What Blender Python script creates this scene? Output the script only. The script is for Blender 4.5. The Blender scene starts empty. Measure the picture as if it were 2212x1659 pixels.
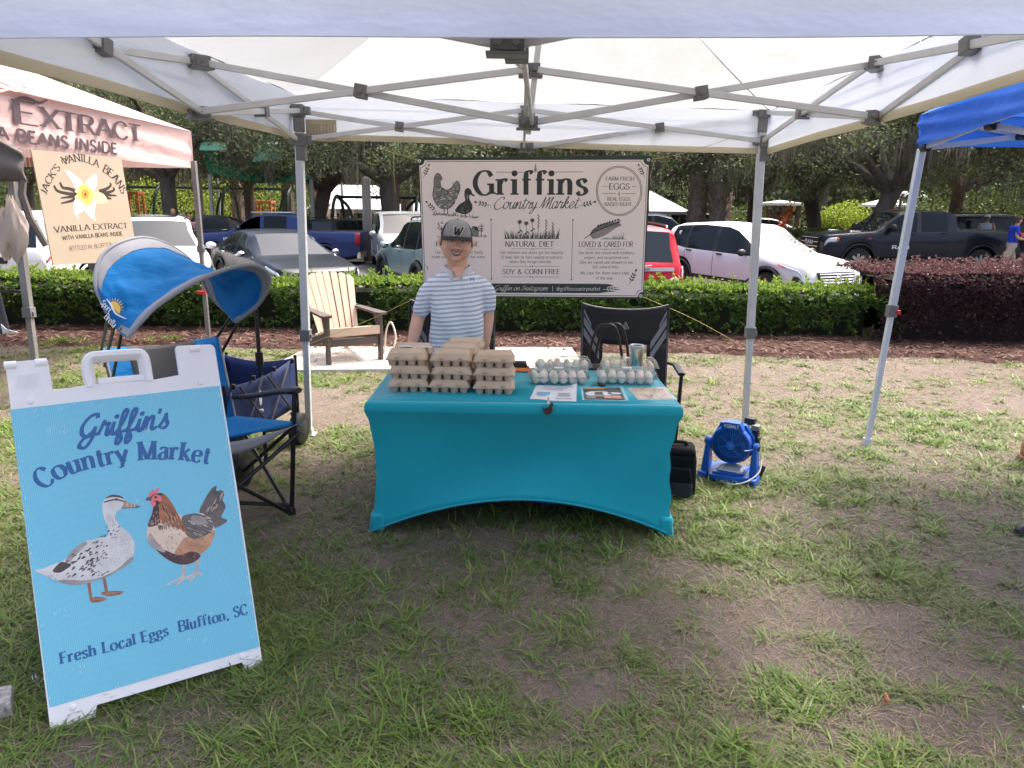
import bpy, bmesh, math, random
import numpy as np
from mathutils import Matrix, Vector, noise as mnoise
R=math.radians
random.seed(7); rng=np.random.default_rng(11)
scn=bpy.context.scene
COL=scn.collection
# ---------------------------------------------------------------- camera
F=1600.; TH=R(13.5); RO=R(.8); H=1.6
FW=Vector((0,math.cos(TH),-math.sin(TH))); _u=Vector((0,math.sin(TH),math.cos(TH))); _r=Vector((1,0,0))
RT=_r*math.cos(RO)+_u*math.sin(RO); UP=_u*math.cos(RO)-_r*math.sin(RO); CP=Vector((0,0,H))
cam_d=bpy.data.cameras.new('camera'); cam=bpy.data.objects.new('camera',cam_d); COL.objects.link(cam)
M=Matrix.Identity(4)
for i in range(3): M[i][0]=RT[i]; M[i][1]=UP[i]; M[i][2]=-FW[i]; M[i][3]=CP[i]
cam.matrix_world=M; cam_d.sensor_width=36; cam_d.lens=36*F/2212; cam_d.clip_start=.05; cam_d.clip_end=2000
scn.camera=cam
# ---------------------------------------------------------------- world, sun, exposure
SUN=Vector((.36,.30,.88)).normalized()
SEL=math.asin(SUN.z); SAZ=math.atan2(SUN.x,SUN.y)
W=bpy.data.worlds.new("World"); scn.world=W; W.use_nodes=True
nt=W.node_tree; bg=nt.nodes['Background']
sk=nt.nodes.new('ShaderNodeTexSky'); sk.sky_type='NISHITA'; sk.sun_disc=False
sk.sun_elevation=SEL; sk.sun_rotation=SAZ; sk.dust_density=7.0; sk.air_density=.55; sk.ozone_density=.3
nt.links.new(sk.outputs[0],bg.inputs[0]); bg.inputs[1].default_value=.15
sd=bpy.data.lights.new('sun','SUN'); sd.energy=1.1; sd.angle=R(12); sd.color=(1,.94,.84)
so=bpy.data.objects.new('sun',sd); COL.objects.link(so); so.rotation_euler=SUN.to_track_quat('Z','Y').to_euler(); so.location=(0,0,30)
vs=scn.view_settings; vs.view_transform='Standard'; vs.look='None'; vs.exposure=1.95; vs.gamma=1; vs.use_curve_mapping=False
cy=scn.cycles; cy.max_bounces=10; cy.diffuse_bounces=5; cy.transparent_max_bounces=24; cy.transmission_bounces=8; cy.glossy_bounces=4
cy.caustics_reflective=False; cy.caustics_refractive=False
try: cy.use_denoising=True
except Exception: pass
# ---------------------------------------------------------------- helpers
def ray(px,py): return FW+RT*((px-1106)/F)+UP*((829.5-py)/F)
def G(px,py,z=0.):
    d=ray(px,py); return CP+d*((z-H)/d.z)
def AY(px,py,y):
    d=ray(px,py); return CP+d*(y/d.y)
def PL(px,py,o,n):
    d=ray(px,py); return CP+d*((o-CP).dot(n)/d.dot(n))
def V(*a): return Vector(a)
def lotz(x,y): return -.33+.006*x-.004*(y-14)
def cat_rom(p,n=6,closed=False):
    p=[tuple(q) for q in p]; k=len(p); out=[]
    if k<3: return [Vector(q) for q in p]
    P=np.array(p,float)
    for i in range(k if closed else k-1):
        if closed: a,b,c,d=P[(i-1)%k],P[i],P[(i+1)%k],P[(i+2)%k]
        else: b,c=P[i],P[i+1]; a=P[i-1] if i else 2*b-c; d=P[i+2] if i+2<k else 2*c-b
        for j in range(n):
            t=j/n; out.append(.5*((2*b)+(-a+c)*t+(2*a-5*b+4*c-d)*t*t+(-a+3*b-3*c+d)*t**3))
    if not closed: out.append(P[-1])
    return [Vector(q) for q in out]
def interp(x,pts):
    xs=[p[0] for p in pts]; ys=[p[1] for p in pts]; return float(np.interp(x,xs,ys))
def sstep(a,b,x):
    t=min(1,max(0,(x-a)/(b-a))); return t*t*(3-2*t)
class MB:
    def __init__(s): s.v=[]; s.f=[]; s.m=[]
    def add(s,vs,fs,mi=0,M=None):
        b=len(s.v)
        s.v.extend([tuple(M@Vector(q)) if M else tuple(q) for q in vs])
        for f in fs: s.f.append(tuple(i+b for i in f)); s.m.append(mi)
    def face(s,pts,mi=0): s.add(pts,[tuple(range(len(pts)))],mi)
    def box(s,c,d,mi=0,M=None):
        x,y,z=[q/2 for q in d]; c=Vector(c)
        vs=[c+Vector((a*x,b*y,e*z)) for a in(-1,1) for b in(-1,1) for e in(-1,1)]
        s.add(vs,[(0,1,3,2),(4,6,7,5),(0,4,5,1),(2,3,7,6),(0,2,6,4),(1,5,7,3)],mi,M)
    def taper(s,c,d0,d1,h,mi=0,M=None,sh=(0,0)):
        c=Vector(c); vs=[c+Vector((a*d0[0]/2,b*d0[1]/2,0)) for a,b in((-1,-1),(1,-1),(1,1),(-1,1))]+[c+Vector((a*d1[0]/2+sh[0],b*d1[1]/2+sh[1],h)) for a,b in((-1,-1),(1,-1),(1,1),(-1,1))]
        s.add(vs,[(3,2,1,0),(4,5,6,7),(0,1,5,4),(1,2,6,5),(2,3,7,6),(3,0,4,7)],mi,M)
    def bar(s,a,b,w,h,mi=0,up=(0,0,1)):
        a=Vector(a); b=Vector(b); d=(b-a).normalized(); u=Vector(up)
        x=d.cross(u)
        if x.length<1e-4: x=d.cross(Vector((1,0,0)))
        x.normalize(); u=x.cross(d).normalized(); x*=w/2; u*=h/2
        s.add([a-x-u,a+x-u,a+x+u,a-x+u,b-x-u,b+x-u,b+x+u,b-x+u],[(0,1,2,3),(7,6,5,4),(4,5,1,0),(5,6,2,1),(6,7,3,2),(7,4,0,3)],mi)
    def tube(s,pts,r,n=8,mi=0,closed=False,caps=True,sq=None):
        pts=[Vector(p) for p in pts]; k=len(pts); rs=r if isinstance(r,(list,tuple)) else [r]*k
        rings=[]; pu=None
        for i,p in enumerate(pts):
            if closed: d=pts[(i+1)%k]-pts[i-1]
            else: d=pts[min(i+1,k-1)]-pts[max(i-1,0)]
            d.normalize()
            if pu is None:
                pu=Vector((0,0,1)) if abs(d.z)<.9 else Vector((1,0,0))
            u=(pu-d*pu.dot(d)).normalized(); pu=u; x=d.cross(u)
            q=sq or (1,1)
            rings.append([p+(x*math.cos(2*math.pi*j/n)*q[0]+u*math.sin(2*math.pi*j/n)*q[1])*rs[i] for j in range(n)])
        s.loft(rings,mi,caps and not closed,closed)
    def loft(s,rings,mi=0,caps=True,loop=False,open_ring=False):
        n=len(rings[0]); k=len(rings); vs=[p for r in rings for p in r]; fs=[]
        for i in range(k if loop else k-1):
            a=i*n; b=((i+1)%k)*n
            for j in range(n-1 if open_ring else n):
                j2=(j+1)%n; fs.append((a+j,a+j2,b+j2,b+j))
        if caps and not open_ring: fs.append(tuple(range(n-1,-1,-1))); fs.append(tuple((k-1)*n+j for j in range(n)))
        s.add(vs,fs,mi)
    def grid(s,fn,nu,nv,mi=0):
        vs=[fn(i/nu,j/nv) for i in range(nu+1) for j in range(nv+1)]; w=nv+1
        s.add(vs,[(i*w+j,(i+1)*w+j,(i+1)*w+j+1,i*w+j+1) for i in range(nu) for j in range(nv)],mi)
    def lathe(s,prof,n=20,mi=0,M=None,caps=True):
        vs=[];fs=[]; k=len(prof)
        for r,z in prof:
            for j in range(n): a=2*math.pi*j/n; vs.append((r*math.cos(a),r*math.sin(a),z))
        for i in range(k-1):
            for j in range(n): fs.append((i*n+j,i*n+(j+1)%n,(i+1)*n+(j+1)%n,(i+1)*n+j))
        if caps: fs.append(tuple(range(n-1,-1,-1))); fs.append(tuple((k-1)*n+j for j in range(n)))
        s.add(vs,fs,mi,M)
    def prism(s,out,M,d,mi=0,mi2=None):
        n=len(out); vs=[(p[0],p[1],0) for p in out]+[(p[0],p[1],-d) for p in out]
        s.add(vs,[tuple(range(n))],mi,M); mi2=mi if mi2 is None else mi2
        s.add(vs,[tuple(range(2*n-1,n-1,-1))]+[(i,i+n,(i+1)%n+n,(i+1)%n) for i in range(n)],mi2,M)
    def ell(s,c,r,mi=0,n=14,k=10,M=None):
        vs=[];fs=[]; c=Vector(c)
        for i in range(k+1):
            t=math.pi*i/k
            for j in range(n): a=2*math.pi*j/n; vs.append(c+Vector((r[0]*math.sin(t)*math.cos(a),r[1]*math.sin(t)*math.sin(a),r[2]*math.cos(t))))
        for i in range(k):
            for j in range(n): fs.append((i*n+j,(i+1)*n+j,(i+1)*n+(j+1)%n,i*n+(j+1)%n))
        s.add(vs,fs,mi,M)
    def build(s,name,mats,parent=None,smooth=True,bev=0,solid=0,sub=0,world=False,ang=38,loc=None,weld=False):
        me=bpy.data.meshes.new(name)
        off=Vector((0,0,0))
        if world and parent is not None: off=Vector(parent.location)
        if loc is not None: off=Vector(loc)
        vv=[tuple(Vector(q)-off) for q in s.v] if off.length>0 else s.v
        me.from_pydata(vv,[],s.f)
        if not isinstance(mats,(list,tuple)): mats=[mats]
        for m in mats: me.materials.append(m)
        if len(mats)>1: me.polygons.foreach_set('material_index',s.m)
        if weld:
            bm=bmesh.new(); bm.from_mesh(me); bmesh.ops.remove_doubles(bm,verts=bm.verts,dist=1e-4); bm.to_mesh(me); bm.free()
        if smooth:
            me.polygons.foreach_set('use_smooth',[True]*len(me.polygons)); me.set_sharp_from_angle(angle=R(ang))
        me.update()
        o=bpy.data.objects.new(name,me); COL.objects.link(o)
        if parent is not None: o.parent=parent
        if loc is not None: o.location=loc
        if sub:
            md=o.modifiers.new('sub','SUBSURF'); md.levels=sub; md.render_levels=sub
        if solid:
            md=o.modifiers.new('solid','SOLIDIFY'); md.thickness=solid; md.offset=0
        if bev:
            md=o.modifiers.new('bevel','BEVEL'); md.width=bev; md.segments=2; md.limit_method='ANGLE'; md.angle_limit=R(40)
        return o
def tag(o,label=None,cat=None,group=None,kind=None):
    if label: o['label']=label
    if cat: o['category']=cat
    if group: o['group']=group
    if kind: o['kind']=kind
    return o
def thing(name,label,cat,loc=(0,0,0),rz=0,group=None):
    o=bpy.data.objects.new(name,None); COL.objects.link(o); o.location=loc; o.rotation_euler=(0,0,rz); o.empty_display_size=.1
    return tag(o,label,cat,group)
def copy_tree(o,parent=None):
    c=o.copy(); COL.objects.link(c)
    if parent is not None: c.parent=parent
    for ch in list(o.children): copy_tree(ch,c)
    return c
def dup(o,loc,rz,label,group=None):
    c=copy_tree(o); c.location=loc; c.rotation_euler=(0,0,rz); c['label']=label
    if group: c['group']=group
    return c
def quads(name,Q,mats,mi=None,parent=None,uvless=True,smooth=False):
    n=len(Q); k=Q.shape[1]; me=bpy.data.meshes.new(name)
    me.vertices.add(n*k); me.vertices.foreach_set('co',np.ascontiguousarray(Q,dtype=np.float32).ravel())
    me.loops.add(n*k); me.loops.foreach_set('vertex_index',np.arange(n*k,dtype=np.int32))
    me.polygons.add(n); me.polygons.foreach_set('loop_start',np.arange(0,n*k,k,dtype=np.int32))
    try: me.polygons.foreach_set('loop_total',np.full(n,k,dtype=np.int32))
    except Exception: pass
    for m in (mats if isinstance(mats,(list,tuple)) else [mats]): me.materials.append(m)
    if mi is not None: me.polygons.foreach_set('material_index',np.asarray(mi,dtype=np.int32))
    me.update(calc_edges=True); me.validate()
    o=bpy.data.objects.new(name,me); COL.objects.link(o)
    if parent is not None: o.parent=parent
    return o
# ---------------------------------------------------------------- materials
MC={}
def _mix(nt,fac,a,b):
    m=nt.nodes.new('ShaderNodeMix'); m.data_type='RGBA'
    for i,x in((0,fac),(6,a),(7,b)):
        if hasattr(x,'links') or hasattr(x,'is_linked'): nt.links.new(x,m.inputs[i])
        else: m.inputs[i].default_value=x if i==0 else (*x[:3],1)
    return m.outputs[2]
def _noise(nt,scale,detail=4,coord='Object',rough=.55,vec=None,stretch=None):
    n=nt.nodes.new('ShaderNodeTexNoise'); n.inputs['Scale'].default_value=scale; n.inputs['Detail'].default_value=detail; n.inputs['Roughness'].default_value=rough
    tc=nt.nodes.new('ShaderNodeTexCoord'); src=vec or tc.outputs[coord]
    if stretch:
        mp=nt.nodes.new('ShaderNodeMapping'); mp.inputs['Scale'].default_value=stretch; nt.links.new(src,mp.inputs[0]); src=mp.outputs[0]
    nt.links.new(src,n.inputs['Vector']); return n.outputs[0]
def _ramp(nt,x,stops):
    r=nt.nodes.new('ShaderNodeValToRGB'); e=r.color_ramp.elements
    while len(e)<len(stops): e.new(.5)
    for i,(p,c) in enumerate(stops):
        e[i].position=p; e[i].color=(*c[:3],1) if len(c)>=3 else (c[0],)*3+(1,)
    nt.links.new(x,r.inputs[0]); return r.outputs[0]
def _bump(nt,b,x,dist,strength=1):
    n=nt.nodes.new('ShaderNodeBump'); n.inputs['Distance'].default_value=dist; n.inputs['Strength'].default_value=strength
    nt.links.new(x,n.inputs['Height']); nt.links.new(n.outputs[0],b.inputs['Normal'])
def base(name):
    m=bpy.data.materials.new(name); m.use_nodes=True; return m,m.node_tree,m.node_tree.nodes['Principled BSDF']
def mat(name,c,rough=.5,metal=0,var=.12,scale=6,bump=0,bscale=40,coat=0,spec=.5,trans=0,stretch=None,emit=0):
    if name in MC: return MC[name]
    m,nt,b=base(name); b.inputs['Roughness'].default_value=rough; b.inputs['Metallic'].default_value=metal
    b.inputs['Specular IOR Level'].default_value=spec
    if var:
        n=_noise(nt,scale,5,stretch=stretch); lo=[q*(1-var) for q in c]; hi=[min(1,q*(1+var)) for q in c]
        nt.links.new(_ramp(nt,n,[(.3,lo),(.7,hi)]),b.inputs['Base Color'])
    else: b.inputs['Base Color'].default_value=(*c,1)
    if bump: _bump(nt,b,_noise(nt,bscale,4,stretch=stretch),bump)
    if coat: b.inputs['Coat Weight'].default_value=coat; b.inputs['Coat Roughness'].default_value=.05
    if trans:
        out=nt.nodes['Material Output']; t=nt.nodes.new('ShaderNodeBsdfTranslucent'); mx=nt.nodes.new('ShaderNodeMixShader'); mx.inputs[0].default_value=trans
        src=b.inputs['Base Color'].links
        if src: nt.links.new(src[0].from_socket,t.inputs[0])
        else: t.inputs[0].default_value=(*c,1)
        nt.links.new(b.outputs[0],mx.inputs[1]); nt.links.new(t.outputs[0],mx.inputs[2]); nt.links.new(mx.outputs[0],out.inputs[0])
    MC[name]=m; return m
def leafmat(name,cols,trans=.35,rough=.5,spec=.3):
    if name in MC: return MC[name]
    m,nt,b=base(name); g=nt.nodes.new('ShaderNodeNewGeometry'); k=len(cols)
    col=_ramp(nt,g.outputs['Random Per Island'],[(i/(k-1),c) for i,c in enumerate(cols)])
    nt.links.new(col,b.inputs['Base Color']); b.inputs['Roughness'].default_value=rough; b.inputs['Specular IOR Level'].default_value=spec
    out=nt.nodes['Material Output']; t=nt.nodes.new('ShaderNodeBsdfTranslucent'); mx=nt.nodes.new('ShaderNodeMixShader'); mx.inputs[0].default_value=trans
    nt.links.new(col,t.inputs[0]); nt.links.new(b.outputs[0],mx.inputs[1]); nt.links.new(t.outputs[0],mx.inputs[2]); nt.links.new(mx.outputs[0],out.inputs[0])
    MC[name]=m; return m
def glassmat(name,tint,rough=.03,alpha=.75):
    if name in MC: return MC[name]
    m,nt,b=base(name); b.inputs['Base Color'].default_value=(*tint,1); b.inputs['Roughness'].default_value=rough; b.inputs['Specular IOR Level'].default_value=.9
    b.inputs['Alpha'].default_value=alpha; MC[name]=m; return m
white_plastic=mat('white_plastic',(.8,.8,.81),.38,var=.04,bump=.0006,bscale=300)
black_plastic=mat('black_plastic',(.012,.012,.013),.45,var=.2)
dark_metal=mat('dark_metal',(.02,.02,.022),.35,.6,var=.2)
chrome=mat('chrome',(.75,.75,.77),.12,1,var=.03)
steel=mat('brushed_steel',(.55,.55,.53),.22,1,var=.08,scale=2,stretch=(40,40,1))
# ---------------------------------------------------------------- lettering
GL={}
def _g(t):
    for ln in t.strip().split('\n'):
        ch,rest=ln[0],ln[2:]; w,st=rest.split('|'); S=[]
        for s in st.split(';'):
            s=s.strip(); k='l'
            if s and s[0] in 'cod': k=s[0]; s=s[1:].strip()
            S.append((k,[tuple(float(q) for q in p.split(',')) for p in s.split()]))
        GL[ch]=(float(w),S)
_g('''A 76|0,0 38,100;38,100 76,0;14,35 62,35
B 66|8,0 8,100;c8,99 36,99 56,90 56,66 38,53 8,53;c8,53 42,53 64,40 64,14 44,1 8,1
C 72|c68,78 52,98 26,96 5,68 4,34 24,4 50,0 70,20
D 76|8,0 8,100;c8,99 36,99 64,84 73,50 64,16 36,1 8,1
E 60|8,0 8,100;8,98 56,98;8,52 46,52;8,2 58,2
F 56|8,0 8,100;8,98 55,98;8,52 44,52
G 80|c70,78 54,98 26,96 5,68 4,34 24,4 48,0 70,14;70,4 70,44;52,44 80,44
H 78|8,0 8,100;70,0 70,100;8,52 70,52
I 24|12,0 12,100
J 44|c34,100 34,60 34,26 24,3 6,4
K 72|8,0 8,100;64,100 8,42;26,60 70,0
L 58|8,0 8,100;8,2 57,2
M 94|10,0 10,100;10,100 47,4;47,4 84,100;84,0 84,100
N 80|10,0 10,100;10,100 70,0;70,0 70,100
O 80|o40,100 14,86 4,50 14,14 40,0 66,14 76,50 66,86
P 62|8,0 8,100;c8,99 38,99 60,90 60,62 38,47 8,47
Q 80|o40,100 14,86 4,50 14,14 40,0 66,14 76,50 66,86;50,20 78,-14
R 70|8,0 8,100;c8,99 38,99 58,90 58,64 38,50 8,50;34,50 68,0
S 60|c52,80 40,98 18,96 7,76 18,58 42,44 54,26 42,3 18,0 4,20
T 66|33,0 33,100;0,98 66,98
U 76|c8,100 8,60 9,26 22,3 38,0 54,3 67,26 68,60 68,100
V 74|0,100 37,0;37,0 74,100
W 106|0,100 28,0;28,0 53,92;53,92 78,0;78,0 106,100
X 74|4,100 70,0;70,100 4,0
Y 72|0,100 36,48;36,48 72,100;36,48 36,0
Z 64|4,98 60,98;60,98 4,2;4,2 62,2
a 52|c10,54 24,66 40,60 43,44 43,16 50,2;c43,40 22,36 7,22 10,5 24,0 43,14
b 60|8,2 8,100;c8,52 26,66 46,60 55,33 46,6 26,0 8,14
c 52|c48,52 36,66 17,61 6,33 17,4 34,0 50,14
d 62|52,0 52,100;c52,52 34,66 14,61 5,33 14,5 34,0 52,14
e 54|6,36 48,36;c48,36 45,58 28,66 11,57 5,33 13,7 32,0 50,14
f 40|c44,90 34,100 22,95 18,78 18,40 18,0;2,64 38,64
g 54|o26,66 10,58 6,45 12,32 26,27 40,32 45,46 39,60;c16,28 8,18 20,8 44,2 49,-14 30,-28 8,-24 4,-11 18,2;40,60 54,66
h 60|8,0 8,100;c8,46 24,65 42,62 48,44 48,0
i 26|12,0 12,66;d12,90
j 26|c14,66 14,0 10,-22 -4,-26;d14,90
k 56|8,0 8,100;46,66 8,28;22,40 52,0
l 24|12,0 12,100
m 92|8,0 8,66;c8,46 22,65 38,62 44,44 44,0;c44,46 58,65 74,62 80,44 80,0
n 60|8,0 8,66;c8,46 24,65 42,62 48,44 48,0
o 60|o30,66 11,57 4,33 11,9 30,0 49,9 56,33 49,57
p 60|8,-28 8,66;c8,52 26,66 46,60 55,33 46,6 26,0 8,14
q 62|52,-28 52,66;c52,52 34,66 14,61 5,33 14,5 34,0 52,14
r 42|8,0 8,66;c8,42 18,60 28,66 39,58
s 46|c40,52 28,66 12,62 7,50 16,38 33,28 40,15 30,2 14,0 4,13
t 38|c16,86 16,50 17,14 24,1 36,6;2,64 34,64
u 60|c8,66 8,30 14,4 30,1 48,18;48,0 48,66
v 52|0,66 25,0;25,0 50,66
w 80|0,66 21,0;21,0 40,60;40,60 59,0;59,0 80,66
x 52|2,66 48,0;48,66 2,0
y 52|0,66 27,4;c50,66 27,4 16,-22 2,-25
z 48|4,64 44,64;44,64 4,2;4,2 46,2
& 82|c78,2 58,24 26,66 24,88 38,98 50,86 42,66 16,42 6,20 22,1 48,6 70,40
. 22|d10,5
, 22|c12,8 12,-4 6,-14
' 20|12,100 8,74
- 40|6,36 34,36
: 22|d10,8;d10,56
0 62|o31,98 12,84 5,50 12,16 31,0 50,16 57,50 50,84
1 36|8,80 22,98;22,98 22,0
5 60|50,98 14,98;14,98 11,56;c11,56 34,62 54,48 54,18 34,0 8,10
8 60|o30,98 13,86 14,62 30,53 46,62 47,86;o30,53 9,42 8,14 30,0 52,14 51,42
@ 96|o48,64 30,56 28,34 40,22 56,28 64,46 60,60;c66,64 62,28 78,26 90,50 76,86 44,92 12,72 6,36 22,2 56,-10 78,-4
| 20|10,-10 10,100
  34|d-900,-900''')
SC={}
def _s(t):
    k=dict(GL); GL.clear(); _g(t); SC.update(GL); GL.clear(); GL.update(k)
_s('''r 46|c-6,4 4,34 12,70 16,56 24,54 36,56 32,34 32,8 38,0 52,12
i 32|c-6,4 6,34 12,62;c12,62 9,20 18,0 38,12;d18,86
f 42|c-6,4 16,46 32,100 22,116 12,92 8,20 4,-36 14,-50 24,-30 16,0 24,10 48,12
n 58|c-6,4 4,50 10,64 10,0;c10,0 18,44 34,66 42,52 40,14 48,0 64,12
s 46|c-6,4 14,40 22,70 26,40 36,18 24,0 4,4
o 54|o26,64 8,50 4,24 18,0 38,8 46,36 38,58;c38,58 44,46 58,50
u 56|c-6,40 6,62 8,24 16,0 32,10 42,62;c42,62 38,18 46,0 62,12
t 40|c-6,4 14,50 20,100 14,40 16,4 26,0 46,12;0,72 40,76
y 52|c-6,40 6,62 8,26 18,4 34,16 42,62;c42,62 36,-10 20,-48 6,-40 22,-8 58,14
a 54|c40,56 22,66 6,40 8,8 22,0 40,30 44,62;c44,62 38,14 46,0 60,12
k 56|c-6,4 18,60 26,108 14,100 10,40 8,0;c10,30 34,62 36,46 14,34 38,2 58,12
e 46|c-4,14 26,26 36,50 24,64 8,44 10,8 26,0 50,16
m 84|c-6,4 4,50 10,64 10,0;c10,0 18,46 32,66 38,50 36,0;c36,0 46,46 60,66 66,50 64,14 72,0 88,12
l 34|c-6,4 18,50 28,104 16,112 8,60 10,8 20,0 40,12
w 72|c-6,40 6,62 6,20 16,0 28,14 34,60;c34,60 34,14 44,0 58,20 62,62 74,54
g 52|c40,56 22,66 6,40 8,8 22,4 40,30 44,62;c44,62 34,-20 18,-50 4,-40 20,-8 56,12
C 84|c70,84 66,108 34,100 6,56 10,14 34,-6 62,4 88,22
M 108|c-2,4 10,30 24,98 26,110 28,60 26,0;c26,0 50,70 66,108 64,50 58,4;c58,4 80,70 96,108 90,50 88,6 98,0 114,12
G 84|c64,88 58,108 30,98 6,60 8,20 30,4 54,26 62,48;c62,48 56,-10 34,-50 8,-40 24,-4 88,14
I 56|c-2,80 30,100 56,104;c34,102 26,40 14,2 2,8;-6,0 38,2
F 66|c-2,80 30,100 70,106;c36,102 28,40 14,0 2,10;14,52 50,58
' 20|12,100 8,74
  28|d-900,-900''')
def _stroke(kind,pts,st):
    """-> list of polygons (2D)"""
    th,tn,nib=st['thick'],st['thin'],st.get('nib',0.)
    out=[]
    def wd(d): return max(tn,th*abs(math.sin(math.atan2(d[1],d[0])-nib)))/2
    if kind=='d':
        r=th*.62; x,y=pts[0]
        if x<-500: return out
        out.append([(x+r*math.cos(a*math.pi/5),y+r*math.sin(a*math.pi/5)) for a in range(10)]); return out
    if kind=='l':
        for a,b in zip(pts,pts[1:]):
            d=(b[0]-a[0],b[1]-a[1]); L=math.hypot(*d) or 1; w=wd(d); nx,ny=-d[1]/L*w,d[0]/L*w
            out.append([(a[0]-nx,a[1]-ny),(b[0]-nx,b[1]-ny),(b[0]+nx,b[1]+ny),(a[0]+nx,a[1]+ny)])
            if st.get('serif'):
                for p in (a,b):
                    if abs(d[1])>abs(d[0])*.9 and (abs(p[1])<6 or abs(p[1]-100)<6 or abs(p[1]-66)<3 or p[1]==-28):
                        s=st['serif']+w; t=tn*.9; y=p[1]; y0,y1=(y,y+t) if y<50 and y>-40 and p[1]<40 else (y-t,y)
                        x0,x1=p[0]-s,p[0]+s
                        if abs(p[1]-66)<3: x1=p[0]
                        out.append([(x0,y0),(x1,y0),(x1,y1),(x0,y1)])
        return out
    P=cat_rom(pts,st.get('n',5),kind=='o'); k=len(P)
    Ls=[];
    for i,p in enumerate(P):
        a=P[(i-1)%k] if kind=='o' else P[max(0,i-1)]; b=P[(i+1)%k] if kind=='o' else P[min(k-1,i+1)]
        d=(b.x-a.x,b.y-a.y); L=math.hypot(*d) or 1; w=wd(d); nx,ny=-d[1]/L*w,d[0]/L*w
        Ls.append(((p.x-nx,p.y-ny),(p.x+nx,p.y+ny)))
    for i in range(k if kind=='o' else k-1):
        a,b=Ls[i],Ls[(i+1)%k]; out.append([a[0],b[0],b[1],a[1]])
    return out
SERIF=dict(thick=15,thin=8,nib=R(4),serif=5)
SERIFB=dict(thick=23,thin=8.5,nib=R(6),serif=6,track=12)
SANS=dict(thick=11,thin=11,nib=0); SANSB=dict(thick=21,thin=19,nib=0)
SCRIPT=dict(thick=9,thin=5.5,nib=R(25),shear=.34,tbl='s',n=5)
SCRIPTB=dict(thick=17,thin=14,nib=R(25),shear=.28,tbl='s',n=6)
def text2d(s,st,size,align='c',track=6,sx=1.):
    tb=SC if st.get('tbl') else GL; x=0; polys=[]; k=size/100
    sp=0 if st.get('tbl') else st.get('track',10); sh=st.get('shear',0); kern={('T','u'):-8}
    for ch in s:
        tbl=tb if ch in tb else GL
        w,S=tbl.get(ch,GL['.'])
        for q,(kind,pts) in enumerate(S):
            for j,p in enumerate(_stroke(kind,pts,st)): polys.append(([((x+u+sh*v)*k*sx,v*k) for u,v in p],q*3+(j%3)+(j*.02)))
        x+=w+sp
    W=(x-sp)*k*sx; dx={'c':-W/2,'l':0,'r':-W}[align]
    return [([(u+dx,v) for u,v in p],l) for p,l in polys],W
def put(mb,polys,fn,mi,eps=2.5e-5):
    for p,l in polys:
        mb.face([fn(u,v,.0004+l*eps) for u,v in p],mi)
def arc(fn,rad,cx=0,cy=0,up=True):
    """bend text on a circle of radius rad whose top is at (cx,cy)"""
    def g(u,v,e):
        if up: a=u/rad; r=rad+v; return fn(cx+r*math.sin(a),cy-rad+r*math.cos(a),e)
        a=u/rad; r=rad-v; return fn(cx+r*math.sin(a),cy+rad-r*math.cos(a),e)
    return g
def shift(fn,x,y,rot=0,s=1.):
    c,n=math.cos(rot),math.sin(rot)
    return lambda u,v,e: fn(x+(u*c-v*n)*s,y+(u*n+v*c)*s,e)
def line2d(pts,w,closed=False,smooth=0,taper=None):
    P=[Vector((p[0],p[1],0)) for p in (cat_rom([(*p,0) for p in pts],smooth,closed) if smooth else pts)]
    k=len(P); L=[]
    for i,p in enumerate(P):
        a=P[(i-1)%k] if closed else P[max(0,i-1)]; b=P[(i+1)%k] if closed else P[min(k-1,i+1)]
        d=b-a; d=d/(d.length or 1); ww=w/2*(1 if not taper else taper(i/(k-1))); L.append(((p.x+d.y*ww,p.y-d.x*ww),(p.x-d.y*ww,p.y+d.x*ww)))
    return [([L[i][0],L[(i+1)%k][0],L[(i+1)%k][1],L[i][1]],(i%3)) for i in range(k if closed else k-1)]
def blob(pts,l=0,n=5): return [([(q.x,q.y) for q in cat_rom([(*p,0) for p in pts],n,True)],l)]
def circ(x,y,r,l=0,ry=None): return [([(x+r*math.cos(a*math.pi/12),y+(ry or r)*math.sin(a*math.pi/12)) for a in range(24)],l)]
def leaf2d(x,y,a,L,w,l=0):
    c,s=math.cos(a),math.sin(a); P=[(0,0),(.3,.5),(.6,.45),(1,0),(.6,-.45),(.3,-.5)]
    return [([(x+(p*L*c-q*w*s),y+(p*L*s+q*w*c)) for p,q in P],l)]
# ---------------------------------------------------------------- value noise (numpy)
def vnoise(x,y,sc,seed=0,oct=3):
    out=np.zeros(np.shape(x)); amp=1; tot=0
    for o in range(oct):
        r=np.random.default_rng(seed+o*17).random((128,128)); fx=np.asarray(x)*sc+37.3; fy=np.asarray(y)*sc+11.7
        ix=np.floor(fx).astype(int); iy=np.floor(fy).astype(int); tx=fx-ix; ty=fy-iy; tx=tx*tx*(3-2*tx); ty=ty*ty*(3-2*ty)
        a=r[ix%128,iy%128]; b=r[(ix+1)%128,iy%128]; c=r[ix%128,(iy+1)%128]; d=r[(ix+1)%128,(iy+1)%128]
        out+=amp*((a*(1-tx)+b*tx)*(1-ty)+(c*(1-tx)+d*tx)*ty); tot+=amp; amp*=.5; sc*=2.1
    return out/tot
def gheight(x,y):
    t=sstep(10.3,11.4,y); return t*(lotz(max(-60,min(60,x)),min(y,60))-.02)
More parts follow.
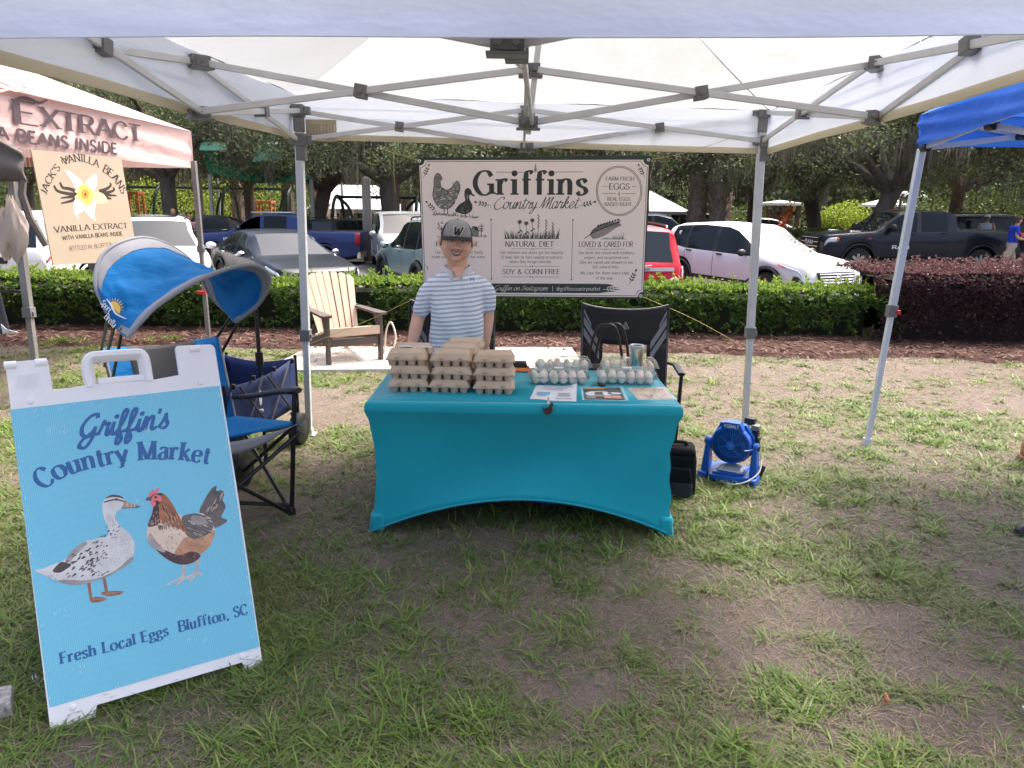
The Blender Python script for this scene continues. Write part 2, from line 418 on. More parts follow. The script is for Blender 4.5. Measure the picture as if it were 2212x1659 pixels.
# ---------------------------------------------------------------- ground, lot, mulch, pad
def soilmat():
    m,nt,b=base('soil'); b.inputs['Roughness'].default_value=.95; b.inputs['Specular IOR Level'].default_value=.15
    n1=_noise(nt,.9,5); n2=_noise(nt,9,6); n3=_noise(nt,120,4,rough=.7); n4=_noise(nt,45,5,stretch=(1,3.5,1))
    c1=_ramp(nt,n1,[(.36,(0.185,0.143,0.123)),(.5,(0.280,0.224,0.196)),(.66,(0.381,0.319,0.286))])
    c2=_ramp(nt,n2,[(.35,(0.129,0.099,0.084)),(.6,(0.302,0.246,0.213))])
    c3=_ramp(nt,n3,[(.3,(0.112,0.090,0.078)),(.55,(0.280,0.230,0.202)),(.75,(0.470,0.414,0.375))])
    c4=_ramp(nt,n4,[(.4,(0.146,0.123,0.084)),(.65,(0.336,0.274,0.207))])
    c=_mix(nt,.45,c1,c2); c=_mix(nt,.42,c,c3); c=_mix(nt,.25,c,c4); nt.links.new(c,b.inputs['Base Color'])
    _bump(nt,b,_mix(nt,.4,n3,n2),.05); return m
ys=[-6]+list(np.linspace(-2,10,49))+list(np.linspace(10.2,11.6,8))+[14,20,30,45,60,100,300,900]
xs=[-900,-200,-60,-25]+list(np.linspace(-12,12,49))+[25,60,200,900]
mb=MB(); w=len(ys)
mb.add([(x,y,gheight(x,y)+(.018*(vnoise(x,y,1.3,5)-.5) if y<9 and abs(x)<13 else 0)) for x in xs for y in ys],[(i*w+j,(i+1)*w+j,(i+1)*w+j+1,i*w+j+1) for i in range(len(xs)-1) for j in range(w-1)])
tag(mb.build('ground',soilmat()),kind='structure')
def hz(x,y): return .018*(float(vnoise(x,y,1.3,5))-.5) if y<9 else gheight(x,y)
asph=mat('asphalt',(.105,.10,.097),.9,var=.3,scale=3,bump=.004,bscale=120)
mb=MB(); mb.grid(lambda a,b: (-40+a*90,11.7+b*17.5,lotz(-40+a*90,11.7+b*17.5)),18,8)
tag(mb.build('parking_lot',asph),kind='structure')
line_w=mat('line_paint',(.6,.6,.58),.8,var=.25,scale=9)
mb=MB()
for i in range(9):
    x=-15+i*3.1
    if i in(): continue
    a=V(x,12.2); b=V(x-3.2,17.0); n=V(.083,.056)
    mb.face([(p.x,p.y,lotz(p.x,p.y)+.004) for p in (a-n,a+n,b+n,b-n)])
tag(mb.build('parking_lines',line_w),kind='structure')
# mulch bed
def mulchfront(x): return 8.16+.10*math.sin(x*1.3)+.06*math.sin(x*3.1+1)-(.25 if x>5 else 0)
def mulchmat():
    m,nt,b=base('mulch'); b.inputs['Roughness'].default_value=.95; b.inputs['Specular IOR Level'].default_value=.2
    n=_noise(nt,70,5,stretch=(1,2.2,1),rough=.7); nt.links.new(_ramp(nt,n,[(.3,(.026,.014,.012)),(.5,(.085,.045,.037)),(.72,(.17,.105,.085))]),b.inputs['Base Color'])
    _bump(nt,b,n,.03); return m
mb=MB(); mb.grid(lambda a,b:(-14+a*30,(lambda f:f+b*(10.35-f))(mulchfront(-14+a*30)),-.016+.063*math.sin(math.pi*min(1,b*5+.01)/2)+.015*float(vnoise(-14+a*30,b*8,3,9))),120,16)
tag(mb.build('mulch_bed',mulchmat()),kind='structure')
n=9000; x=rng.uniform(-9,12,n); t=rng.random(n); f=np.array([mulchfront(q) for q in x]); y=f-.06+t*(9.55-f)
ang=rng.uniform(0,6.28,n); L=rng.uniform(.015,.05,n); wd=rng.uniform(.004,.010,n); tl=rng.uniform(-.35,.35,n); z=.052+rng.random(n)*.02-.03*(t<.05)
dx,dy=np.cos(ang),np.sin(ang); c=np.stack([x,y,z],1); d=np.stack([dx*L,dy*L,tl*L],1); e=np.stack([-dy*wd,dx*wd,rng.uniform(-.4,.4,n)*wd],1)
tag(quads('bark_chips',np.stack([c-d-e,c+d-e,c+d+e,c-d+e],1),leafmat('chip',[(.035,.018,.014),(.105,.056,.043),(.20,.125,.10),(.07,.038,.032)],0,.9,.2)),'reddish brown bark chips spread along the hedge','mulch',kind='stuff')
# gravel pad under the garden chair
def padmat():
    m,nt,b=base('pad'); b.inputs['Roughness'].default_value=.9
    v=nt.nodes.new('ShaderNodeTexVoronoi'); v.inputs['Scale'].default_value=95; tc=nt.nodes.new('ShaderNodeTexCoord'); nt.links.new(tc.outputs['Object'],v.inputs['Vector'])
    n=_noise(nt,40,4); c=_mix(nt,n,(.42,.37,.31),(.62,.57,.50)); c2=_mix(nt,.55,c,_ramp(nt,v.outputs['Color'],[(.2,(.3,.27,.24)),(.8,(.72,.68,.62))])); nt.links.new(c2,b.inputs['Base Color'])
    _bump(nt,b,v.outputs['Distance'],.004); return m
P=[G(570,806),G(668,754),G(1235,756),G(1262,800)]
mb=MB(); mb.prism([(p.x,p.y) for p in P],Matrix.Translation((0,0,.032)),.08)
tag(mb.build('gravel_pad',padmat(),bev=.01),kind='structure')
# ---------------------------------------------------------------- grass
gbare=[]   # (px,py) centre of bare patches with radii on the ground
for px,py,rx,ry,s in ((700,860,.55,.55,1),(760,905,.55,.28,.9),(600,780,.6,.4,.6),(1560,800,1.1,.45,.95),(1700,850,.8,.30,.9),(2000,800,1.5,.42,.9),(2160,870,.9,.45,.95),(1530,990,.4,.25,.9),(1640,1100,.18,.12,.8),
    (1790,1340,.62,.20,1),(1950,1450,.42,.14,.95),(1600,1420,.33,.15,.9),(2050,1560,.34,.13,.9),(1850,1600,.35,.12,.8),(1500,1230,.26,.12,.95),(1270,1500,.16,.10,.8),(1420,1330,.2,.08,.8),(1150,1160,.35,.10,.8),
    (240,1640,.35,.10,.9),(420,1560,.25,.12,.6),(640,1090,.22,.22,.8),(640,1010,.3,.3,.7),(2180,1270,.3,.25,.8),(1900,1560,.3,.1,.8),(980,1350,.16,.09,.6),(1050,1620,.25,.06,.8),(2150,1400,.2,.1,.7),(1120,1420,.12,.1,.5),(1960,1110,.15,.1,.4),(130,780,.9,.5,.6),(2180,1640,.2,.1,.8)):
    p=G(px,py); gbare.append((p.x,p.y,rx,ry,s))
def gdens(x,y):
    d=.34+1.4*np.clip((vnoise(x,y,1.5,21,3)-.40)*3.2,0,1); d*=.6+.75*np.clip((vnoise(x,y,6,33,2)-.35)*2.6,0,1)
    for cx,cy2,rx,ry,s in gbare:
        q=((x-cx)/rx)**2+((y-cy2)/ry)**2; q=q+.9*(vnoise(x,y,5,3,2)-.5); d=d*(1-s*.93*np.clip(1.35-q,0,1)**.7)
    far=np.clip((y-6.2)/1.2,0,1); d*=1-.30*far*(x>-.9)
    return np.clip(d,0.015,1.3)
def blades(x,y,z,L,w,lean,az):
    """three quads per blade, curved"""
    n=len(x); ca,sa=np.cos(az),np.sin(az); b=np.stack([x,y,z],1); sd=np.stack([-sa,ca,np.zeros(n)],1)*w[:,None]
    dirh=np.stack([ca,sa,np.zeros(n)],1); up=np.array([0,0,1.])
    def pt(t):
        h=np.sin(lean)*t+ .45*t*t*np.sin(lean); v=np.cos(lean)*t-.28*t*t*np.sin(lean)
        return b+dirh*(h*L)[:,None]+up*(np.maximum(v,.02*t)*L)[:,None]
    p0,p1,p2,p3=pt(0),pt(.38),pt(.72),pt(1.0); k=[.75,1,.75,.08]
    P=[p0-sd*k[0],p0+sd*k[0],p1-sd*k[1],p1+sd*k[1],p2-sd*k[2],p2+sd*k[2],p3-sd*k[3],p3+sd*k[3]]
    return np.stack(P,1)
def blade_mesh(name,sets,mats):
    Vs=np.concatenate([s for s,_ in sets]); mi=np.concatenate([np.full(len(s),m) for s,m in sets]); n=len(Vs)
    me=bpy.data.meshes.new(name); me.vertices.add(n*8); me.vertices.foreach_set('co',Vs.astype(np.float32).ravel())
    f=np.array([0,1,3,2,2,3,5,4,4,5,7,6]); idx=(np.arange(n)[:,None]*8+f[None,:]).ravel().astype(np.int32)
    me.loops.add(n*12); me.loops.foreach_set('vertex_index',idx); me.polygons.add(n*3); me.polygons.foreach_set('loop_start',np.arange(0,n*12,4,dtype=np.int32))
    for m in mats: me.materials.append(m)
    me.polygons.foreach_set('material_index',np.repeat(mi,3).astype(np.int32)); me.polygons.foreach_set('use_smooth',np.ones(n*3,bool))
    me.update(calc_edges=True); o=bpy.data.objects.new(name,me); COL.objects.link(o); return o
def scatter(n,y0,y1,pw):
    """points on the lawn, denser near the viewer"""
    u=rng.random(n); y=(y0**pw+u*(y1**pw-y0**pw))**(1/pw); hw=.86*y+1.5; x=rng.uniform(-1,1,n)*hw; return x,y
def lz(x,y): return .018*(vnoise(x,y,1.3,5)-.5)
sets=[]
# low thatch: fine short straw and green blades
for mi,n,l0,l1,w0,dp in ((2,340000,.02,.065,.0011,.35),(0,265000,.018,.050,.0018,1.),(1,255000,.018,.048,.0018,1.)):
    x,y=scatter(n,1.45,8.3,.35); d=gdens(x,y)
    keep=rng.random(n)<(d if mi!=2 else np.clip(.20+.6*d*(1-.45*d),0,1)); keep&=(y<8.15); x,y=x[keep],y[keep]; k=len(x)
    far=1+.25*np.clip(y-2.5,0,6)
    sets.append((blades(x,y,lz(x,y)-.002,rng.uniform(l0,l1,k)*(1+.08*(far-1)),rng.uniform(.7,1.3,k)*w0*far,rng.uniform(.75,1.5,k),rng.uniform(0,6.283,k)),mi))
# tufts of coarse crabgrass
n=13000; x,y=scatter(n,1.45,8.0,.6); d=gdens(x,y); keep=rng.random(n)<np.clip(d*.9,.02,1); x,y=x[keep],y[keep]
tx,ty=[],[]; A=[];LL=[];WW=[];LE=[];MI=[]
for a,b in zip(x,y):
    k=int(rng.integers(9,24)); big=rng.random(); s=.6+.8*big
    far=1+.22*max(0,b-2.5)
    tx+=list(a+rng.normal(0,.018*s,k)); ty+=list(b+rng.normal(0,.018*s,k)); A+=list(rng.uniform(0,6.283,k)); LL+=list(rng.uniform(.035,.085,k)*s); WW+=list(rng.uniform(.0016,.0032,k)*far); LE+=list(rng.uniform(.55,1.5,k)); MI+=[3 if big>.72 else (0 if big>.3 else 1)]*k
tx,ty=np.array(tx),np.array(ty); B=blades(tx,ty,lz(tx,ty)-.002,np.array(LL),np.array(WW),np.array(LE),np.array(A)); MI=np.array(MI)
for m_ in (0,1,3): sets.append((B[MI==m_],m_))
gm=[leafmat('grass_green',[(0.085,0.148,0.028),(0.148,0.217,0.051),(0.103,0.171,0.040),(0.205,0.257,0.080)],.3,.5),leafmat('grass_grey',[(0.123,0.162,0.062),(0.190,0.218,0.090),(0.112,0.146,0.050),(0.246,0.252,0.123)],.3,.55),
    leafmat('grass_straw',[(.22,.17,.10),(.31,.24,.165),(.17,.13,.085),(.40,.33,.24)],.2,.7),leafmat('grass_bright',[(0.123,0.224,0.028),(0.190,0.302,0.050),(0.112,0.190,0.034),(0.269,0.358,0.090)],.35,.45)]
tag(blade_mesh('grass',sets,gm),'patchy green lawn with dry straw and bare sandy spots','grass',kind='stuff')
# ---------------------------------------------------------------- leaves
def rot_leaves(c,d,L,w,n2=None):
    """quads: centre c, direction d (unit), length L, half width w; random roll"""
    n=len(c); r=rng.normal(size=(n,3)); s=np.cross(d,r); s/=np.linalg.norm(s,axis=1)[:,None]+1e-9
    s=s*w[:,None]; d=d*L[:,None]
    return np.stack([c,c+d*.45+s,c+d,c+d*.45-s],1)
def runit(n,zb=0):
    v=rng.normal(size=(n,3)); v[:,2]+=zb; return v/np.linalg.norm(v,axis=1)[:,None]
hg=[leafmat('hedge_leaf',[(.045,.09,.018),(.075,.14,.028),(.055,.11,.022),(.11,.19,.04)],.3,.42,.4),leafmat('hedge_new_sunlit',[(.20,.31,.045),(.28,.38,.06),(.15,.25,.035)],.42,.45,.4),mat('hedge_inner',(.012,.018,.006),.95,var=.4)]  # new growth; its bright tone and top share also paint the sunlit top
def hedge(name,x0,x1,y0,y1,h,lab,leafL,leafW,mats,ncl,shootp,per=9,topc=.55,wav=.05):
    mb=MB()
    def fz(x): return h+wav*(float(vnoise(x,3.,.9,8))-.5)*2
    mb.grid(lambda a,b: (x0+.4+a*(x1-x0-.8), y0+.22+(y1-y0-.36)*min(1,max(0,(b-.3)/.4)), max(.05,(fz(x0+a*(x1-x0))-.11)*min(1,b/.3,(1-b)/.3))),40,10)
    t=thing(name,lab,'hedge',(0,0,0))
    mb.build('inner_blocker',mats[-1],t)  # dark inner shell, added to block light through the leaves
    n=ncl; u=rng.random(n); cx=rng.uniform(x0,x1,n); A=(h*.95)/(h+(y1-y0)); fr=u<A*1.15
    hz_=np.array([fz(q) for q in cx])
    zf=.08+(hz_-.08)*np.sqrt(rng.random(n)); bul=.10*np.sin(zf/h*math.pi)+.07*(vnoise(cx,zf,2.4,4)-.5)*2
    cyf=y0+.03-bul+.12*np.clip((zf/h-.8)/.2,0,1)**2; cyt=rng.uniform(y0+.06,y1,n)
    c=np.stack([cx,np.where(fr,cyf,cyt),np.where(fr,zf,hz_+.03*(vnoise(cx,cyt,4,6)-.5))],1)
    nrm=np.where(fr[:,None],np.array([0,-1,.35]),np.array([0,-.15,1.])); hole=vnoise(c[:,0],c[:,2]*1.4+c[:,1],3.4,14,2)
    keep=hole>.27; c,nrm,fr=c[keep],nrm[keep],fr[keep]; n=len(c)
    d=runit(n)*.55+nrm; d/=np.linalg.norm(d,axis=1)[:,None]
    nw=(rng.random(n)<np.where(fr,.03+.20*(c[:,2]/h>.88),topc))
    C=np.repeat(c,per,0); D=np.repeat(d,per,0)+runit(n*per)*.85; D/=np.linalg.norm(D,axis=1)[:,None]; sc=np.repeat(rng.uniform(.75,1.3,n),per)
    Q=rot_leaves(C-np.repeat(d,per,0)*.01+runit(n*per)*.006,D,rng.uniform(.7,1.2,n*per)*leafL*sc,rng.uniform(.8,1.2,n*per)*leafW*sc)
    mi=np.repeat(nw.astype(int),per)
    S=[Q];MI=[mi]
    for i in range(shootp):       # upright shoots along the top
        bx=rng.uniform(x0,x1); by=rng.uniform(y0+.08,y1-.1); hh=rng.uniform(.05,.17); k=int(10+hh*90); tt=rng.random(k)
        cc=np.stack([bx+tt*hh*rng.normal(0,.25)+rng.normal(0,.006,k),np.full(k,by),fz(bx)-.02+tt*hh],1); dd=runit(k,.9); S.append(rot_leaves(cc,dd,rng.uniform(.7,1.1,k)*leafL,rng.uniform(.8,1.1,k)*leafW)); MI.append(np.ones(k,int))
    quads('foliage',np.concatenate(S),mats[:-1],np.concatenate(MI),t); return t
hedge('hedge',-9.5,4.45,9.12,10.1,.63,'long clipped green hedge along the mulch bed','',.0,hg,1,0) if False else None
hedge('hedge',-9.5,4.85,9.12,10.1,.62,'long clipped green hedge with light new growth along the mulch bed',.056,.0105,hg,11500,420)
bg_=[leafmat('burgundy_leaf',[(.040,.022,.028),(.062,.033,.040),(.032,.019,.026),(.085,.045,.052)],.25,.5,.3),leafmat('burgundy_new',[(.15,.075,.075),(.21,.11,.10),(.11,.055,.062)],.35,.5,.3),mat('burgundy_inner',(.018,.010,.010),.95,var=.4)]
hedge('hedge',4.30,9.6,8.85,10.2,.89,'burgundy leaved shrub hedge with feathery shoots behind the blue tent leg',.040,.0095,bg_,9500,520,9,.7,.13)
mb=MB()
for q in range(7):      # low weeds in the mulch
    pass
def weed(px,py,s):
    p=G(px,py,.04); n=90; c=np.tile(np.array([[p.x,p.y,.04]]),(n,1))+rng.normal(size=(n,3))*np.array([.10,.06,.0])*s; d=runit(n,.6); d[:,2]=np.abs(d[:,2])
    return tag(quads('weed',rot_leaves(c,d,rng.uniform(.05,.11,n)*s,rng.uniform(.006,.011,n)*s),gm[3]),None,'weed',None)
for (px,py,s),lb in zip(((145,738,1.),(95,745,.55),(365,732,.7),(205,752,.6),(325,735,.5)),('broad light green weed in the mulch behind the grey tent leg','tiny light green weed beside the grey tent leg','light green weed in the mulch under the blue canopy chair','low yellowish weed at the lawn edge left of the blue canopy','small weed in the mulch between the grey tent leg and the canopy chair')):
    weed(px,py,s)['label']=lb
# ---------------------------------------------------------------- trees
bark=mat('bark',(.125,.105,.09),.95,var=.35,scale=5,bump=.05,bscale=14,stretch=(1,1,.25))
oakleaf=leafmat('oak_leaf',[(.058,.082,.044),(.095,.125,.066),(.135,.165,.09),(.22,.24,.14)],.4,.45,.35)  # leaf tones lightened in place of distance haze
oakleaf2=leafmat('oak_leaf_light',[(.11,.155,.055),(.18,.23,.085),(.27,.30,.13)],.35,.5)
mossm=leafmat('moss',[(.10,.09,.07),(.17,.155,.12),(.23,.21,.165)],.3,.9,.1)
def oak(seed,h=10.,sp=7.,tr=.4,z0=2.6,ncl=70,moss=60,lean=0,per=400):
    r=random.Random(seed); g=np.random.default_rng(seed); t=bpy.data.objects.new('oak_tree',None); COL.objects.link(t)
    mb=MB(); fork=V(lean,0,h*.28+.3)
    mb.tube([(0,0,-.3),(0,0,.25),(lean*.3,0,h*.14),fork],[tr*1.5,tr*1.08,tr*.92,tr*.95],10)
    tips=[]
    for i in range(7):
        a=i*2*math.pi/7+r.uniform(-.3,.3); rr=sp*r.uniform(.5,.85); zz=h*r.uniform(.40,.8)
        m=fork+V(math.cos(a)*rr*.5,math.sin(a)*rr*.5,(zz-fork.z)*.55+r.uniform(-.2,.5)); e=V(math.cos(a)*rr+lean,math.sin(a)*rr,zz)
        pts=cat_rom([fork-V(0,0,.2),m,e],5); mb.tube(pts,[tr*.6*(1-.75*k/(len(pts)-1)) for k in range(len(pts))],7)
        for q in range(4):
            b=pts[r.randint(4,len(pts)-1)]; e2=b+V(r.uniform(-1,1),r.uniform(-1,1),r.uniform(-.15,.7))*sp*.32; mb.tube(cat_rom([b,(b+e2)/2+V(0,0,.2),e2],3),[tr*.2,tr*.16,tr*.13,tr*.1,tr*.08,tr*.06,tr*.04][:7],5); tips.append(e2)
        tips.append(e)
    mb.build('trunk',bark,t)
    C=[]
    while len(C)<ncl:
        a=r.uniform(0,6.283); q=math.sqrt(r.random()); zz=r.random(); rad=sp*q*(.55+.5*math.sin(math.pi*min(1,zz*.9+.15)))
        C.append((math.cos(a)*rad+lean,math.sin(a)*rad,z0+(h-z0)*zz+ (1-q)*.6))
    C=np.array(C+[tuple(p) for p in tips]); n=len(C)*per; cc=np.repeat(C,per,0); o=g.normal(size=(n,3)); o/=np.linalg.norm(o,axis=1)[:,None]
    o*=(g.random(n)**.45)[:,None]*np.repeat(g.uniform(.7,1.5,len(C)),per)[:,None]*np.array([1.15,1.15,.62]); c=cc+o
    c[:,2]=np.maximum(c[:,2],z0-.6+.5*g.random(n))
    quads('crown',rot_leaves(c,runit(n,-.2),g.uniform(.09,.18,n),g.uniform(.025,.05,n)),[oakleaf,oakleaf2],(g.random(n)<.25).astype(int),t)
    if moss:
        S=[]
        for i in range(moss):
            b=C[g.integers(len(C))]+np.array([g.normal()*.6,g.normal()*.6,-.4]); b[2]=min(b[2],z0+1.8); k=int(g.integers(14,44)); L=g.uniform(.3,1.3)
            for j in range(k):
                l=L*g.uniform(.15,1); p=b+np.array([g.normal()*.15,g.normal()*.15,g.normal()*.16]); w_=g.uniform(.008,.022); a=g.uniform(0,3.14); s=np.array([math.cos(a)*w_,math.sin(a)*w_,0]); tip=p+np.array([g.normal()*.06,g.normal()*.06,-l]); S.append([p-s,p+s,tip+s*.35,tip-s*.35])
        quads('hanging_moss',np.array(S),mossm,None,t)
    return t
oaks=[oak(1,10,7,.40,3.3,74,80),oak(2,11,6.5,.34,3.5,74,60,.6),oak(3,9.5,7,.36,2.8,80,90,-.8),oak(4,11,6,.30,3.6,74,30)]
tl=[(100,33,0,.3,'live oak behind the vanilla board at far left'),(395,31,1,2,'dark live oak whose trunk shows right of the pink canopy'),(-260,34,3,1,'live oak at the left end of the tree row'),(690,33,2,4.1,'moss hung live oak beside the back left leg of the white tent'),(985,36,1,5,'live oak rising behind the boy and the banner'),(850,30,0,2.2,'live oak with long moss above the swing set beam'),(1240,37,3,.6,'live oak directly behind the banner'),(1372,34,2,1.2,'live oak with moss above the white roofed pavilion'),(1600,38,0,3.3,'live oak behind the pair of palm trunks'),
 (1735,36,2,0.4,'broad live oak with low forking limbs behind the dark pickup'),(1835,28,2,2.7,'moss draped live oak standing behind the hood of the dark pickup'),(2010,37,1,4.4,'live oak behind the leg of the blue tent'),(2200,29,0,5.2,'live oak at far right above the man in the blue shirt'),(2330,27,3,.9,'live oak beyond the blue canopy at the right end of the row'),(560,38,3,3.0,'live oak behind the green shade sail'),(250,42,1,1.0,'tall live oak far behind the vanilla board')]
for i,(px,D,k,rz,lb) in enumerate(tl):
    o=oaks[k] if k not in [q[2] for q in tl[:i]] else copy_tree(oaks[k])
    x=(px-1106)/F*D*1.02; o.location=(x,D,gheight(x,D)); o.rotation_euler=(0,0,rz); s=.9+.2*random.random(); o.scale=(s,s,s)
    tag(o,lb,'tree','live oaks behind the parking lot')
# far wood and sunny shrubs
n=170000; a=rng.uniform(-1.05,1.05,n); D=rng.uniform(62,80,n); x=D*np.tan(a*.62); y=D; hh=9+7*vnoise(x,y,.08,40,3)
z=rng.random(n)**.8*hh-.5; c=np.stack([x,y,z],1)
tag(quads('far_woods',rot_leaves(c,runit(n),rng.uniform(.3,.7,n),rng.uniform(.10,.24,n)),[oakleaf,oakleaf2],(rng.random(n)<.35).astype(int)),'dark wood closing the view beyond the park','trees',kind='stuff')
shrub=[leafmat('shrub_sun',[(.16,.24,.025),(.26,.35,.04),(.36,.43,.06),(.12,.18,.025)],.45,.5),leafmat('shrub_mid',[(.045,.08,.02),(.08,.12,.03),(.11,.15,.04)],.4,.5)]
def bush(px,D,w_,h_,k,lb,base_z=None,leaf=.16,n=2600,name='bush',grp='bushes in the park'):
    x0=(px-1106)/F*D; z0=gheight(x0,D) if base_z is None else base_z
    t=thing(name,lb,'bush',(x0,D,z0),0,grp); o=runit(n); o*=(rng.random(n)**.4)[:,None]; b=np.array([[w_/2,w_/2.2,h_/2]])*(.78+.44*vnoise(o[:,0]*2+px,o[:,2]*2,1.2,5)[:,None]); c=o*b; c[:,2]+=h_/2
    quads('foliage',rot_leaves(c,runit(n,.3),rng.uniform(.6,1.2,n)*leaf,rng.uniform(.25,.4,n)*leaf),shrub[k],None,t)
    mb=MB()
    for i in range(5): q=i*1.3; mb.tube([(.1*math.cos(q),.1*math.sin(q),0),(w_*.2*math.cos(q),w_*.2*math.sin(q),h_*.6)],.03,5)
    mb.build('stem',bark,t); return t
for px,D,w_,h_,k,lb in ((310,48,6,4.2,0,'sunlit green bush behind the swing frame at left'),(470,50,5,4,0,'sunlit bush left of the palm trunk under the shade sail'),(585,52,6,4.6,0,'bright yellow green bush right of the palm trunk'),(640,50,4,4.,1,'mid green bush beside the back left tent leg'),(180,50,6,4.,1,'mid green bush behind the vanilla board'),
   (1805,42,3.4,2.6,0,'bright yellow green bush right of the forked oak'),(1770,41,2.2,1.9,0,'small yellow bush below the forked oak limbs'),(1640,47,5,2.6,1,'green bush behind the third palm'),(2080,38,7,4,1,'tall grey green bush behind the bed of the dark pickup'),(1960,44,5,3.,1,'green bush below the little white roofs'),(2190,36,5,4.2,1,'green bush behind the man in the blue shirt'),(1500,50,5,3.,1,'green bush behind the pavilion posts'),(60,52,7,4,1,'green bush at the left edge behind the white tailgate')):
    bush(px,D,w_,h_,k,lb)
def boxhedge(px0,px1,D,h,lb):
    x0=(px0-1106)/F*D; x1=(px1-1106)/F*D; n=3800; t=thing('hedge',lb,'hedge',((x0+x1)/2,D,gheight((x0+x1)/2,D)))
    w_=x1-x0; c=np.stack([rng.uniform(-w_/2,w_/2,n),rng.uniform(-.7,.7,n),h*rng.random(n)**.6],1); quads('foliage',rot_leaves(c,runit(n,.2),rng.uniform(.1,.18,n),rng.uniform(.03,.05,n)),[oakleaf2,shrub[1]],(rng.random(n)<.4).astype(int),t)
boxhedge(1640,1850,33,1.15,'dark clipped hedge behind the palmettos and the white car')
def palmetto(px,D,lb,s=1.):
    x0=(px-1106)/F*D; t=thing('palmetto',lb,'plant',(x0,D,gheight(x0,D)),0,'palmettos by the parking lot'); S=[]
    for i in range(26):
        a=rng.uniform(0,6.28); e=rng.uniform(.35,1.3); d=np.array([math.cos(a)*math.cos(e),math.sin(a)*math.cos(e),math.sin(e)]); b=d*s*rng.uniform(.35,.7)
        for j in range(13):
            q=(j-6)/6*1.2; u=np.cross(d,[0,0,1]); u/=np.linalg.norm(u)+1e-6; dd=d*math.cos(q)+u*math.sin(q); L=s*.55*(1-.25*abs(q)); nn=np.cross(dd,np.cross(d,u)); nn/=np.linalg.norm(nn)+1e-6; S.append([b,b+dd*L*.5+nn*.022*s,b+dd*L,b+dd*L*.5-nn*.022*s])
    quads('fronds',np.array(S),[shrub[1],oakleaf2],(rng.random(len(S))<.5).astype(int),t); return t
for px,D,s,lb in ((1655,27,1.2,'palmetto right behind the roof of the white car'),(1700,28,1.3,'spiky palmetto in front of the dark clipped hedge'),(1740,28.5,1.2,'palmetto by the grille of the dark pickup'),(1905,34,1.3,'grey green palmetto behind the cab of the dark pickup'),(1575,34,1.,'dark low palmetto at the foot of the palms')): palmetto(px,D,lb,s)
pbark=mat('palm_bark',(.25,.20,.16),.95,var=.45,scale=9,bump=.08,bscale=11,stretch=(1,1,.5))
frond=leafmat('frond',[(.04,.065,.02),(.07,.10,.03),(.12,.12,.05)],.3,.5)
def palm(px,D,r_,h_,lb,rough=1.,lean=0):
    x0=(px-1106)/F*D; t=thing('palm_tree',lb,'palm',(x0,D,gheight(x0,D)),0,'cabbage palms in the park')
    mb=MB(); mb.tube([(0,0,-.2),(0,0,.4),(lean*.5,0,h_*.5),(lean,0,h_)],[r_*1.15,r_,r_*.95,r_*.85],12)
    for i in range(int(150*rough)):      # criss-cross leaf boots
        z=rng.uniform(.5,h_); a=rng.uniform(0,6.28); q=lean*z/h_; p=V(q+math.cos(a)*r_*.93,math.sin(a)*r_*.93,z); s=rng.choice([-1,1]); u=V(-math.sin(a)*s*.7,math.cos(a)*s*.7,1).normalized()
        mb.bar(p,p+u*.34+V(math.cos(a),math.sin(a),0)*.07,.09,.03,0,V(math.cos(a),math.sin(a),0))
    mb.build('trunk',pbark,t,smooth=False); S=[]
    for i in range(34):
        a=rng.uniform(0,6.28); e=rng.uniform(-.7,1.2); d=np.array([math.cos(a)*math.cos(e),math.sin(a)*math.cos(e),math.sin(e)]); b=np.array([lean,0,h_])+d*1.0
        for j in range(15):
            q=(j-7)/7*1.35; u=np.cross(d,[0,0,1]); u/=np.linalg.norm(u)+1e-6; dd=d*math.cos(q)+u*math.sin(q); dd[2]-=.25; L=1.0; w_=np.array([0,0,.03]); S.append([b,b+dd*L*.5+w_,b+dd*L-np.array([0,0,.15]),b+dd*L*.5-w_])
    quads('crown',np.array(S),frond,None,t); return t
for a in ((1490,33,.40,7.5,'thick rough palm trunk, left one of the pair right of the banner'),(1533,32,.36,7.2,'thick rough palm trunk, right one of the pair right of the banner'),(1600,38,.22,6.5,'slim leaning palm trunk left of the back right tent leg',.5,1.),(1555,46,.2,6.,'thin pale palm far behind the pair of rough palms',.5),(527,44,.42,6.5,'palm with a smooth brown trunk below the green shade sail',.6),(690,46,.36,5.5,'palm behind the back left tent leg',.8),(706,48,.34,5.3,'short palm beside the white house porch',.8)): palm(*a)
def bare_trunk(px,D,r_,h_,lb,lean=0):
    x0=(px-1106)/F*D; t=thing('tree',lb,'tree',(x0,D,gheight(x0,D)),0,'slim tree trunks in the park'); mb=MB(); mb.tube([(0,0,-.2),(lean*.5,0,h_*.5),(lean,0,h_)],[r_*1.1,r_,r_*.8],8); mb.build('trunk',bark,t)
    n=1500; c=runit(n)*(rng.random(n)**.4)[:,None]*np.array([2.2,2.2,1.4])+np.array([lean,0,h_]); quads('crown',rot_leaves(c,runit(n),rng.uniform(.14,.28,n),rng.uniform(.04,.07,n)),oakleaf2,None,t)
for a in ((552,54,.17,6,'thin dark trunk, first right of the smooth palm',.2),(585,55,.16,6,'thin dark trunk in front of the yellow green bush'),(597,54,.18,6,'thin dark trunk above the blue pickup cab',-.2),(630,42,.34,6,'brown trunk just left of the back left tent leg'),(880,44,.35,6,'dark trunk behind the swing beam right of the tall board'),(1755,47,.2,6,'thin trunk behind the bright yellow bush')): bare_trunk(*a)
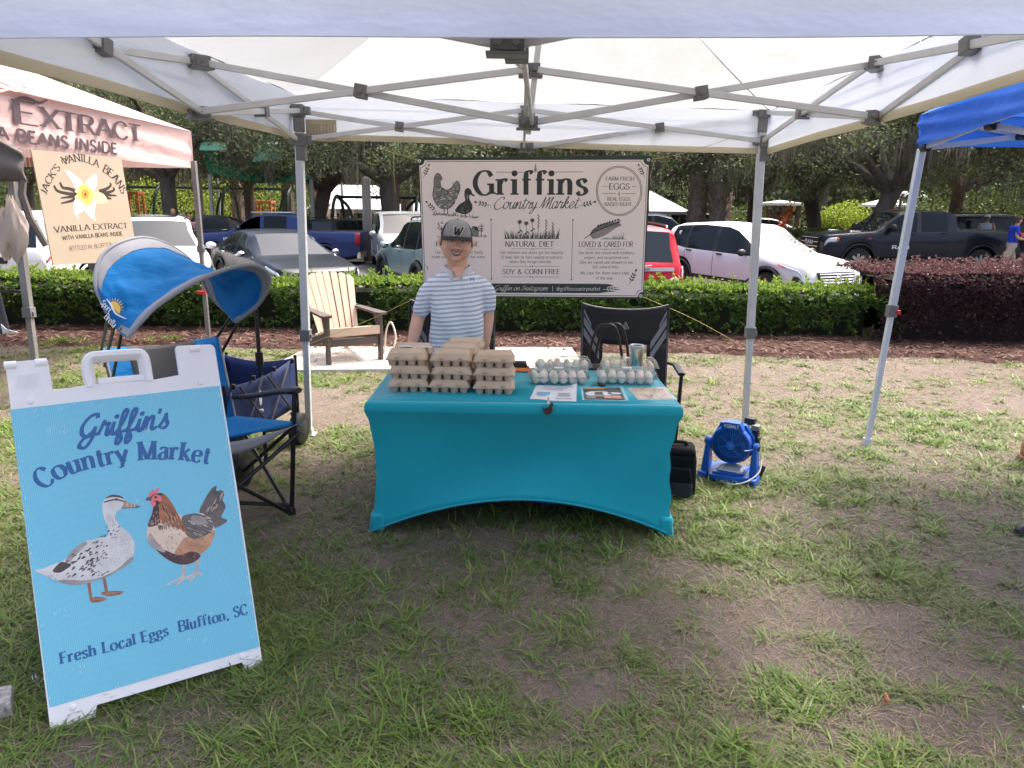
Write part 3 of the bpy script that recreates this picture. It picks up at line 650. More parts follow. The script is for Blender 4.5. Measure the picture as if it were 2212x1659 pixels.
# ---------------------------------------------------------------- park structures
green_steel=mat('green_steel',(.012,.05,.035),.45,var=.15)
def swing(x0,x1,D,zt,lb,ends=None,loc=None):
    X0=(x0-1106)/F*D; X1=(x1-1106)/F*D; g=gheight((X0+X1)/2,D); t=thing('swing_set',lb,'swing set',((X0+X1)/2,D,g)); a=X0-(X0+X1)/2; b=-a; h=zt-g
    mb=MB(); mb.tube([(a,0,h),(b,0,h)],.065,8); mb.build('beam',green_steel,t)
    for s in ([a,b] if ends is None else [(q-1106)/F*D-(X0+X1)/2 for q in ends]):
        if True:
            mb=MB(); mb.tube(cat_rom([(s,-1.3,0),(s,-1.15,h*.55),(s,-.75,h*.9),(s,0,h*1.02),(s,.75,h*.9),(s,1.15,h*.55),(s,1.3,0)],5),.075,8); 
            mb.tube(cat_rom([(s-.9*(1 if s<0 else -1)*-1,-.2,0),(s-.55*(1 if s<0 else -1)*-1,-.1,h*.75),(s,0,h)],5),.07,8); mb.build('end_frame',green_steel,t)
    for q in (.3,.7):
        u=a+(b-a)*q; mb=MB(); mb.tube([(u-.22,0,h),(u-.22,0,.55)],.012,4); mb.tube([(u+.22,0,h),(u+.22,0,.55)],.012,4); mb.box((u,0,.53),(.5,.2,.03)); mb.build('swing',black_plastic,t)
swing(288,645,40,1.6+(437-409)/F*40,'dark green swing set behind the blue pickup',(368,508,640))
swing(735,905,33,1.6+(439-425)/F*33,'green swing set in front of the white house')
# green shade sail on posts
sail=mat('green_sail',(.01,.30,.16),.7,var=.15,trans=.5); sailm=mat('sunlit_mint_sail',(.25,.62,.48),.7,var=.1,trans=.4)  # mint copy of the green puts the sail's sunlit top into colour
t=thing('shade_sail','green shade sail stretched between posts above the playground','shade sail',(-9,28,gheight(-9,28)))
def tr(px,py,y): return AY(px,py,y)
mb=MB(); A,B,Cc,Dd=tr(452,374,31),tr(672,388,31),tr(640,328,33.5),tr(425,312,33.5)
mb.grid(lambda a,b:(A.lerp(B,a)).lerp(Dd.lerp(Cc,a),b)-V(0,0,.5*math.sin(math.pi*a)*math.sin(math.pi*b)+.2*math.sin(math.pi*a)),10,8); mb.build('sail',sail,t,world=True,solid=.02)
mb=MB(); A2,B2,C2,D2=tr(430,324,28.5),tr(490,326,28.5),tr(486,309,30),tr(436,306,30); mb.grid(lambda a,b:A2.lerp(B2,a).lerp(D2.lerp(C2,a),b),3,3); A2,B2,C2,D2=tr(545,350,28.5),tr(610,342,28.5),tr(598,305,30),tr(560,312,30); mb.grid(lambda a,b:A2.lerp(B2,a).lerp(D2.lerp(C2,a),b),3,3); mb.build('sunlit_sail_top',sailm,t,world=True,solid=.02)
for p in (A,B,Cc,Dd):
    mb=MB(); mb.tube([(p.x,p.y,gheight(p.x,p.y)),(p.x,p.y,p.z)],.08,8); mb.build('post',mat('pale_post',(.45,.46,.42),.6),t,world=True)
wood=mat('grey_wood',(.27,.24,.20),.85,var=.3,scale=4,stretch=(3,3,.4),bump=.003,bscale=30); redwood=mat('orange_wood',(.42,.13,.05),.7,var=.25)
# playground tower pieces (orange-brown roofs)
def tower(px,D,zt,w_,lb):
    x=(px-1106)/F*D; g=gheight(x,D); t=thing('play_tower',lb,'play tower',(x,D,g),0,'orange play towers'); mb=MB(); mb.box((0,0,zt-g),(w_,w_*.8,.18)); mb.box((0,0,zt-g-.35),(w_*.9,w_*.7,.08)); mb.build('roof',redwood,t,bev=.02)
    for a in(-1,1):
        for b in(-1,1): mb=MB(); mb.box((a*w_*.42,b*w_*.33,(zt-g)/2),(.12,.12,zt-g)); mb.build('post',redwood,t)
tower(306,46,1.6+(434-418)/F*46,1.0,'orange wooden play tower seen beside the vanilla board'); tower(581,47,1.6+(437-436)/F*47,1.1,'orange roofed play tower above the blue pickup cab')
# white house with porch
hw=mat('house_wall',(.55,.56,.54),.8,var=.08,scale=2); roofm=mat('metal_roof',(.72,.74,.76),.4,.2,var=.06,scale=3,stretch=(9,.3,1)); trimw=mat('house_trim',(.75,.75,.73),.6,var=.04); dglass=glassmat('dark_glass',(.02,.025,.03),.05,.95)
D=54; x0=(690-1106)/F*D; x1=(842-1106)/F*D; g=gheight(x0,D); t=thing('house','white house with a pale metal roof and porch columns','house',((x0+x1)/2,D,g)); wd=x1-x0; h=1.6+(437-447)/F*D-g
mb=MB(); mb.box((0,2.5,h/2),(wd,4.2,h)); mb.build('wall',hw,t)
mb=MB(); hh=1.6+(437-418)/F*D-g; mb.add([(-wd/2-.4,-1.2,h),(wd/2+.6,-1.2,h),(wd/2+.6,5,h),(-wd/2-.4,5,h),(-wd/2+1.2,1.9,hh+.7),(wd/2-1.2,1.9,hh+.7)],[(0,1,5,4),(1,2,5),(2,3,4,5),(3,0,4),(3,2,1,0)]); mb.build('roof',roofm,t,smooth=False)
for q in range(5): mb=MB(); mb.taper((-wd/2+.3+q*(wd-.4)/4,-.9,0),(.24,.24),(.2,.2),h); mb.build('column',trimw,t)
for q in (-.28,.05,.33):
    mb=MB(); mb.box((q*wd,.39,h*.55),(.9,.06,1.2)); w_=mb.build('window',trimw,t); mb=MB(); mb.box((q*wd,.35,h*.55),(.76,.04,1.05)); mb.build('pane',dglass,w_)
mb=MB(); mb.box((-.1*wd,.38,1.),(.95,.08,2.)); mb.build('door',mat('house_door',(.08,.06,.05),.5),t)
mb=MB(); mb.box((wd/2+1.6,2.2,(h-.3)/2),(2.4,3,h-.3)); mb.build('side_wing',hw,t); 
mb=MB(); mb.add([(wd/2+.62,.2,h-.3),(wd/2+3.2,.2,h-.3),(wd/2+3.2,4.2,h-.3),(wd/2+.62,4.2,h-.3),(wd/2+.62,2.2,h+.5),(wd/2+3.2,2.2,h+.5)],[(0,1,5,4),(3,4,5,2),(1,2,5),(0,4,3),(3,2,1,0)]); mb.build('side_roof',roofm,t,smooth=False)
def pavilion(px0,px1,D,pye,pyr,lb,wallc=None,dep=5):
    x0=(px0-1106)/F*D; x1=(px1-1106)/F*D; g=gheight(x0,D); hzn=445.4+.014*((px0+px1)/2-1106); t=thing('pavilion',lb,'pavilion',((x0+x1)/2,D,g)); wd=x1-x0; h=1.6+(hzn-pye)/F*D-g; hr=1.6+(hzn-pyr)/F*D-g
    mb=MB(); mb.add([(-wd/2,0,h),(wd/2,0,h),(wd/2,dep,h),(-wd/2,dep,h),(-wd*.06,dep/2,hr),(wd*.06,dep/2,hr),(-wd/2,0,h-.14),(wd/2,0,h-.14),(wd/2,dep,h-.14),(-wd/2,dep,h-.14)],[(0,1,5,4),(1,2,5),(2,3,4,5),(3,0,4),(6,7,1,0),(7,8,2,1),(8,9,3,2),(9,6,0,3),(9,8,7,6)]); mb.build('roof',roofm,t,smooth=False)
    bw=mat('brown_post',(.07,.045,.035),.8)
    for q in (-.42,-.14,.14,.42):
        mb=MB(); mb.box((q*wd,.4,(h-.14)/2),(.2,.2,h-.14)); 
        for s in(-1,1): mb.bar((q*wd,.4,h-.85),(q*wd+s*.6,.4,h-.2),.12,.12)
        mb.build('post',bw,t)
    mb=MB(); mb.box((0,dep*.6,(h-.4)/2),(wd*.9,.2,h-.4)); mb.build('wall',wallc or mat('tan_wall',(.36,.30,.22),.85),t)
pavilion(1310,1478,38,456,408,'open pavilion with a white hipped roof right of the banner',None,6)
pavilion(1652,1712,44,439,433,'low brown shelter under the oak limbs',mat('brick_wall',(.22,.12,.09),.9),3)
pavilion(1897,1955,50,443,428,'small white roofed kiosk behind the cab of the dark pickup'); pavilion(1925,1970,58,424,414,'second kiosk with a red eave rising behind the small white roofed one',mat('red_wall',(.32,.08,.06),.8),4)
def post(name,px,pyt,D,w_,lb,m,cat,group=None,dep=None,r=None,tilt=0):
    p=AY(px,pyt,D); g=gheight(p.x,D); t=thing(name,lb,cat,(p.x,D,g),0,group); mb=MB(); h=p.z-g
    if r: mb.tube([(0,0,-.1),(tilt,0,h)],r,8)
    else: mb.taper((0,0,-.1),(w_,dep or w_),(w_,dep or w_),h+.1-w_*.3); mb.taper((0,0,h-w_*.3),(w_,dep or w_),(w_*.35,(dep or w_)*.35),w_*.3)
    mb.build('shaft',m,t); return t
post('bollard',680,590,11.4,.21,'grey wooden bollard left of the garden chair behind the hedge',wood,'bollard','wooden bollards along the parking lot')
post('bollard',1458,600,11.3,.2,'grey wooden bollard in front of the red van behind the hedge',wood,'bollard','wooden bollards along the parking lot')
post('timber_post',790,381,27,.30,'tall weathered board post left of the banner',wood,'post',None,.12)
post('lamp_pole',530,330,45,.1,'slim grey pole left of the smooth palm',mat('grey_pole',(.3,.31,.3),.5),'pole',None,None,.06) if False else None
post('pole',468,384,43,.1,'short grey pole beside the smooth palm',mat('grey_pole',(.38,.39,.38),.5),'pole','slim poles in the park',None,.1)
post('pole',1937,420,33,.1,'slim pale pole leaning behind the roof of the dark pickup',mat('grey_pole',(.38,.39,.38),.5),'pole','slim poles in the park',None,.05,.25)
post('pole',738,395,42,.1,'thin pale pole by the palm behind the tent leg',mat('grey_pole',(.38,.39,.38),.5),'pole','slim poles in the park',None,.06)
for px,lb in((2007,'yellow wooden stake behind the cab of the dark pickup'),): post('stake',px,425,31,.1,lb,mat('yellow_stake',(.5,.36,.05),.6),'stake',None,None,.035,.2)
for px,py,D,lb in ((1706,455,32,'orange flower cluster in the dark clipped hedge'),(1692,478,29,'orange flower spike among the palmettos'),(1482,470,40,'orange sign board beyond the palm trunks')):
    p=AY(px,py,D); t=thing('sign_board' if 'sign' in lb else 'flower',lb,'sign' if 'sign' in lb else 'flower',p); n=60; c=rng.normal(size=(n,3))*np.array([.09,.09,.18]); mb=MB(); mb.box((0,0,0),(.36,.05,.42)); mb.tube([(0,.03,-1.4),(0,.03,0)],.03,6)
    if 'sign' in lb: mb.build('panel',mat('orange_bloom',(.75,.16,.03),.6),t)
    else: quads('bloom',rot_leaves(c,runit(n),rng.uniform(.08,.14,n),rng.uniform(.03,.05,n)),mat('orange_bloom',(.75,.16,.03),.6),None,t)
# rail fence and bin behind the hedge at left
t=thing('rail_fence','low grey timber rail along the parking lot at left','fence',(-7.3,10.9,gheight(-7,10.9)))
mb=MB(); mb.bar(AY(-60,604,10.9),AY(236,608,10.9),.12,.14); mb.build('rail',wood,t,world=True,bev=.01)
for px in(-20,110,225): p=AY(px,606,10.98); mb=MB(); mb.box((p.x,p.y,p.z-.35),(.12,.12,.62)); mb.build('post',wood,t,world=True)
p=AY(240,588,11.6); t=thing('trash_bin','dark ribbed bin standing behind the rail under the vanilla board','bin',(p.x,p.y,gheight(p.x,p.y)))
mb=MB(); hb=p.z-gheight(p.x,p.y)+.16; mb.lathe([(.26,0)]+[(.28+.012*(q%2),.05+q*hb/14) for q in range(13)]+[(.31,hb*.95),(.31,hb),(.27,hb)],20); mb.build('barrel',mat('bin_grey',(.055,.06,.06),.6),t)
# ---------------------------------------------------------------- tent helpers
def fabric(name,c,trans,rough=.75,wr=.01,var=.05,dirt=None):
    if name in MC: return MC[name]
    m=mat(name,c,rough,var=var,scale=1.2,trans=trans); nt=m.node_tree; b=nt.nodes['Principled BSDF']; b.inputs['Specular IOR Level'].default_value=.25
    n=_noise(nt,3.2,4,stretch=(1,1,2.2)); _bump(nt,b,n,wr)
    if dirt:
        l=b.inputs['Base Color'].links[0]; src=l.from_socket; f=_ramp(nt,_noise(nt,2.6,6,rough=.7),[(.52,(0,)*3),(.72,(1,)*3)]); f2=_ramp(nt,_noise(nt,30,4,rough=.75),[(.55,(0,)*3),(.75,(1,)*3)])
        mm=nt.nodes.new('ShaderNodeMath'); mm.operation='MULTIPLY'; nt.links.new(f,mm.inputs[0]); mm.inputs[1].default_value=.28
        o=_mix(nt,mm.outputs[0],src,dirt); o=_mix(nt,f2,o,o); nt.links.new(o,b.inputs['Base Color'])
        for n_ in nt.nodes:
            if n_.type=='BSDF_TRANSLUCENT': nt.links.new(o,n_.inputs[0])
    return m
wfab=fabric('white_canopy',(.70,.72,.745),.22,wr=.012,dirt=(.55,.50,.42))
wval=fabric('skytint_valance',(.79,.85,.94),.24,wr=.012)  # white cloth with the bluish skylight of its shaded side put into the colour
alu=mat('grey_tube',(.56,.575,.60),.45,.15,var=.08); legw=mat('leg_white',(.55,.57,.58),.4,.1,var=.06); brk=mat('bracket_plastic',(.15,.153,.158),.5,var=.15)
hem=fabric('cream_hem',(.66,.60,.46),.3,wr=.004)
# ---------------------------------------------------------------- main white tent
c_BL,c_BR=AY(640,301,5.13),AY(1658,333,5.27); c_FL,c_FR=AY(-222,85,1.93),AY(2580,71,1.95)
tent=thing('canopy_tent','white pop up canopy tent with grey scissor frame over the egg table','tent',(.15,3.55,0))
VH=.275
s_BL,s_BR,s_FL,s_FR=[p+V(0,0,VH)+(V(.15,3.55,0)-V(p.x,p.y,0))*.008 for p in(c_BL,c_BR,c_FL,c_FR)]
peak=V(.16,3.58,3.02)
mb=MB()
def slope(a,b):
    def f(u,v):
        p=a.lerp(b,u).lerp(peak,v); p.z-=.13*math.sin(math.pi*min(1,v*1.05))*(.35+.65*math.sin(math.pi*u)) ; p.z+=.006*math.sin(u*23+v*5)*(1-v); return p
    return f
for a,b in((s_BL,s_BR),(s_BR,s_FR),(s_FR,s_FL),(s_FL,s_BL)): mb.grid(slope(a,b),24,16)
mb.build('canopy_roof',wfab,tent,world=True,weld=True,ang=25)
def valance(a0,b0,a1,b1,name,amp,hemm=True):
    """a0,b0 bottom corners; a1,b1 top corners"""
    mb=MB(); d=(b0-a0).normalized(); nrm=d.cross(V(0,0,1))
    L=(b0-a0).length
    def f(u,v):
        p=a0.lerp(b0,u).lerp(a1.lerp(b1,u),v); w=amp*(math.sin(u*L*3.1+v*4)+.6*math.sin(u*L*7.3+2*v+1.)+.5*math.sin(v*9+u*3))*(1-v*.75); p=p+nrm*w; p.z+=.004*math.sin(u*L*2.2)*(1-v); return p
    mb.grid(f,40,8,0)
    g=lambda u,v: f(u,v*.14)+nrm*.006-V(0,0,.002)
    mb.grid(g,40,1,1)
    g2=lambda u,v: f(u,v*.14)-nrm*.006-V(0,0,.002)
    mb.grid(g2,40,1,1)
    g3=lambda u,v: f(u,.0)+nrm*(.006-v*.012)-V(0,0,.002)
    mb.grid(g3,40,1,1)
    for h_ in (.46,.50,.72): mb.grid(lambda u,v,h_=h_: f(u,h_+v*.012)+nrm*.0035,40,1,0); mb.grid(lambda u,v,h_=h_: f(u,h_+v*.012)-nrm*.0035,40,1,0)
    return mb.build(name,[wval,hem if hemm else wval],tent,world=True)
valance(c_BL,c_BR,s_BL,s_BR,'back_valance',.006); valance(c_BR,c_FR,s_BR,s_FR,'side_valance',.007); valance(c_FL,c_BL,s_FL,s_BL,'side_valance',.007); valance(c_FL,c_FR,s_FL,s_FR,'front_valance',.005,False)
def tleg(base_,top_,par,brk_t,w0=.05,w1=.04,foot=.09,m=legw,world=True):
    mb=MB(); d=top_-base_; mid=base_+d*brk_t; mb.bar(mid,top_,w0,w0,0,(0,1,0)); o=mb.build('leg',m,par,world=world,bev=.004)
    mb=MB(); mb.bar(base_,mid,w1,w1,0,(0,1,0)); mb.build('lower_leg',m,o if False else par,world=world,bev=.003)
    mb=MB(); mb.bar(mid-d.normalized()*.035,mid+d.normalized()*.045,w0+.016,w0+.016,0,(0,1,0)); mb.box(mid+V(w0*.6,-.01,0),(.03,.02,.03)); mb.build('leg_clip',brk,par,world=world,bev=.003)
    mb=MB(); mb.box(base_+V(0,0,.006),(foot,foot,.012)); mb.box(base_+V(0,0,.03),(w1+.012,w1+.012,.045)); mb.build('foot_plate',legw if m is legw else m,par,world=world)
gBL,gBR=G(668,940),G(1608,931); tBL,tBR=AY(644,232,5.03),AY(1649,236,5.27)
tleg(gBL,tBL,tent,.325); tleg(gBR,tBR,tent,.325)
gFL,gFR=V(-1.74,2.02,0),V(1.75,2.1,0); tFL,tFR=V(-1.70,2.04,2.25),V(1.68,2.1,2.27); tleg(gFL,tFL,tent,.325); tleg(gFR,tFR,tent,.325)
def bracket(p,s=.06,d=(1,0,0),n=1):
    mb=MB(); d=Vector(d).normalized(); mb.bar(p-d*s,p+d*s,.046,.054,0); mb.bar(p-d*s*.6,p+d*s*.6,.058,.044,0)
    mb.tube([p+d*s*.5-V(0,.045,0),p+d*s*.5+V(0,.045,0)],.013,8); mb.tube([p-d*s*.5-V(0,.045,0),p-d*s*.5+V(0,.045,0)],.013,8)
    mb.bar(p-d*s*1.25+V(0,0,-.028),p+d*s*1.25+V(0,0,-.028),.07,.008,0); return mb.build('bracket',brk,tent,world=True,bev=.002)
N={}
N['BLt']=tBL-V(0,0,.02); N['BRt']=tBR-V(0,0,.02); N['BLs']=AY(650,302,5.03); N['BRs']=AY(1651,306,5.27)
N['Bu']=AY(1138,238,5.17); N['Bl']=AY(1138,318,5.17); N['Lu']=AY(430,133,3.56); N['Ll']=AY(430,243,3.56); N['Ru']=AY(1893,137,3.62); N['Rl']=AY(1886,253,3.62)
N['Cu']=AY(1146,151,3.58); N['Cl']=AY(1141,265,3.58); N['Fu']=AY(1105,40,2.05); N['Fl']=AY(1096,93,2.05)
N['FLt']=tFL-V(0,0,.02); N['FRt']=tFR-V(0,0,.02); N['FLs']=V(-1.70,2.04,2.10); N['FRs']=V(1.69,2.1,2.12)
_X=AY(215,100,2.83); N['FLt']=_X*2-N['Ll']; N['FLs']=_X*2-N['Lu']
_X=AY(2100,98,2.88); N['FRt']=_X*2-N['Rl']; N['FRs']=_X*2-N['Ru']
def scissor(a_t,a_s,b_u,b_l,off=V(0,.018,0)):
    for p,q,o in((N[a_t],N[b_l],off),(N[a_s],N[b_u],-off)):
        mb=MB(); mb.bar(p+o,q+o,.016,.030); mb.build('truss_bar',alu,tent,world=True,bev=.003)
    p,q=N[a_t],N[b_l]; r,s=N[a_s],N[b_u]; # crossing
    d1=q-p; d2=s-r; M2=np.array([[d1.x,-d2.x],[d1.y,-d2.y],[d1.z,-d2.z]]); tt=np.linalg.lstsq(M2,np.array(r-p),rcond=None)[0]; x=p+d1*float(tt[0])
    mb=MB(); dd=d1.normalized(); mb.bar(x-dd*.028,x+dd*.028,.07,.058); mb.tube([x-V(0,.045,0),x+V(0,.045,0)],.014,8); mb.build('pivot',brk,tent,world=True,bev=.002)
hx=V(.018,0,0)
scissor('BLt','BLs','Bu','Bl'); scissor('BRt','BRs','Bu','Bl'); scissor('BLt','BLs','Lu','Ll',hx); scissor('FLt','FLs','Lu','Ll',hx); scissor('BRt','BRs','Ru','Rl',hx); scissor('FRt','FRs','Ru','Rl',hx)
scissor('Lu','Ll','Cu','Cl'); scissor('Ru','Rl','Cu','Cl'); scissor('Bu','Bl','Cu','Cl',hx); scissor('Fu','Fl','Cu','Cl',hx); scissor('FLt','FLs','Fu','Fl'); scissor('FRt','FRs','Fu','Fl')
for k in('Bu','Bl','Cu','Cl','Fu','Fl'): bracket(N[k],.044)
for k in('Lu','Ll','Ru','Rl'): bracket(N[k],.045,(.5,.6,0))
for k in('BLt','BRt','BLs','BRs'):
    mb=MB(); mb.box(N[k],(.075,.075,.075)); mb.bar(N[k]-V(.075,0,0),N[k]+V(.075,0,0),.05,.05); mb.box(N[k]-V(0,0,.08),(.06,.06,.1)); mb.build('corner_bracket',brk,tent,world=True,bev=.004)
mb=MB(); mb.bar(N['Cl']-V(0,0,.05),V(peak.x,peak.y,peak.z-.12),.026,.026,0,(0,1,0)); mb.build('centre_post',alu,tent,world=True)
mb=MB(); mb.ell(V(peak.x,peak.y,peak.z-.10),(.07,.07,.05)); mb.build('peak_cap',brk,tent,world=True)
# sewn paper pocket in the back left corner (text seen through the cloth from behind)
lab=fabric('label_pocket',(.62,.56,.42),.35,wr=.003); labt=mat('label_ink',(.42,.38,.30),.8)
mb=MB(); A=AY(658,258,5.09); mb.box(AY(694,282,5.09),(.20,.004,.135),0)
nn=V(0,-1,0); q0=AY(694,282,5.085)
for i,x in enumerate((-.075,-.05,-.03,-.01,.015,.035,.055,.075)): mb.box(q0+V(x,0,.015),(.012,.002,.04+.008*(i%3)),1)
for z in(-.02,-.035,-.05): mb.box(q0+V(0,0,z),(.16,.002,.006),1)
mb.build('label_pocket',[lab,labt],tent,world=True)
# clear corner sleeves
# ---------------------------------------------------------------- text on planes
def ptext(mb,s,st,pts,cap,plane,mi,smooth=8,up=(0,-1),lift=0.,sx=None):
    o,n=plane; W_=[PL(px,py,o,n) for px,py in pts]; p0=W_[len(W_)//2]; m=pts[len(pts)//2]
    capm=(PL(m[0]+up[0]*cap,m[1]+up[1]*cap,o,n)-p0).length
    P=cat_rom(W_,smooth) if len(W_)>2 else W_
    L=[0.]
    for a,b in zip(P,P[1:]): L.append(L[-1]+(b-a).length)
    polys,w=text2d(s,st,100,'l'); k=L[-1]/w
    LA=np.array(L)
    def fn(u,v,e):
        d=min(max(u*k,0),L[-1]) ; i=min(int(np.searchsorted(LA,d,'right'))-1,len(P)-2); i=max(i,0)
        a,b=P[i],P[i+1]
        if len(P)>2:   # smooth tangent
            t=(P[min(i+2,len(P)-1)]-P[max(i-1,0)]).normalized()
        else: t=(b-a).normalized()
        q=a+(b-a)*((u*k-L[i])/max(L[i+1]-L[i],1e-9)); y=n.cross(t).normalized()
        return q+y*(v*capm/100)+n*(e+lift)
    put(mb,polys,fn,mi)
def pshape(mb,polys,plane,mi,tf=lambda x,y:(x,y),lift=0.,eps=2.5e-5):
    o,n=plane
    for p,l in polys: mb.face([PL(*tf(u,v),o,n)+n*(.0004+l*eps+lift) for u,v in p],mi)
# ---------------------------------------------------------------- pink tent
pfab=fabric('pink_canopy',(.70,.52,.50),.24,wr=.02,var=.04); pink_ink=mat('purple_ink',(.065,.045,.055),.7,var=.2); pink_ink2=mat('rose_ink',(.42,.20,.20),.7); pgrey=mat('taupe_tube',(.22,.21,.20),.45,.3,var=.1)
fb,ft=AY(417,363,8.8),AY(413,284,8.8); nb_,ntp=AY(0,315,6.05),AY(0,188,6.05)
nb2=fb.lerp(nb_,1.10); nt2=ft.lerp(ntp,1.10); side=(fb-nb2); side.z=0; out=V(-side.y,side.x,0).normalized()   # inward (to the left)
if out.x>0: out=-out
fl,nl=fb+out*3.0,nb2+out*3.0
pt=thing('canopy_tent','pale pink canopy tent lettered with dark text at left','tent',((fb.x+nl.x)/2,(fb.y+nl.y)/2,0))
pk=(fb+nl)/2; pk.z=3.05
tops=[nt2,ft,ft+out*3.0,nt2+out*3.0]; bots=[nb2,fb,fl,nl]
mb=MB()
for i in range(4):
    a,b=tops[i],tops[(i+1)%4]
    def f(u,v,a=a,b=b): p=a.lerp(b,u).lerp(pk,v); p.z-=.10*math.sin(math.pi*v)*math.sin(math.pi*u); return p
    mb.grid(f,14,10)
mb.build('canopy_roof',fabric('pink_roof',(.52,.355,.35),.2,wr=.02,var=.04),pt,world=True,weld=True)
mb=MB(); pn=V(side.y,-side.x,0).normalized()
if pn.x<0: pn=-pn
for i in range(4):
    a0,b0,a1,b1=bots[i],bots[(i+1)%4],tops[i],tops[(i+1)%4]; nr=(b0-a0).cross(V(0,0,1)).normalized()
    if i==0: continue
    mb.grid(lambda u,v:a0.lerp(b0,u).lerp(a1.lerp(b1,u),v)+nr*.02*math.sin(u*17+v*3)*(1-v),30,4)
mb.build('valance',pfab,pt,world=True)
mb=MB(); cen=(nb2+fb+nt2+ft)/4; pn=(fb-nb2).cross(ft-fb).normalized()
if pn.dot(CP-cen)<0: pn=-pn
pplane=(fb,pn)
def pf(u,v):
    p=nb2.lerp(fb,u).lerp(nt2.lerp(ft,u),v); p=p+pn*((p-fb).dot(pn)*-1); return p-pn*.004+pn*(-.010*(1+math.sin(u*9+v*7))*.5-.008*(1+math.sin(v*14+u*5)))*(1 if v<.999 else 0)
mb.grid(pf,40,10,0)
ptext(mb,'XTRACT',dict(thick=19,thin=9,nib=R(5),serif=6,track=10),[(90,273),(200,291),(306,306)],38,pplane,1)
ptext(mb,'E',dict(thick=17,thin=7.5,nib=R(5),serif=5),[(32,266),(58,270),(84,274)],50,pplane,1,lift=.002)
pshape(mb,line2d([(22,238),(28,222),(42,212),(62,214),(84,222),(102,216)],6,False,6,lambda t:.4+.9*math.sin(math.pi*t)),pplane,1,lift=.003)
ptext(mb,'A BEANS INSIDE',dict(SANSB,track=12),[(-6,300),(120,317),(254,333)],25,pplane,1)
mb.build('lettered_valance',[pfab,pink_ink],pt,world=True)
# reddish marks printed on the roof slope
rn=(ft-nt2).cross(pk-nt2).normalized()
if rn.dot(CP-nt2)<0: rn=-rn
mb=MB(); rp=(nt2.lerp(ft,.5).lerp(pk,.18)-V(0,0,.0)+rn*.03,rn); ptext(mb,'S',SERIFB,[(42,186),(66,192)],20,rp,1); pshape(mb,line2d([(-40,180),(-5,196),(20,193),(38,199)],8,False,6,lambda t:1.1-t),rp,0); pshape(mb,line2d([(4,160),(16,168),(28,170)],5,False,5),rp,0)
mb.build('roof_lettering',[pink_ink2,pink_ink],pt,world=True)
# inner far valance reversed print
mb=MB()
for i,x in enumerate((52,60,68,74)): p=AY(x,350,8.83); mb.box(p,(.03,.01,.10),0)
mb.build('valance_lettering',pink_ink2,pt,world=True)
lA=AY(24,372,5.95); lB=AY(76,800,6.0); lC=G(88,873); tleg(lC,AY(16,310,5.95),pt,.36,.055,.045,.1,pgrey)
lD=AY(419,358,8.7); gD=G(452,742); gD=V(lD.x+.02,8.66,0); tleg(gD,lD+V(0,0,.05),pt,.52,.055,.045,.1,pgrey)
mb=MB(); p=AY(436,632,8.62); mb.box(p,(.10,.06,.035)); mb.build('leg_button',mat('red_button',(.55,.02,.02),.4),pt,world=True)
for q in (fl+V(0,0,.1),nl+V(0,0,.1)): tleg(V(q.x,q.y,0),q,pt,.5,.055,.045,.1,pgrey)
# ratchet strap, plastic bag, brown folded cover and black cloth by the taupe leg
p=AY(47,629,5.97); t=thing('strap','thin black strap buckled round the grey tent leg','strap',p); mb=MB(); mb.tube([p+V(-1.2,0,-.0),p+V(-.3,0,0),p+V(.06,0,-.003)],.008,6); mb.box(p-V(.07,.02,0),(.12,.02,.025)); mb.box(p,(.085,.085,.018)); mb.build('webbing',black_plastic,t,world=True)
tag(t,None)
def bagfn(cx,cy,sx,sy,D,seed,nn=14):
    r=random.Random(seed)
    def f(u,v):
        a=u*2*math.pi; k=.6+.4*math.sin(math.pi*v)+.18*math.sin(3*a+v*9+seed)+.12*math.sin(7*a-5*v); p=AY(cx,cy,D); return p+V(math.cos(a)*sx*k*math.sin(math.pi*min(1,v*.9+.06)),math.sin(a)*sx*.5*k,(.5-v)*sy+.02*math.sin(5*a))
    return f
mb=MB(); mb.grid(bagfn(33,500,.09,.52,5.85,3),24,16); mb.grid(bagfn(8,505,.10,.38,5.85,5),24,12); p=AY(33,500,5.85)
o=mb.build('plastic_bag',mat('film',(.62,.55,.50),.35,var=.1,trans=.5),None,loc=p); tag(o,'crumpled pale plastic bag tied to the grey tent leg','bag')
mb=MB(); p=AY(5,345,5.75); 
def cov(u,v): a=(u-.5)*2; return p+V(-.35+u*.52,-.05*math.cos(a)+.02*math.sin(v*7),.13-.28*v-.08*max(0,u-.75)*4*(1-v))
mb.grid(cov,16,10); mb.tube([p+V(.15,-.02,-.14),p+V(.13,-.03,-.25),p+V(.16,-.02,-.42),p+V(.24,0,-.62)],.012,6)
tag(mb.build('folded_cover',mat('brown_canvas',(.10,.085,.078),.8,var=.2,bump=.003,bscale=60),None,solid=.03,loc=p),'dark brown folded canvas hanging below the pink valance at the frame edge','cover')
mb=MB(); A,B,Cc,Dd=AY(-70,632,5.6),AY(-1,632,5.6),AY(22,722,5.45),AY(-70,722,5.45); mb.grid(lambda a,b:A.lerp(B,a).lerp(Dd.lerp(Cc,a),b)+V(0,.02*math.sin(a*9),0),8,8)
A2,B2=AY(6,704,5.47),AY(38,722,5.5); mb.grid(lambda a,b:AY(2+b*20,700+b*4+14*b*(1-a),5.46).lerp(AY(6+b*34,722-3*b,5.46),a),4,6,1)
tag(mb.build('table_banner',[mat('black_cloth',(.012,.013,.018),.8),mat('white_cloth',(.6,.6,.62),.8)],None,loc=A,solid=.004),'black hanging cloth with a curled white bottom edge at the left frame edge','cloth')
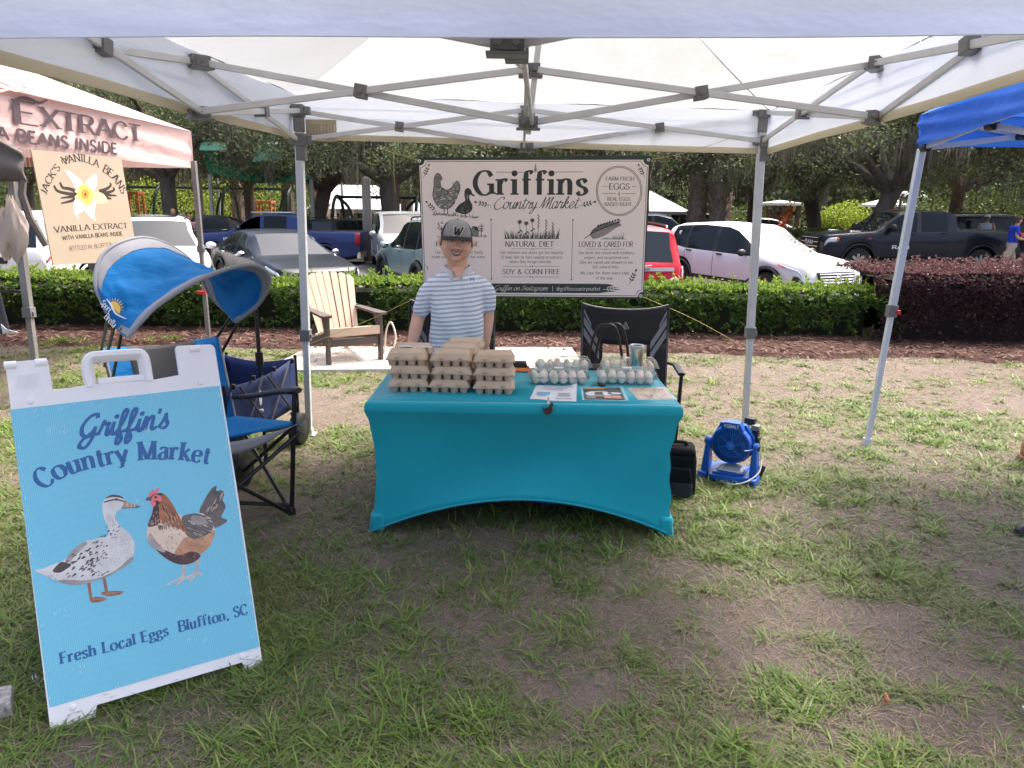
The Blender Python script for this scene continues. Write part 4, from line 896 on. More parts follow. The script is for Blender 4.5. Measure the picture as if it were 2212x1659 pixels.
# ---------------------------------------------------------------- vanilla board
beige=mat('beige_board',(.41,.335,.245),.6,var=.04,scale=3); brown_ink=mat('brown_ink',(.03,.017,.014),.6); yel=mat('petal_yellow',(.80,.52,.10),.6,var=.15); cream=mat('petal_cream',(.78,.74,.60),.6,var=.05); orangei=mat('petal_orange',(.70,.27,.04),.6,var=.15); pet=mat('petal_pale',(.80,.66,.30),.6,var=.12)
vA=AY(67,323,5.98); vB=AY(262,341,6.75); vD=AY(115,573,5.98); vC=vD+(vB-vA)
vn=(vB-vA).cross(vD-vA).normalized()
if vn.dot(CP-vA)<0: vn=-vn
vx=(vB-vA); vpl=(vA,vn)
bd=thing('sign_board','beige vanilla flower sign board hanging from the pink valance','sign',(vA+vC)/2)
mb=MB(); c=[vA,vB,vC,vD]
mb.face(c,0) if (vB-vA).cross(vD-vA).dot(vn)>0 else mb.face(c[::-1],0)
b2=[q-vn*.012 for q in c]; mb.face(b2,0)
for i in range(4): mb.face([c[i],c[(i+1)%4],b2[(i+1)%4],b2[i]],0)
C7=lambda x,y:((0+x*.32544)*.8848,(360+y*.32544)*.8848)
ptext(mb,"JACK'S",dict(thick=18,thin=10,nib=R(5),serif=6),[C7(345,362),C7(385,260),C7(455,155)],16,vpl,1,up=(-.8,-.5))
ptext(mb,"VANILLA",dict(thick=18,thin=10,nib=R(5),serif=6),[C7(478,128),C7(610,105),C7(738,150)],16,vpl,1)
ptext(mb,"BEANS",dict(thick=18,thin=10,nib=R(5),serif=6),[C7(768,178),C7(850,245),C7(915,352)],16,vpl,1,up=(.6,-.7))
pshape(mb,line2d([(472,120),(462,95),(480,82),(500,100),(508,70)],7,False,5),vpl,1,C7); 
for pl in ([(585,335),(520,310),(470,300),(450,262),(462,285)],[(590,355),(500,345),(430,325),(405,285),(415,305)],[(585,370),(520,372),(456,380)],[(580,385),(520,405),(457,420)],[(745,330),(800,310),(830,285),(826,265)],[(745,345),(820,335),(855,318),(848,298)],[(760,355),(820,358),(875,362)],[(770,370),(810,380),(836,385)]):
    pshape(mb,line2d(pl,25,False,6,lambda t:1.15-.75*t),vpl,1,C7)
def petal(pts,m,l): pshape(mb,blob(pts,l,5),vpl,m,C7,lift=.0008)
petal([(485,165),(560,205),(618,262),(640,330),(600,345),(560,290),(520,230)],4,0); petal([(722,198),(725,280),(690,340),(645,330),(640,270),(680,220)],4,0); petal([(805,405),(770,345),(690,335),(660,370),(690,420),(760,420)],5,1); petal([(590,540),(552,480),(556,400),(610,370),(640,420),(620,480),(585,500)],4,1); petal([(715,550),(650,500),(630,440),(660,385),(710,400),(712,460),(705,510)],4,2)
petal([(585,300),(560,330),(600,350),(640,340),(660,300),(620,270)],5,3); petal([(640,365),(580,390),(560,370),(600,340),(640,345)],5,3); petal([(650,395),(640,440),(665,445),(700,410),(680,380)],5,3)
petal([(600,290),(645,280),(690,320),(692,390),(650,435),(612,400),(585,370),(590,325)],2,6); petal([(615,325),(645,310),(668,345),(655,385),(625,385),(610,355)],6,9); petal([(632,350),(640,340),(646,356),(638,366)],1,12)
for x,y in((592,275),(605,283),(618,270),(628,285),(600,300),(622,296)): pshape(mb,circ(x,y,3.2,10),vpl,1,C7,lift=.0008)
ptext(mb,'VANILLA EXTRACT',dict(thick=17,thin=9,nib=R(5),serif=6),[C7(412,640),C7(690,618),C7(958,606)],12,vpl,1)

ptext(mb,'WITH VANILLA BEANS INSIDE',dict(SANSB,track=12),[C7(470,696),C7(690,676),C7(918,660)],8.5,vpl,1)
ptext(mb,'BOTTLED IN: BLUFFTON, SC',dict(thick=11,thin=10,nib=0),[C7(522,775),C7(710,757),C7(897,737)],9,vpl,1)
mb.build('panel',[beige,brown_ink,yel,beige,cream,pet,orangei],bd,world=True,smooth=False)
# ---------------------------------------------------------------- blue tent at right
bfab=fabric('blue_canopy',(.035,.15,.58),.25,wr=.03,var=.08)
bleg=mat('blue_leg_white',(.62,.66,.68),.4,.1,var=.05)
bt=thing('canopy_tent','royal blue canopy tent with pale legs at right','tent',(4.2,4.6,0))
gL=G(1872,962); tL=AY(1991,322,5.05)
cb,ct=AY(1985,316,5.02),AY(1987,250,5.02); r_=V(.97,-.24,0)      # front edge runs right and towards the viewer
k2=AY(2500,150,2.35); k2t=AY(2500,112,2.38)+V(.03,0,.03)
mb=MB()
e2=V(3.0,-.1,0); bb=[cb,k2,k2+e2,cb+e2]; tt_=[ct,k2t,k2t+e2,ct+e2]; pk=(ct+tt_[2])/2; pk.z=2.95
for i in range(4):
    a,b=tt_[i],tt_[(i+1)%4]; a0,b0=bb[i],bb[(i+1)%4]
    def f(u,v,a=a,b=b): p=a.lerp(b,u).lerp(pk,v); p.z-=.10*math.sin(math.pi*v)*math.sin(math.pi*u)-.02*math.sin(v*30+u*4)*math.exp(-v*4); return p
    mb.grid(f,20,16)
mb.build('canopy_roof',bfab,bt,world=True,weld=True)
mb=MB()
for i in range(4):
    a,b=tt_[i],tt_[(i+1)%4]; a0,b0=bb[i],bb[(i+1)%4]; nr=(b0-a0).cross(V(0,0,1)).normalized()
    mb.grid(lambda u,v:a0.lerp(b0,u).lerp(a.lerp(b,u),v)+nr*(.016*math.sin(v*11+u*9)*math.exp(-u*2)+.012*math.sin(u*14)*(1-v)),24,10)
mb.build('valance',bfab,bt,world=True)
tleg(gL,tL,bt,.47,.043,.034,.05,bleg)
mb=MB(); p=gL.lerp(tL,.47); mb.box(p+V(.03,-.03,0),(.028,.02,.028)); mb.build('leg_button',mat('red_button',(.55,.02,.02),.4),bt,world=True)
for p in (bb[1],bb[2],bb[3]): q=V(p.x,p.y,0)+(pk-p)*.02; q.z=0; tleg(q,V(q.x,q.y,p.z),bt,.5,.043,.034,.05,bleg)
def bbar(a,b,w_=.018,h_=.034): mb=MB(); mb.bar(a,b,w_,h_); mb.build('truss_bar',bleg,bt,world=True,bev=.003)
bbar(AY(1998,317,5.0),AY(2240,222,3.6)); bbar(AY(2142,271,4.1),AY(2420,318,3.3)); bbar(AY(2010,318,5.0),AY(2420,268,4.95)); bbar(AY(2118,276,5.0),AY(2420,325,4.95))
for p in (AY(2142,271,4.08),AY(2208,294,4.94),AY(1999,319,4.98)): mb=MB(); mb.tube([p-V(0,.03,0),p+V(0,.03,0)],.026,10); mb.build('pivot',black_plastic,bt,world=True)
# ---------------------------------------------------------------- banner
bgreen=mat('banner_green',(.022,.045,.042),.45,var=.06); bcream=mat('banner_cream',(.90,.805,.775),.45,var=.03,scale=2); bink=mat('banner_ink',(.03,.042,.042),.5,var=.2,scale=30); bwash=mat('banner_wash',(.22,.22,.205),.5,var=.25,scale=60); bwhite=mat('banner_white',(.75,.72,.70),.5,var=0); twine=mat('yellow_twine',(.46,.36,.13),.7,var=.2,scale=50); ring=chrome
bA=AY(903,341,4.93); bB=AY(1408,336,4.98); bC=AY(1389,646,5.02); bD=AY(916,641,4.97)
bn=(bB-bA).cross(bD-bA).normalized()
if bn.dot(CP-bA)<0: bn=-bn
bp=(bA,bn); bC=PL(1389,646,*bp); bB=PL(1408,336,*bp)
C4=lambda x,y:((1010+x*.26673)*.8848,(370+y*.26673)*.8848)
ban=thing('banner','large cream farm market banner with dark green border hung by twine behind the boy','banner',(bA+bC)/2)
mb=MB()
def pquad(pts,mi,l=0,tf=C4): pshape(mb,[(pts,l)],bp,mi,tf)
mb.face([bA,bD,bC,bB],0); mb.face([q-bn*.004 for q in(bA,bB,bC,bD)],0)
def notched(d,k):
    o=[]
    cs=[(52+d,80+d),(2150-d,75+d),(2098-d,1332-d),(95+d,1318-d)]; sg=[(1,1),(-1,1),(-1,-1),(1,-1)]
    for i,((x,y),(a,b)) in enumerate(zip(cs,sg)):
        arc_=[(x+a*k*math.cos(q),y+b*k*math.sin(q)) for q in [j*math.pi/2/6 for j in range(7)]]
        o+=arc_[::-1] if i%2==0 else arc_
    return o
pquad(notched(0,48),1,4); 
o1=notched(12,52); pshape(mb,line2d(o1,5,True),bp,2,C4,lift=.0006)
def L(pts,w=4,sm=0,mi=2,tp=None,lift=.0006,cl=False): pshape(mb,line2d(pts,w,cl,sm,tp),bp,mi,C4,lift=lift)
def S_(polys,mi,lift=.0006): pshape(mb,polys,bp,mi,C4,lift=lift)
def T(s,st,pts,cap,mi=2,lift=.0006): ptext(mb,s,st,[C4(*p) for p in pts],cap*.236,bp,mi,lift=lift)
def twig(x,y,a,ln,k=3,s=1,mi=2,lift=.0006):
    c,n=math.cos(a),-math.sin(a); L([(x,y),(x+c*ln*.5-n*6,y+n*ln*.5+c*6),(x+c*ln,y+n*ln)],4,5,mi,lift=lift)
    for i in range(k):
        t=.3+.6*i/k; px_,py_=x+c*ln*t,y+n*ln*t
        for sd_ in(-1,1): S_(leaf2d(px_,py_,math.atan2(n,c)+sd_*.9,ln*.24*s,ln*.10*s),mi,lift)
    S_(leaf2d(x+c*ln,y+n*ln,math.atan2(n,c),ln*.22*s,ln*.15*s),mi,lift)
def pine(x,y,h):
    L([(x,y),(x,y-h)],4)
    for i in range(5):
        w_=h*(.28-.045*i); q=y-h*(.18+.16*i); S_([([(x-w_,q+h*.05),(x,q-h*.12),(x+w_,q+h*.05),(x,q-h*.01)],2)],2)
GS=dict(thick=21,thin=7.5,nib=R(6),serif=7,track=16)
T('Griffins',GS,[(560,396),(1090,396),(1588,396)],218)
T('Country Market',SCRIPT,[(725,525),(1110,522),(1500,518)],98)
pine(1115,195,84); L([(758,188),(1050,190)],4); L([(1185,188),(1550,186)],4)
twig(705,497,2.9,130,3); twig(1515,497,.25,135,3); twig(88,238,1.15,115,3); twig(2112,238,2.0,115,3); twig(210,555,2.35,120,3); twig(1970,1215,1.1,130,3); twig(130,1078,2.0,40,1)
for r_ in(0,12): S_([([(1880+(212-r_)*math.cos(a*math.pi/24),360+(230-r_)*math.sin(a*math.pi/24)),(1880+(212-r_)*math.cos((a+1)*math.pi/24),360+(230-r_)*math.sin((a+1)*math.pi/24)),(1880+(207-r_)*math.cos((a+1)*math.pi/24),360+(225-r_)*math.sin((a+1)*math.pi/24)),(1880+(207-r_)*math.cos(a*math.pi/24),360+(225-r_)*math.sin(a*math.pi/24))],0) for a in range(48)],2)
T('FARM FRESH',SERIF,[(1758,265),(2018,265)],34); T('EGGS',SERIF,[(1788,346),(1976,346)],54); L([(1730,322),(1770,322)],4); L([(1995,320),(2035,320)],4); L([(1728,384),(1850,384)],4); L([(1908,384),(2028,384)],4); pine(1880,406,42); T('REAL EGGS.',SERIF,[(1772,450),(1990,450)],32); T('RAISED RIGHT.',SERIF,[(1748,498),(2003,498)],32)
# hen and duck engravings
S_(blob([(188,240),(212,200),(240,208),(262,252),(246,264),(252,322),(300,352),(348,328),(388,272),(416,286),(424,345),(392,425),(362,485),(322,520),(250,520),(200,470),(174,400),(184,320)]),3)
r5=random.Random(4)
L([(188,240),(212,200),(240,208),(262,252),(246,264),(252,322),(300,352),(348,328),(388,272),(416,286),(424,345),(392,425),(362,485),(322,520),(250,520),(200,470),(174,400),(184,320)],5,4,2,None,.0009,True)
for i in range(110):
    x,y=r5.uniform(180,400),r5.uniform(300,515)
    if (x-280)**2/105**2+(y-420)**2/95**2<1: L([(x,y),(x+9,y+6),(x+17,y)],4 if r5.random()<.6 else 6,3,2 if r5.random()<.7 else 1,None,.001)
for i in range(26): x,y=r5.uniform(345,412),r5.uniform(290,400); L([(x,y),(x+8,y-14)],4,0,2 if i%3 else 1,None,.001)
for i in range(26): x,y=r5.uniform(190,240),r5.uniform(225,330); L([(x,y),(x+4,y+9)],3,0,2,None,.001)
for x in(278,310): L([(x,515),(x,570)],7); L([(x-22,578),(x,568),(x+20,576)],5)
S_(blob([(470,350),(500,334),(526,356),(532,380),(512,398),(512,440),(536,490),(530,540),(480,572),(430,566),(378,542),(420,482),(470,450),(464,400)],0,4),2); S_([([(522,372),(560,402),(553,411),(516,394)],1)],2)
for i in range(40):
    x,y=r5.uniform(405,520),r5.uniform(470,555)
    if (x-465)**2/60**2+(y-515)**2/48**2<1: L([(x,y),(x+7,y+4),(x+13,y)],3,3,3,None,.001)
S_(blob([(484,390),(500,400),(496,440),(486,430)],0,3),3,.001)
for x in(440,474): L([(x,568),(x,594)],6); L([(x-14,600),(x+14,596)],5)
for i in range(70): x=r5.uniform(165,580); y=572+(x-165)*.07+r5.uniform(-6,10); L([(x,y),(x+r5.uniform(8,30),y+r5.uniform(-4,4))],3)
for i in range(26): x=r5.choice([r5.uniform(180,260),r5.uniform(330,390),r5.uniform(510,575)]); y=574+(x-165)*.06; L([(x,y),(x+r5.uniform(-10,10),y-r5.uniform(8,38))],3)
# columns
for x0,y0,x1,y1 in((708,622,712,1165),(1457,625,1443,1172)): L([(x0,y0),(x1,y1)],4); S_(circ(x0,y0,7),2); S_(circ(x1,y1,7),2)
for i in range(150):
    x=r5.uniform(835,1325); k=abs(x-1080)/250; h_=r5.uniform(20,70)+90*max(0,k-.35)*(r5.random()); b=r5.uniform(-25,25)+(x-1080)*.06; L([(x,796),(x+b*.4,796-h_*.6),(x+b,796-h_)],4,3,2,lambda t:1.1-t)
for x,y in((970,645),(1030,658),(1085,630)):
    L([(x+6,796),(x,y+20)],4); 
    for a in range(7): S_(leaf2d(x,y,a*.9,24,15),3 if a%2 else 2)
    S_(circ(x,y,7),2,.001); S_(leaf2d(x+4,y+70,.8,30,14),2); S_(leaf2d(x+4,y+85,2.4,30,14),2)
for x,y in((1145,575),(1215,625),(1275,650)):
    L([(x-10,796),(x,y)],4)
    for a in range(9): S_(leaf2d(x-2,y+a*15,.8 if a%2 else 2.3,17,9),2)
L([(822,797),(1330,798)],4)
T('NATURAL DIET',SERIF,[(838,870),(1280,870)],47); T('SOY & CORN FREE',SERIF,[(812,1121),(1337,1121)],44); T('LOVED & CARED FOR',SERIF,[(1512,872),(2006,872)],47); T('FREE RANGE',SERIF,[(205,866),(598,866)],42)
BS=dict(thick=12,thin=8,nib=R(5),serif=3,n=3,track=9)
for s,x0,x1,y in(('Our chickens and ducks get the majority',793,1368,936),('of their diet by free ranging on pasture,',797,1362,979),('where they forage naturally.',878,1263,1020),('Our birds are raised with kindness,',1508,2025,938),('respect, and exceptional care.',1560,1973,982),('They are valued and allowed to live',1515,2005,1026),('full, natural lives.',1637,1878,1068),('We care for them every step',1525,1968,1124),('of the way.',1664,1828,1170),('Our chickens and ducks freely',200,634,934),('roam our pasture and live natu-',168,662,975)): T(s,BS,[(x0,y),(x1,y)],27)
for x0,x1,y in((890,1278,890),(818,1340,1050),(812,1338,1147),(1575,1935,893)):
    c=(x0+x1)/2; L([(x0,y),(c-28,y)],3); L([(c+28,y),(x1,y)],3); S_(leaf2d(c-2,y+4,3.5,20,10),2); S_(leaf2d(c+2,y+4,-.3,20,10),2)
# feather

L([(1562,795),(1640,745),(1760,690),(1890,645)],7,5,2,None,.001)
for i in range(44): t=i/44; x,y=1610+265*t,762-112*t; k=30+38*math.sin(math.pi*min(1,t+.2)); L([(x,y),(x+28,y-k*.9)],4,0,2 if i%2 else 3,None,.001); L([(x,y),(x+34,y+k*.75)],4,0,2 if i%2 else 3,None,.001)
for i in range(8): S_(leaf2d(1680+i*26,690-i*8,-.9,30,16),2,.0012)
for i in range(40): x=r5.uniform(1730,1925); h_=15+75*max(0,(x-1780)/145)*r5.random(); L([(x,800),(x+r5.uniform(-6,18),800-h_)],3,0,2,lambda t:1.1-t)
L([(1712,800),(1938,801)],4)
# barn
S_([([(515,720),(540,680),(585,690),(596,725),(596,780),(515,775)],0)],3); S_([([(540,680),(585,690),(596,728),(560,718)],1)],2); 
for cx,cy_,h_ in((618,700,62),(252,680,88)):
    L([(cx,772),(cx,cy_)],6)
    for i in range(34): a=r5.uniform(0,6.28); k=r5.random()**.5; S_(leaf2d(cx+h_*.42*k*math.cos(a),cy_+h_*.55*k*math.sin(a),r5.uniform(0,6.28),13,8),3 if i%3 else 2)
for i in range(40): x=r5.uniform(200,650); L([(x,770+r5.uniform(-5,20)),(x+25,768+r5.uniform(-5,20))],3)
# brush band
S_([([(80,1205),(1700,1210),(1790,1214),(1830,1228),(1780,1236),(1880,1246),(1810,1254),(1892,1264),(1800,1272),(1850,1282),(1760,1286),(1700,1296),(80,1290)],1)],0)
T('Follow Griffin on Instagram',dict(SCRIPT,thick=8,thin=6.5),[(560,1268),(900,1269),(1225,1270)],40,4,.0012); T('@griffinscountrymarket',dict(thick=13,thin=8,nib=R(5),serif=4,n=3),[(1308,1272),(1708,1272)],34,4,.0012); L([(1271,1230),(1271,1280)],4,0,4,None,.0012); twig(1730,1262,.1,130,3,1,4,.0012)
for x,y in((52,86),(2150,76),(2078,1321)): S_(circ(x,y,15),4,.0012); S_(circ(x,y,7),2,.0016)
mb.build('panel',[bgreen,bcream,bink,bwash,bwhite],ban,world=True,smooth=False)
def cord(name,pts,r_,lb,m=twine,smooth=6):
    P=cat_rom(pts,smooth) if len(pts)>2 else [Vector(p) for p in pts]; mb=MB(); mb.tube(P,r_*.7,5); o=mb.build(name,m,None,loc=pts[0]); return tag(o,lb,'twine','twine holding the banner')
k1=PL(*C4(52,86),*bp); 
cord('twine',[AY(846,330,5.0) if 0 else AY(820,322,5.08),AY(862,333,5.02),k1],.0028,'yellow twine from the back truss to the upper left grommet of the banner')
cord('twine',[AY(852,328,5.08),AY(850,356,5.07),AY(854,418,5.08)],.0022,'loose yellow twine end dangling left of the banner')
cord('twine',[AY(878,338,4.96),AY(888,322,4.95),AY(872,335,4.95),AY(866,350,4.95)],.0022,'twine bow at the upper left corner of the banner')
k2_=PL(*C4(2150,76),*bp); cord('twine',[AY(1660,332,5.2) if 0 else AY(1575,300,5.2),AY(1480,330,5.1),k2_],.0022,'yellow twine from the back truss to the upper right grommet of the banner')
cord('twine',[k2_,AY(1412,352,4.97),AY(1405,380,4.98),AY(1410,395,4.98)],.003,'yellow twine tassel at the upper right corner of the banner')
k3=PL(*C4(2078,1321),*bp); cord('twine',[k3,AY(1500,690,5.1),AY(1612,752,5.27)],.0028,'yellow twine from the lower right grommet to the back right tent leg')
cord('twine',[AY(1612,752,5.25),AY(1606,840,5.25),AY(1604,905,5.22)],.0025,'twine tail hanging down the back right tent leg')
cord('twine',[AY(664,745,5.02),AY(800,690,5.0),bD+V(.02,0,.03)],.0028,'yellow twine from the back left tent leg to the lower left grommet behind the boy')
# ---------------------------------------------------------------- A frame sign
P0=G(109,1578); P1=G(568,1440); se=(P1-P0).normalized(); sb=V(0,0,1).cross(se)
if sb.y<0: sb=-sb
swv=V(0,0,1)*math.cos(R(20))+sb*math.sin(R(20)); sn=se.cross(swv).normalized()
if sn.dot(CP-P0)<0: sn=-sn
sp=(P0,sn); SM=Matrix.Identity(4)
for i in range(3): SM[i][0]=se[i]; SM[i][1]=swv[i]; SM[i][2]=se.cross(swv)[i]; SM[i][3]=P0[i]
flip=se.cross(swv).dot(sn)>0
sign=thing('sandwich_board','white plastic sandwich board sign with a sky blue poster of a duck and a hen','sign',P0)
def loc2(px,py): q=PL(px,py,*sp)-P0; return (q.dot(se),q.dot(swv))
CA=lambda x,y:(x*.3014*.8848,(840+y*.3014)*.8848)
CB=lambda x,y:(x*.3466*.8848,(1300+y*.3466)*.8848)
out=[CA(26,165),CA(38,148),CA(375,120),CA(388,135),CA(427,378),CA(720,328)]+[CA(1205,296),CA(1452,250),CA(1420,30),CA(1436,14),CA(1705,2),CA(1728,14)]
W0=[loc2(*p) for p in out]
W0=[(0.003,W0[0][1]-.01)]+W0+[(.637,W0[-1][1]-.01),(.6437,.60),(.6437,0),(.585,0),(.578,.035),(.130,.035),(.122,0),(0,0)]
mb=MB(); W0r=W0[::-1]; mb.prism(W0r,SM,.028)
mb.build('front_frame',white_plastic,sign,world=True,bev=.005,ang=30)
mb=MB(); hp=[CA(745,345),CA(715,230),CA(712,150),CA(740,110),CA(800,98),CA(1090,78),CA(1145,88),CA(1168,130),CA(1180,200),CA(1195,300)]
H3=[P0+se*a+swv*b-sn*.014 for a,b in [loc2(*p) for p in hp]]
mb.tube(cat_rom(H3,4),.0235,8,sq=(1,.75)); a,b=H3[0]+se*.02,H3[-1]-se*.01; mb.tube([a+swv*.012,b+swv*.012],.016,8); mb.build('handle',white_plastic,sign,world=True)
for cx in((82,172),(332,150),(1578,40)):
    mb=MB(); q=PL(*CA(*cx),*sp); mb.tube([q-se*.017-sn*.008,q+se*.017-sn*.008],.015,12); mb.build('hinge',white_plastic,sign,world=True,bev=.002)
for cx in(CA(247,465),CA(1624,310),CB(512,1230),CB(1708,873)):
    mb=MB(); q=PL(*cx,*sp); mb.lathe([(.0001,.0045),(.007,.004),(.010,0)],16,0,Matrix.Translation(q)@sn.to_track_quat('Z','Y').to_matrix().to_4x4()); mb.build('rivet',white_plastic,sign,world=True)
mb=MB()
for i in range(11): q=PL(*CA(225,245+i*11),*sp)+sn*.0008; mb.bar(q-se*.03,q+se*.03,.0016,.001,0,sn)
mb.build('moulded_text',white_plastic,sign,world=True)
# poster
def posterm():
    m,nt,b=base('poster_blue'); b.inputs['Roughness'].default_value=.35
    tc=nt.nodes.new('ShaderNodeTexCoord'); w=nt.nodes.new('ShaderNodeTexWave'); w.wave_type='BANDS'; w.bands_direction='X'; w.inputs['Scale'].default_value=55
    mp=nt.nodes.new('ShaderNodeMapping'); mp.inputs['Rotation'].default_value=(0,0,-math.atan2(se.y,se.x)); nt.links.new(tc.outputs['Object'],mp.inputs[0]); nt.links.new(mp.outputs[0],w.inputs['Vector'])
    c=_mix(nt,_noise(nt,2.5,4),(.17,.54,.71),(.21,.60,.77)); c=_mix(nt,w.outputs['Fac'],_mix(nt,.5,c,(.14,.49,.66)),c); nt.links.new(c,b.inputs['Base Color']); _bump(nt,b,w.outputs['Fac'],.0006); return m
pm=[posterm(),mat('poster_navy',(.022,.115,.33),.4,var=.12,scale=60),mat('scuff_white',(.55,.72,.78),.6,var=.1),mat('duck_white',(.62,.62,.61),.5,var=.14,scale=18),mat('duck_brown',(.085,.06,.058),.5,var=.3),mat('bill_tan',(.42,.26,.17),.5,var=.2),mat('leg_rust',(.33,.15,.09),.5,var=.3,scale=30),
    mat('hen_cream',(.72,.58,.45),.5,var=.15,scale=16),mat('hen_rust',(.34,.13,.06),.5,var=.35,scale=22),mat('hen_dark',(.085,.04,.04),.5,var=.4,scale=25),mat('hen_grey',(.13,.115,.11),.5,var=.4,scale=22),mat('comb_pink',(.75,.18,.20),.5,var=.1),mat('hen_tan',(.55,.30,.17),.5,var=.3,scale=20),mat('hen_leg',(.58,.50,.46),.5,var=.2,scale=50),mat('duck_shade',(.33,.31,.29),.5,var=.25,scale=25)]
mb=MB(); q=[PL(*p,*sp)+sn*.0018 for p in((22,885),(474,833),(560,1397),(107,1528))]; q2=[p-sn*.0016 for p in q]
mb.face(q[::-1] if not flip else q[::-1],0)
for i in range(4): mb.face([q[i],q[(i+1)%4],q2[(i+1)%4],q2[i]],0)
def PT(s,st,pts,cap,mi=1): ptext(mb,s,st,pts,cap,sp,mi,lift=.0022)
def PS(polys,mi,tf,l=.0022): pshape(mb,polys,sp,mi,tf,lift=l)
I=lambda x,y:(x,y)
PT("Griffin's",dict(SCRIPTB,thick=19,thin=15),[CA(640,762),CA(1010,720),CA(1370,672)],43)
PT('Country Market',SERIFB,[CA(345,1176),CA(560,1060),CA(850,985),CA(1100,945),CA(1400,935),CA(1690,972)],40)
PT('Fresh Local Eggs',SERIFB,[CB(428,926),CB(800,830),CB(1188,722)],24); PT('Bluffton, SC',SERIFB,[CB(1262,700),CB(1500,640),CB(1745,572)],23)
C5=lambda x,y:((70+x*.2351)*.8848,(1160+y*.2351)*.8848)
def B(p,mi,l=0,n=4,lift=.0022): PS(blob(p,l,n),mi,C5,lift)
def K(p,w,mi,sm=4,tp=None,lift=.0026): PS(line2d(p,w,False,sm,tp),mi,C5,lift)
# duck
for x in (620,780):
    K([(x,1065),(x+ (8 if x<700 else 18),1150),(x+(30 if x<700 else 34),1292 if x<700 else 1235)],34,6,4,None,.0021)
B([(640,1285),(700,1262),(805,1275),(790,1300),(700,1322),(645,1315)],6,0,4,.0021); B([(760,1215),(830,1205),(985,1203),(940,1240),(830,1258),(765,1240)],6,1,4,.0021)
K([(660,1290),(790,1284)],8,5); K([(800,1232),(970,1208)],8,5)
B([(790,245),(860,206),(950,218),(1000,262),(985,320),(960,350),(915,380),(905,430),(940,520),(1030,590),(1090,680),(1100,780),(1060,880),(950,970),(800,1050),(680,1100),(560,1130),(420,1135),(300,1095),(185,1050),(75,1000),(80,978),(150,970),(260,925),(370,880),(470,770),(580,690),(740,650),(820,630),(825,560),(778,430),(765,330)],3)
B([(1000,262),(1050,290),(1150,318),(1140,336),(1060,343),(965,342),(985,300)],5,3); K([(1100,322),(1150,330)],10,4); K([(975,342),(1060,338),(1140,335)],5,4)
B([(790,245),(860,204),(950,214),(990,250),(940,232),(860,228)],4,4); K([(782,282),(850,262),(920,254),(1000,276)],14,4); PS(circ(910,252,14,3),4,C5,.003)
B([(250,990),(300,930),(350,900),(440,930),(400,970),(330,1010),(270,1010)],4,5); B([(380,885),(470,765),(580,692),(600,720),(500,820),(420,905)],14,5,4,.0024)
B([(560,1130),(420,1135),(300,1095),(420,1085),(600,1090),(800,1040),(950,950),(1060,850),(1085,880),(950,980),(800,1060)],14,2,4,.0024)
r5=random.Random(9)
for i in range(230):
    x,y=r5.uniform(380,1080),r5.uniform(540,1080); inb=(y>640+ (780-x)*.62-20 and y<1090-(x-420)*.12 and x<820) or (x>800 and x<960 and y<680 and y>540)
    if inb: s=1 if x<700 else .6; K([(x,y),(x+18*s,y-20*s),(x+34*s,y-18*s)],r5.uniform(7,13)*s,4,3,lambda t:.5+.9*math.sin(math.pi*t))
for i in range(90): x,y=r5.uniform(840,1085),r5.uniform(620,960); K([(x,y),(x+3,y+10)],4,14,0)
for i in range(40): x,y=r5.uniform(200,420),r5.uniform(1030,1110); K([(x,y),(x+9,y+6)],5,14,0)
for i in range(26): x=r5.uniform(810,905); y=r5.uniform(400,520); K([(x,y),(x+6,y+28)],3,14,0)
# hen
for x,y0 in((1620,920),(1755,880)):
    K([(x,y0),(x-12,y0+90),(x-20,y0+150)],34,13,3,None,.0021); K([(x-20,y0+140),(x-110,y0+180),(x-185,y0+220)],22,13,3,lambda t:1.1-.5*t,.0021); K([(x-20,y0+140),(x-60,y0+200),(x-95,y0+235)],22,13,3,lambda t:1.1-.5*t,.0021); K([(x-20,y0+140),(x+35,y0+148),(x+60,y0+165)],20,13,3,lambda t:1.1-.5*t,.0021)
    for q in range(6): K([(x-22,y0+30+q*18),(x+6,y0+28+q*18)],3,14,0)
B([(1770,395),(1828,250),(1900,140),(1950,113),(1945,165),(2005,155),(2030,205),(2012,255),(2045,330),(2000,430),(2055,462),(2040,495),(1930,548),(1850,500)],10)
B([(1225,600),(1240,520),(1300,330),(1290,215),(1380,186),(1450,240),(1540,380),(1600,420),(1770,392),(1850,430),(1930,560),(1890,720),(1780,830),(1720,895),(1590,930),(1440,875),(1300,760),(1235,680)],7,1)
B([(1640,640),(1760,650),(1925,570),(1890,720),(1780,830),(1720,895),(1590,930),(1500,860),(1560,720)],12,2); B([(1300,750),(1440,875),(1590,930),(1720,900),(1785,830),(1690,790),(1560,830),(1420,780)],9,3); B([(1235,680),(1300,760),(1420,800),(1320,680),(1260,600)],14,3,4,.0024)
B([(1600,425),(1750,398),(1870,455),(1915,545),(1830,630),(1720,662),(1640,622),(1600,520)],10,4); B([(1700,420),(1800,430),(1860,500),(1780,520),(1690,480)],14,5,4,.0026)
B([(1300,320),(1280,400),(1236,525),(1300,530),(1360,490),(1375,400),(1350,320)],9,5); B([(1375,188),(1450,240),(1545,395),(1645,600),(1540,545),(1440,525),(1365,485),(1355,380),(1350,280)],8,6)
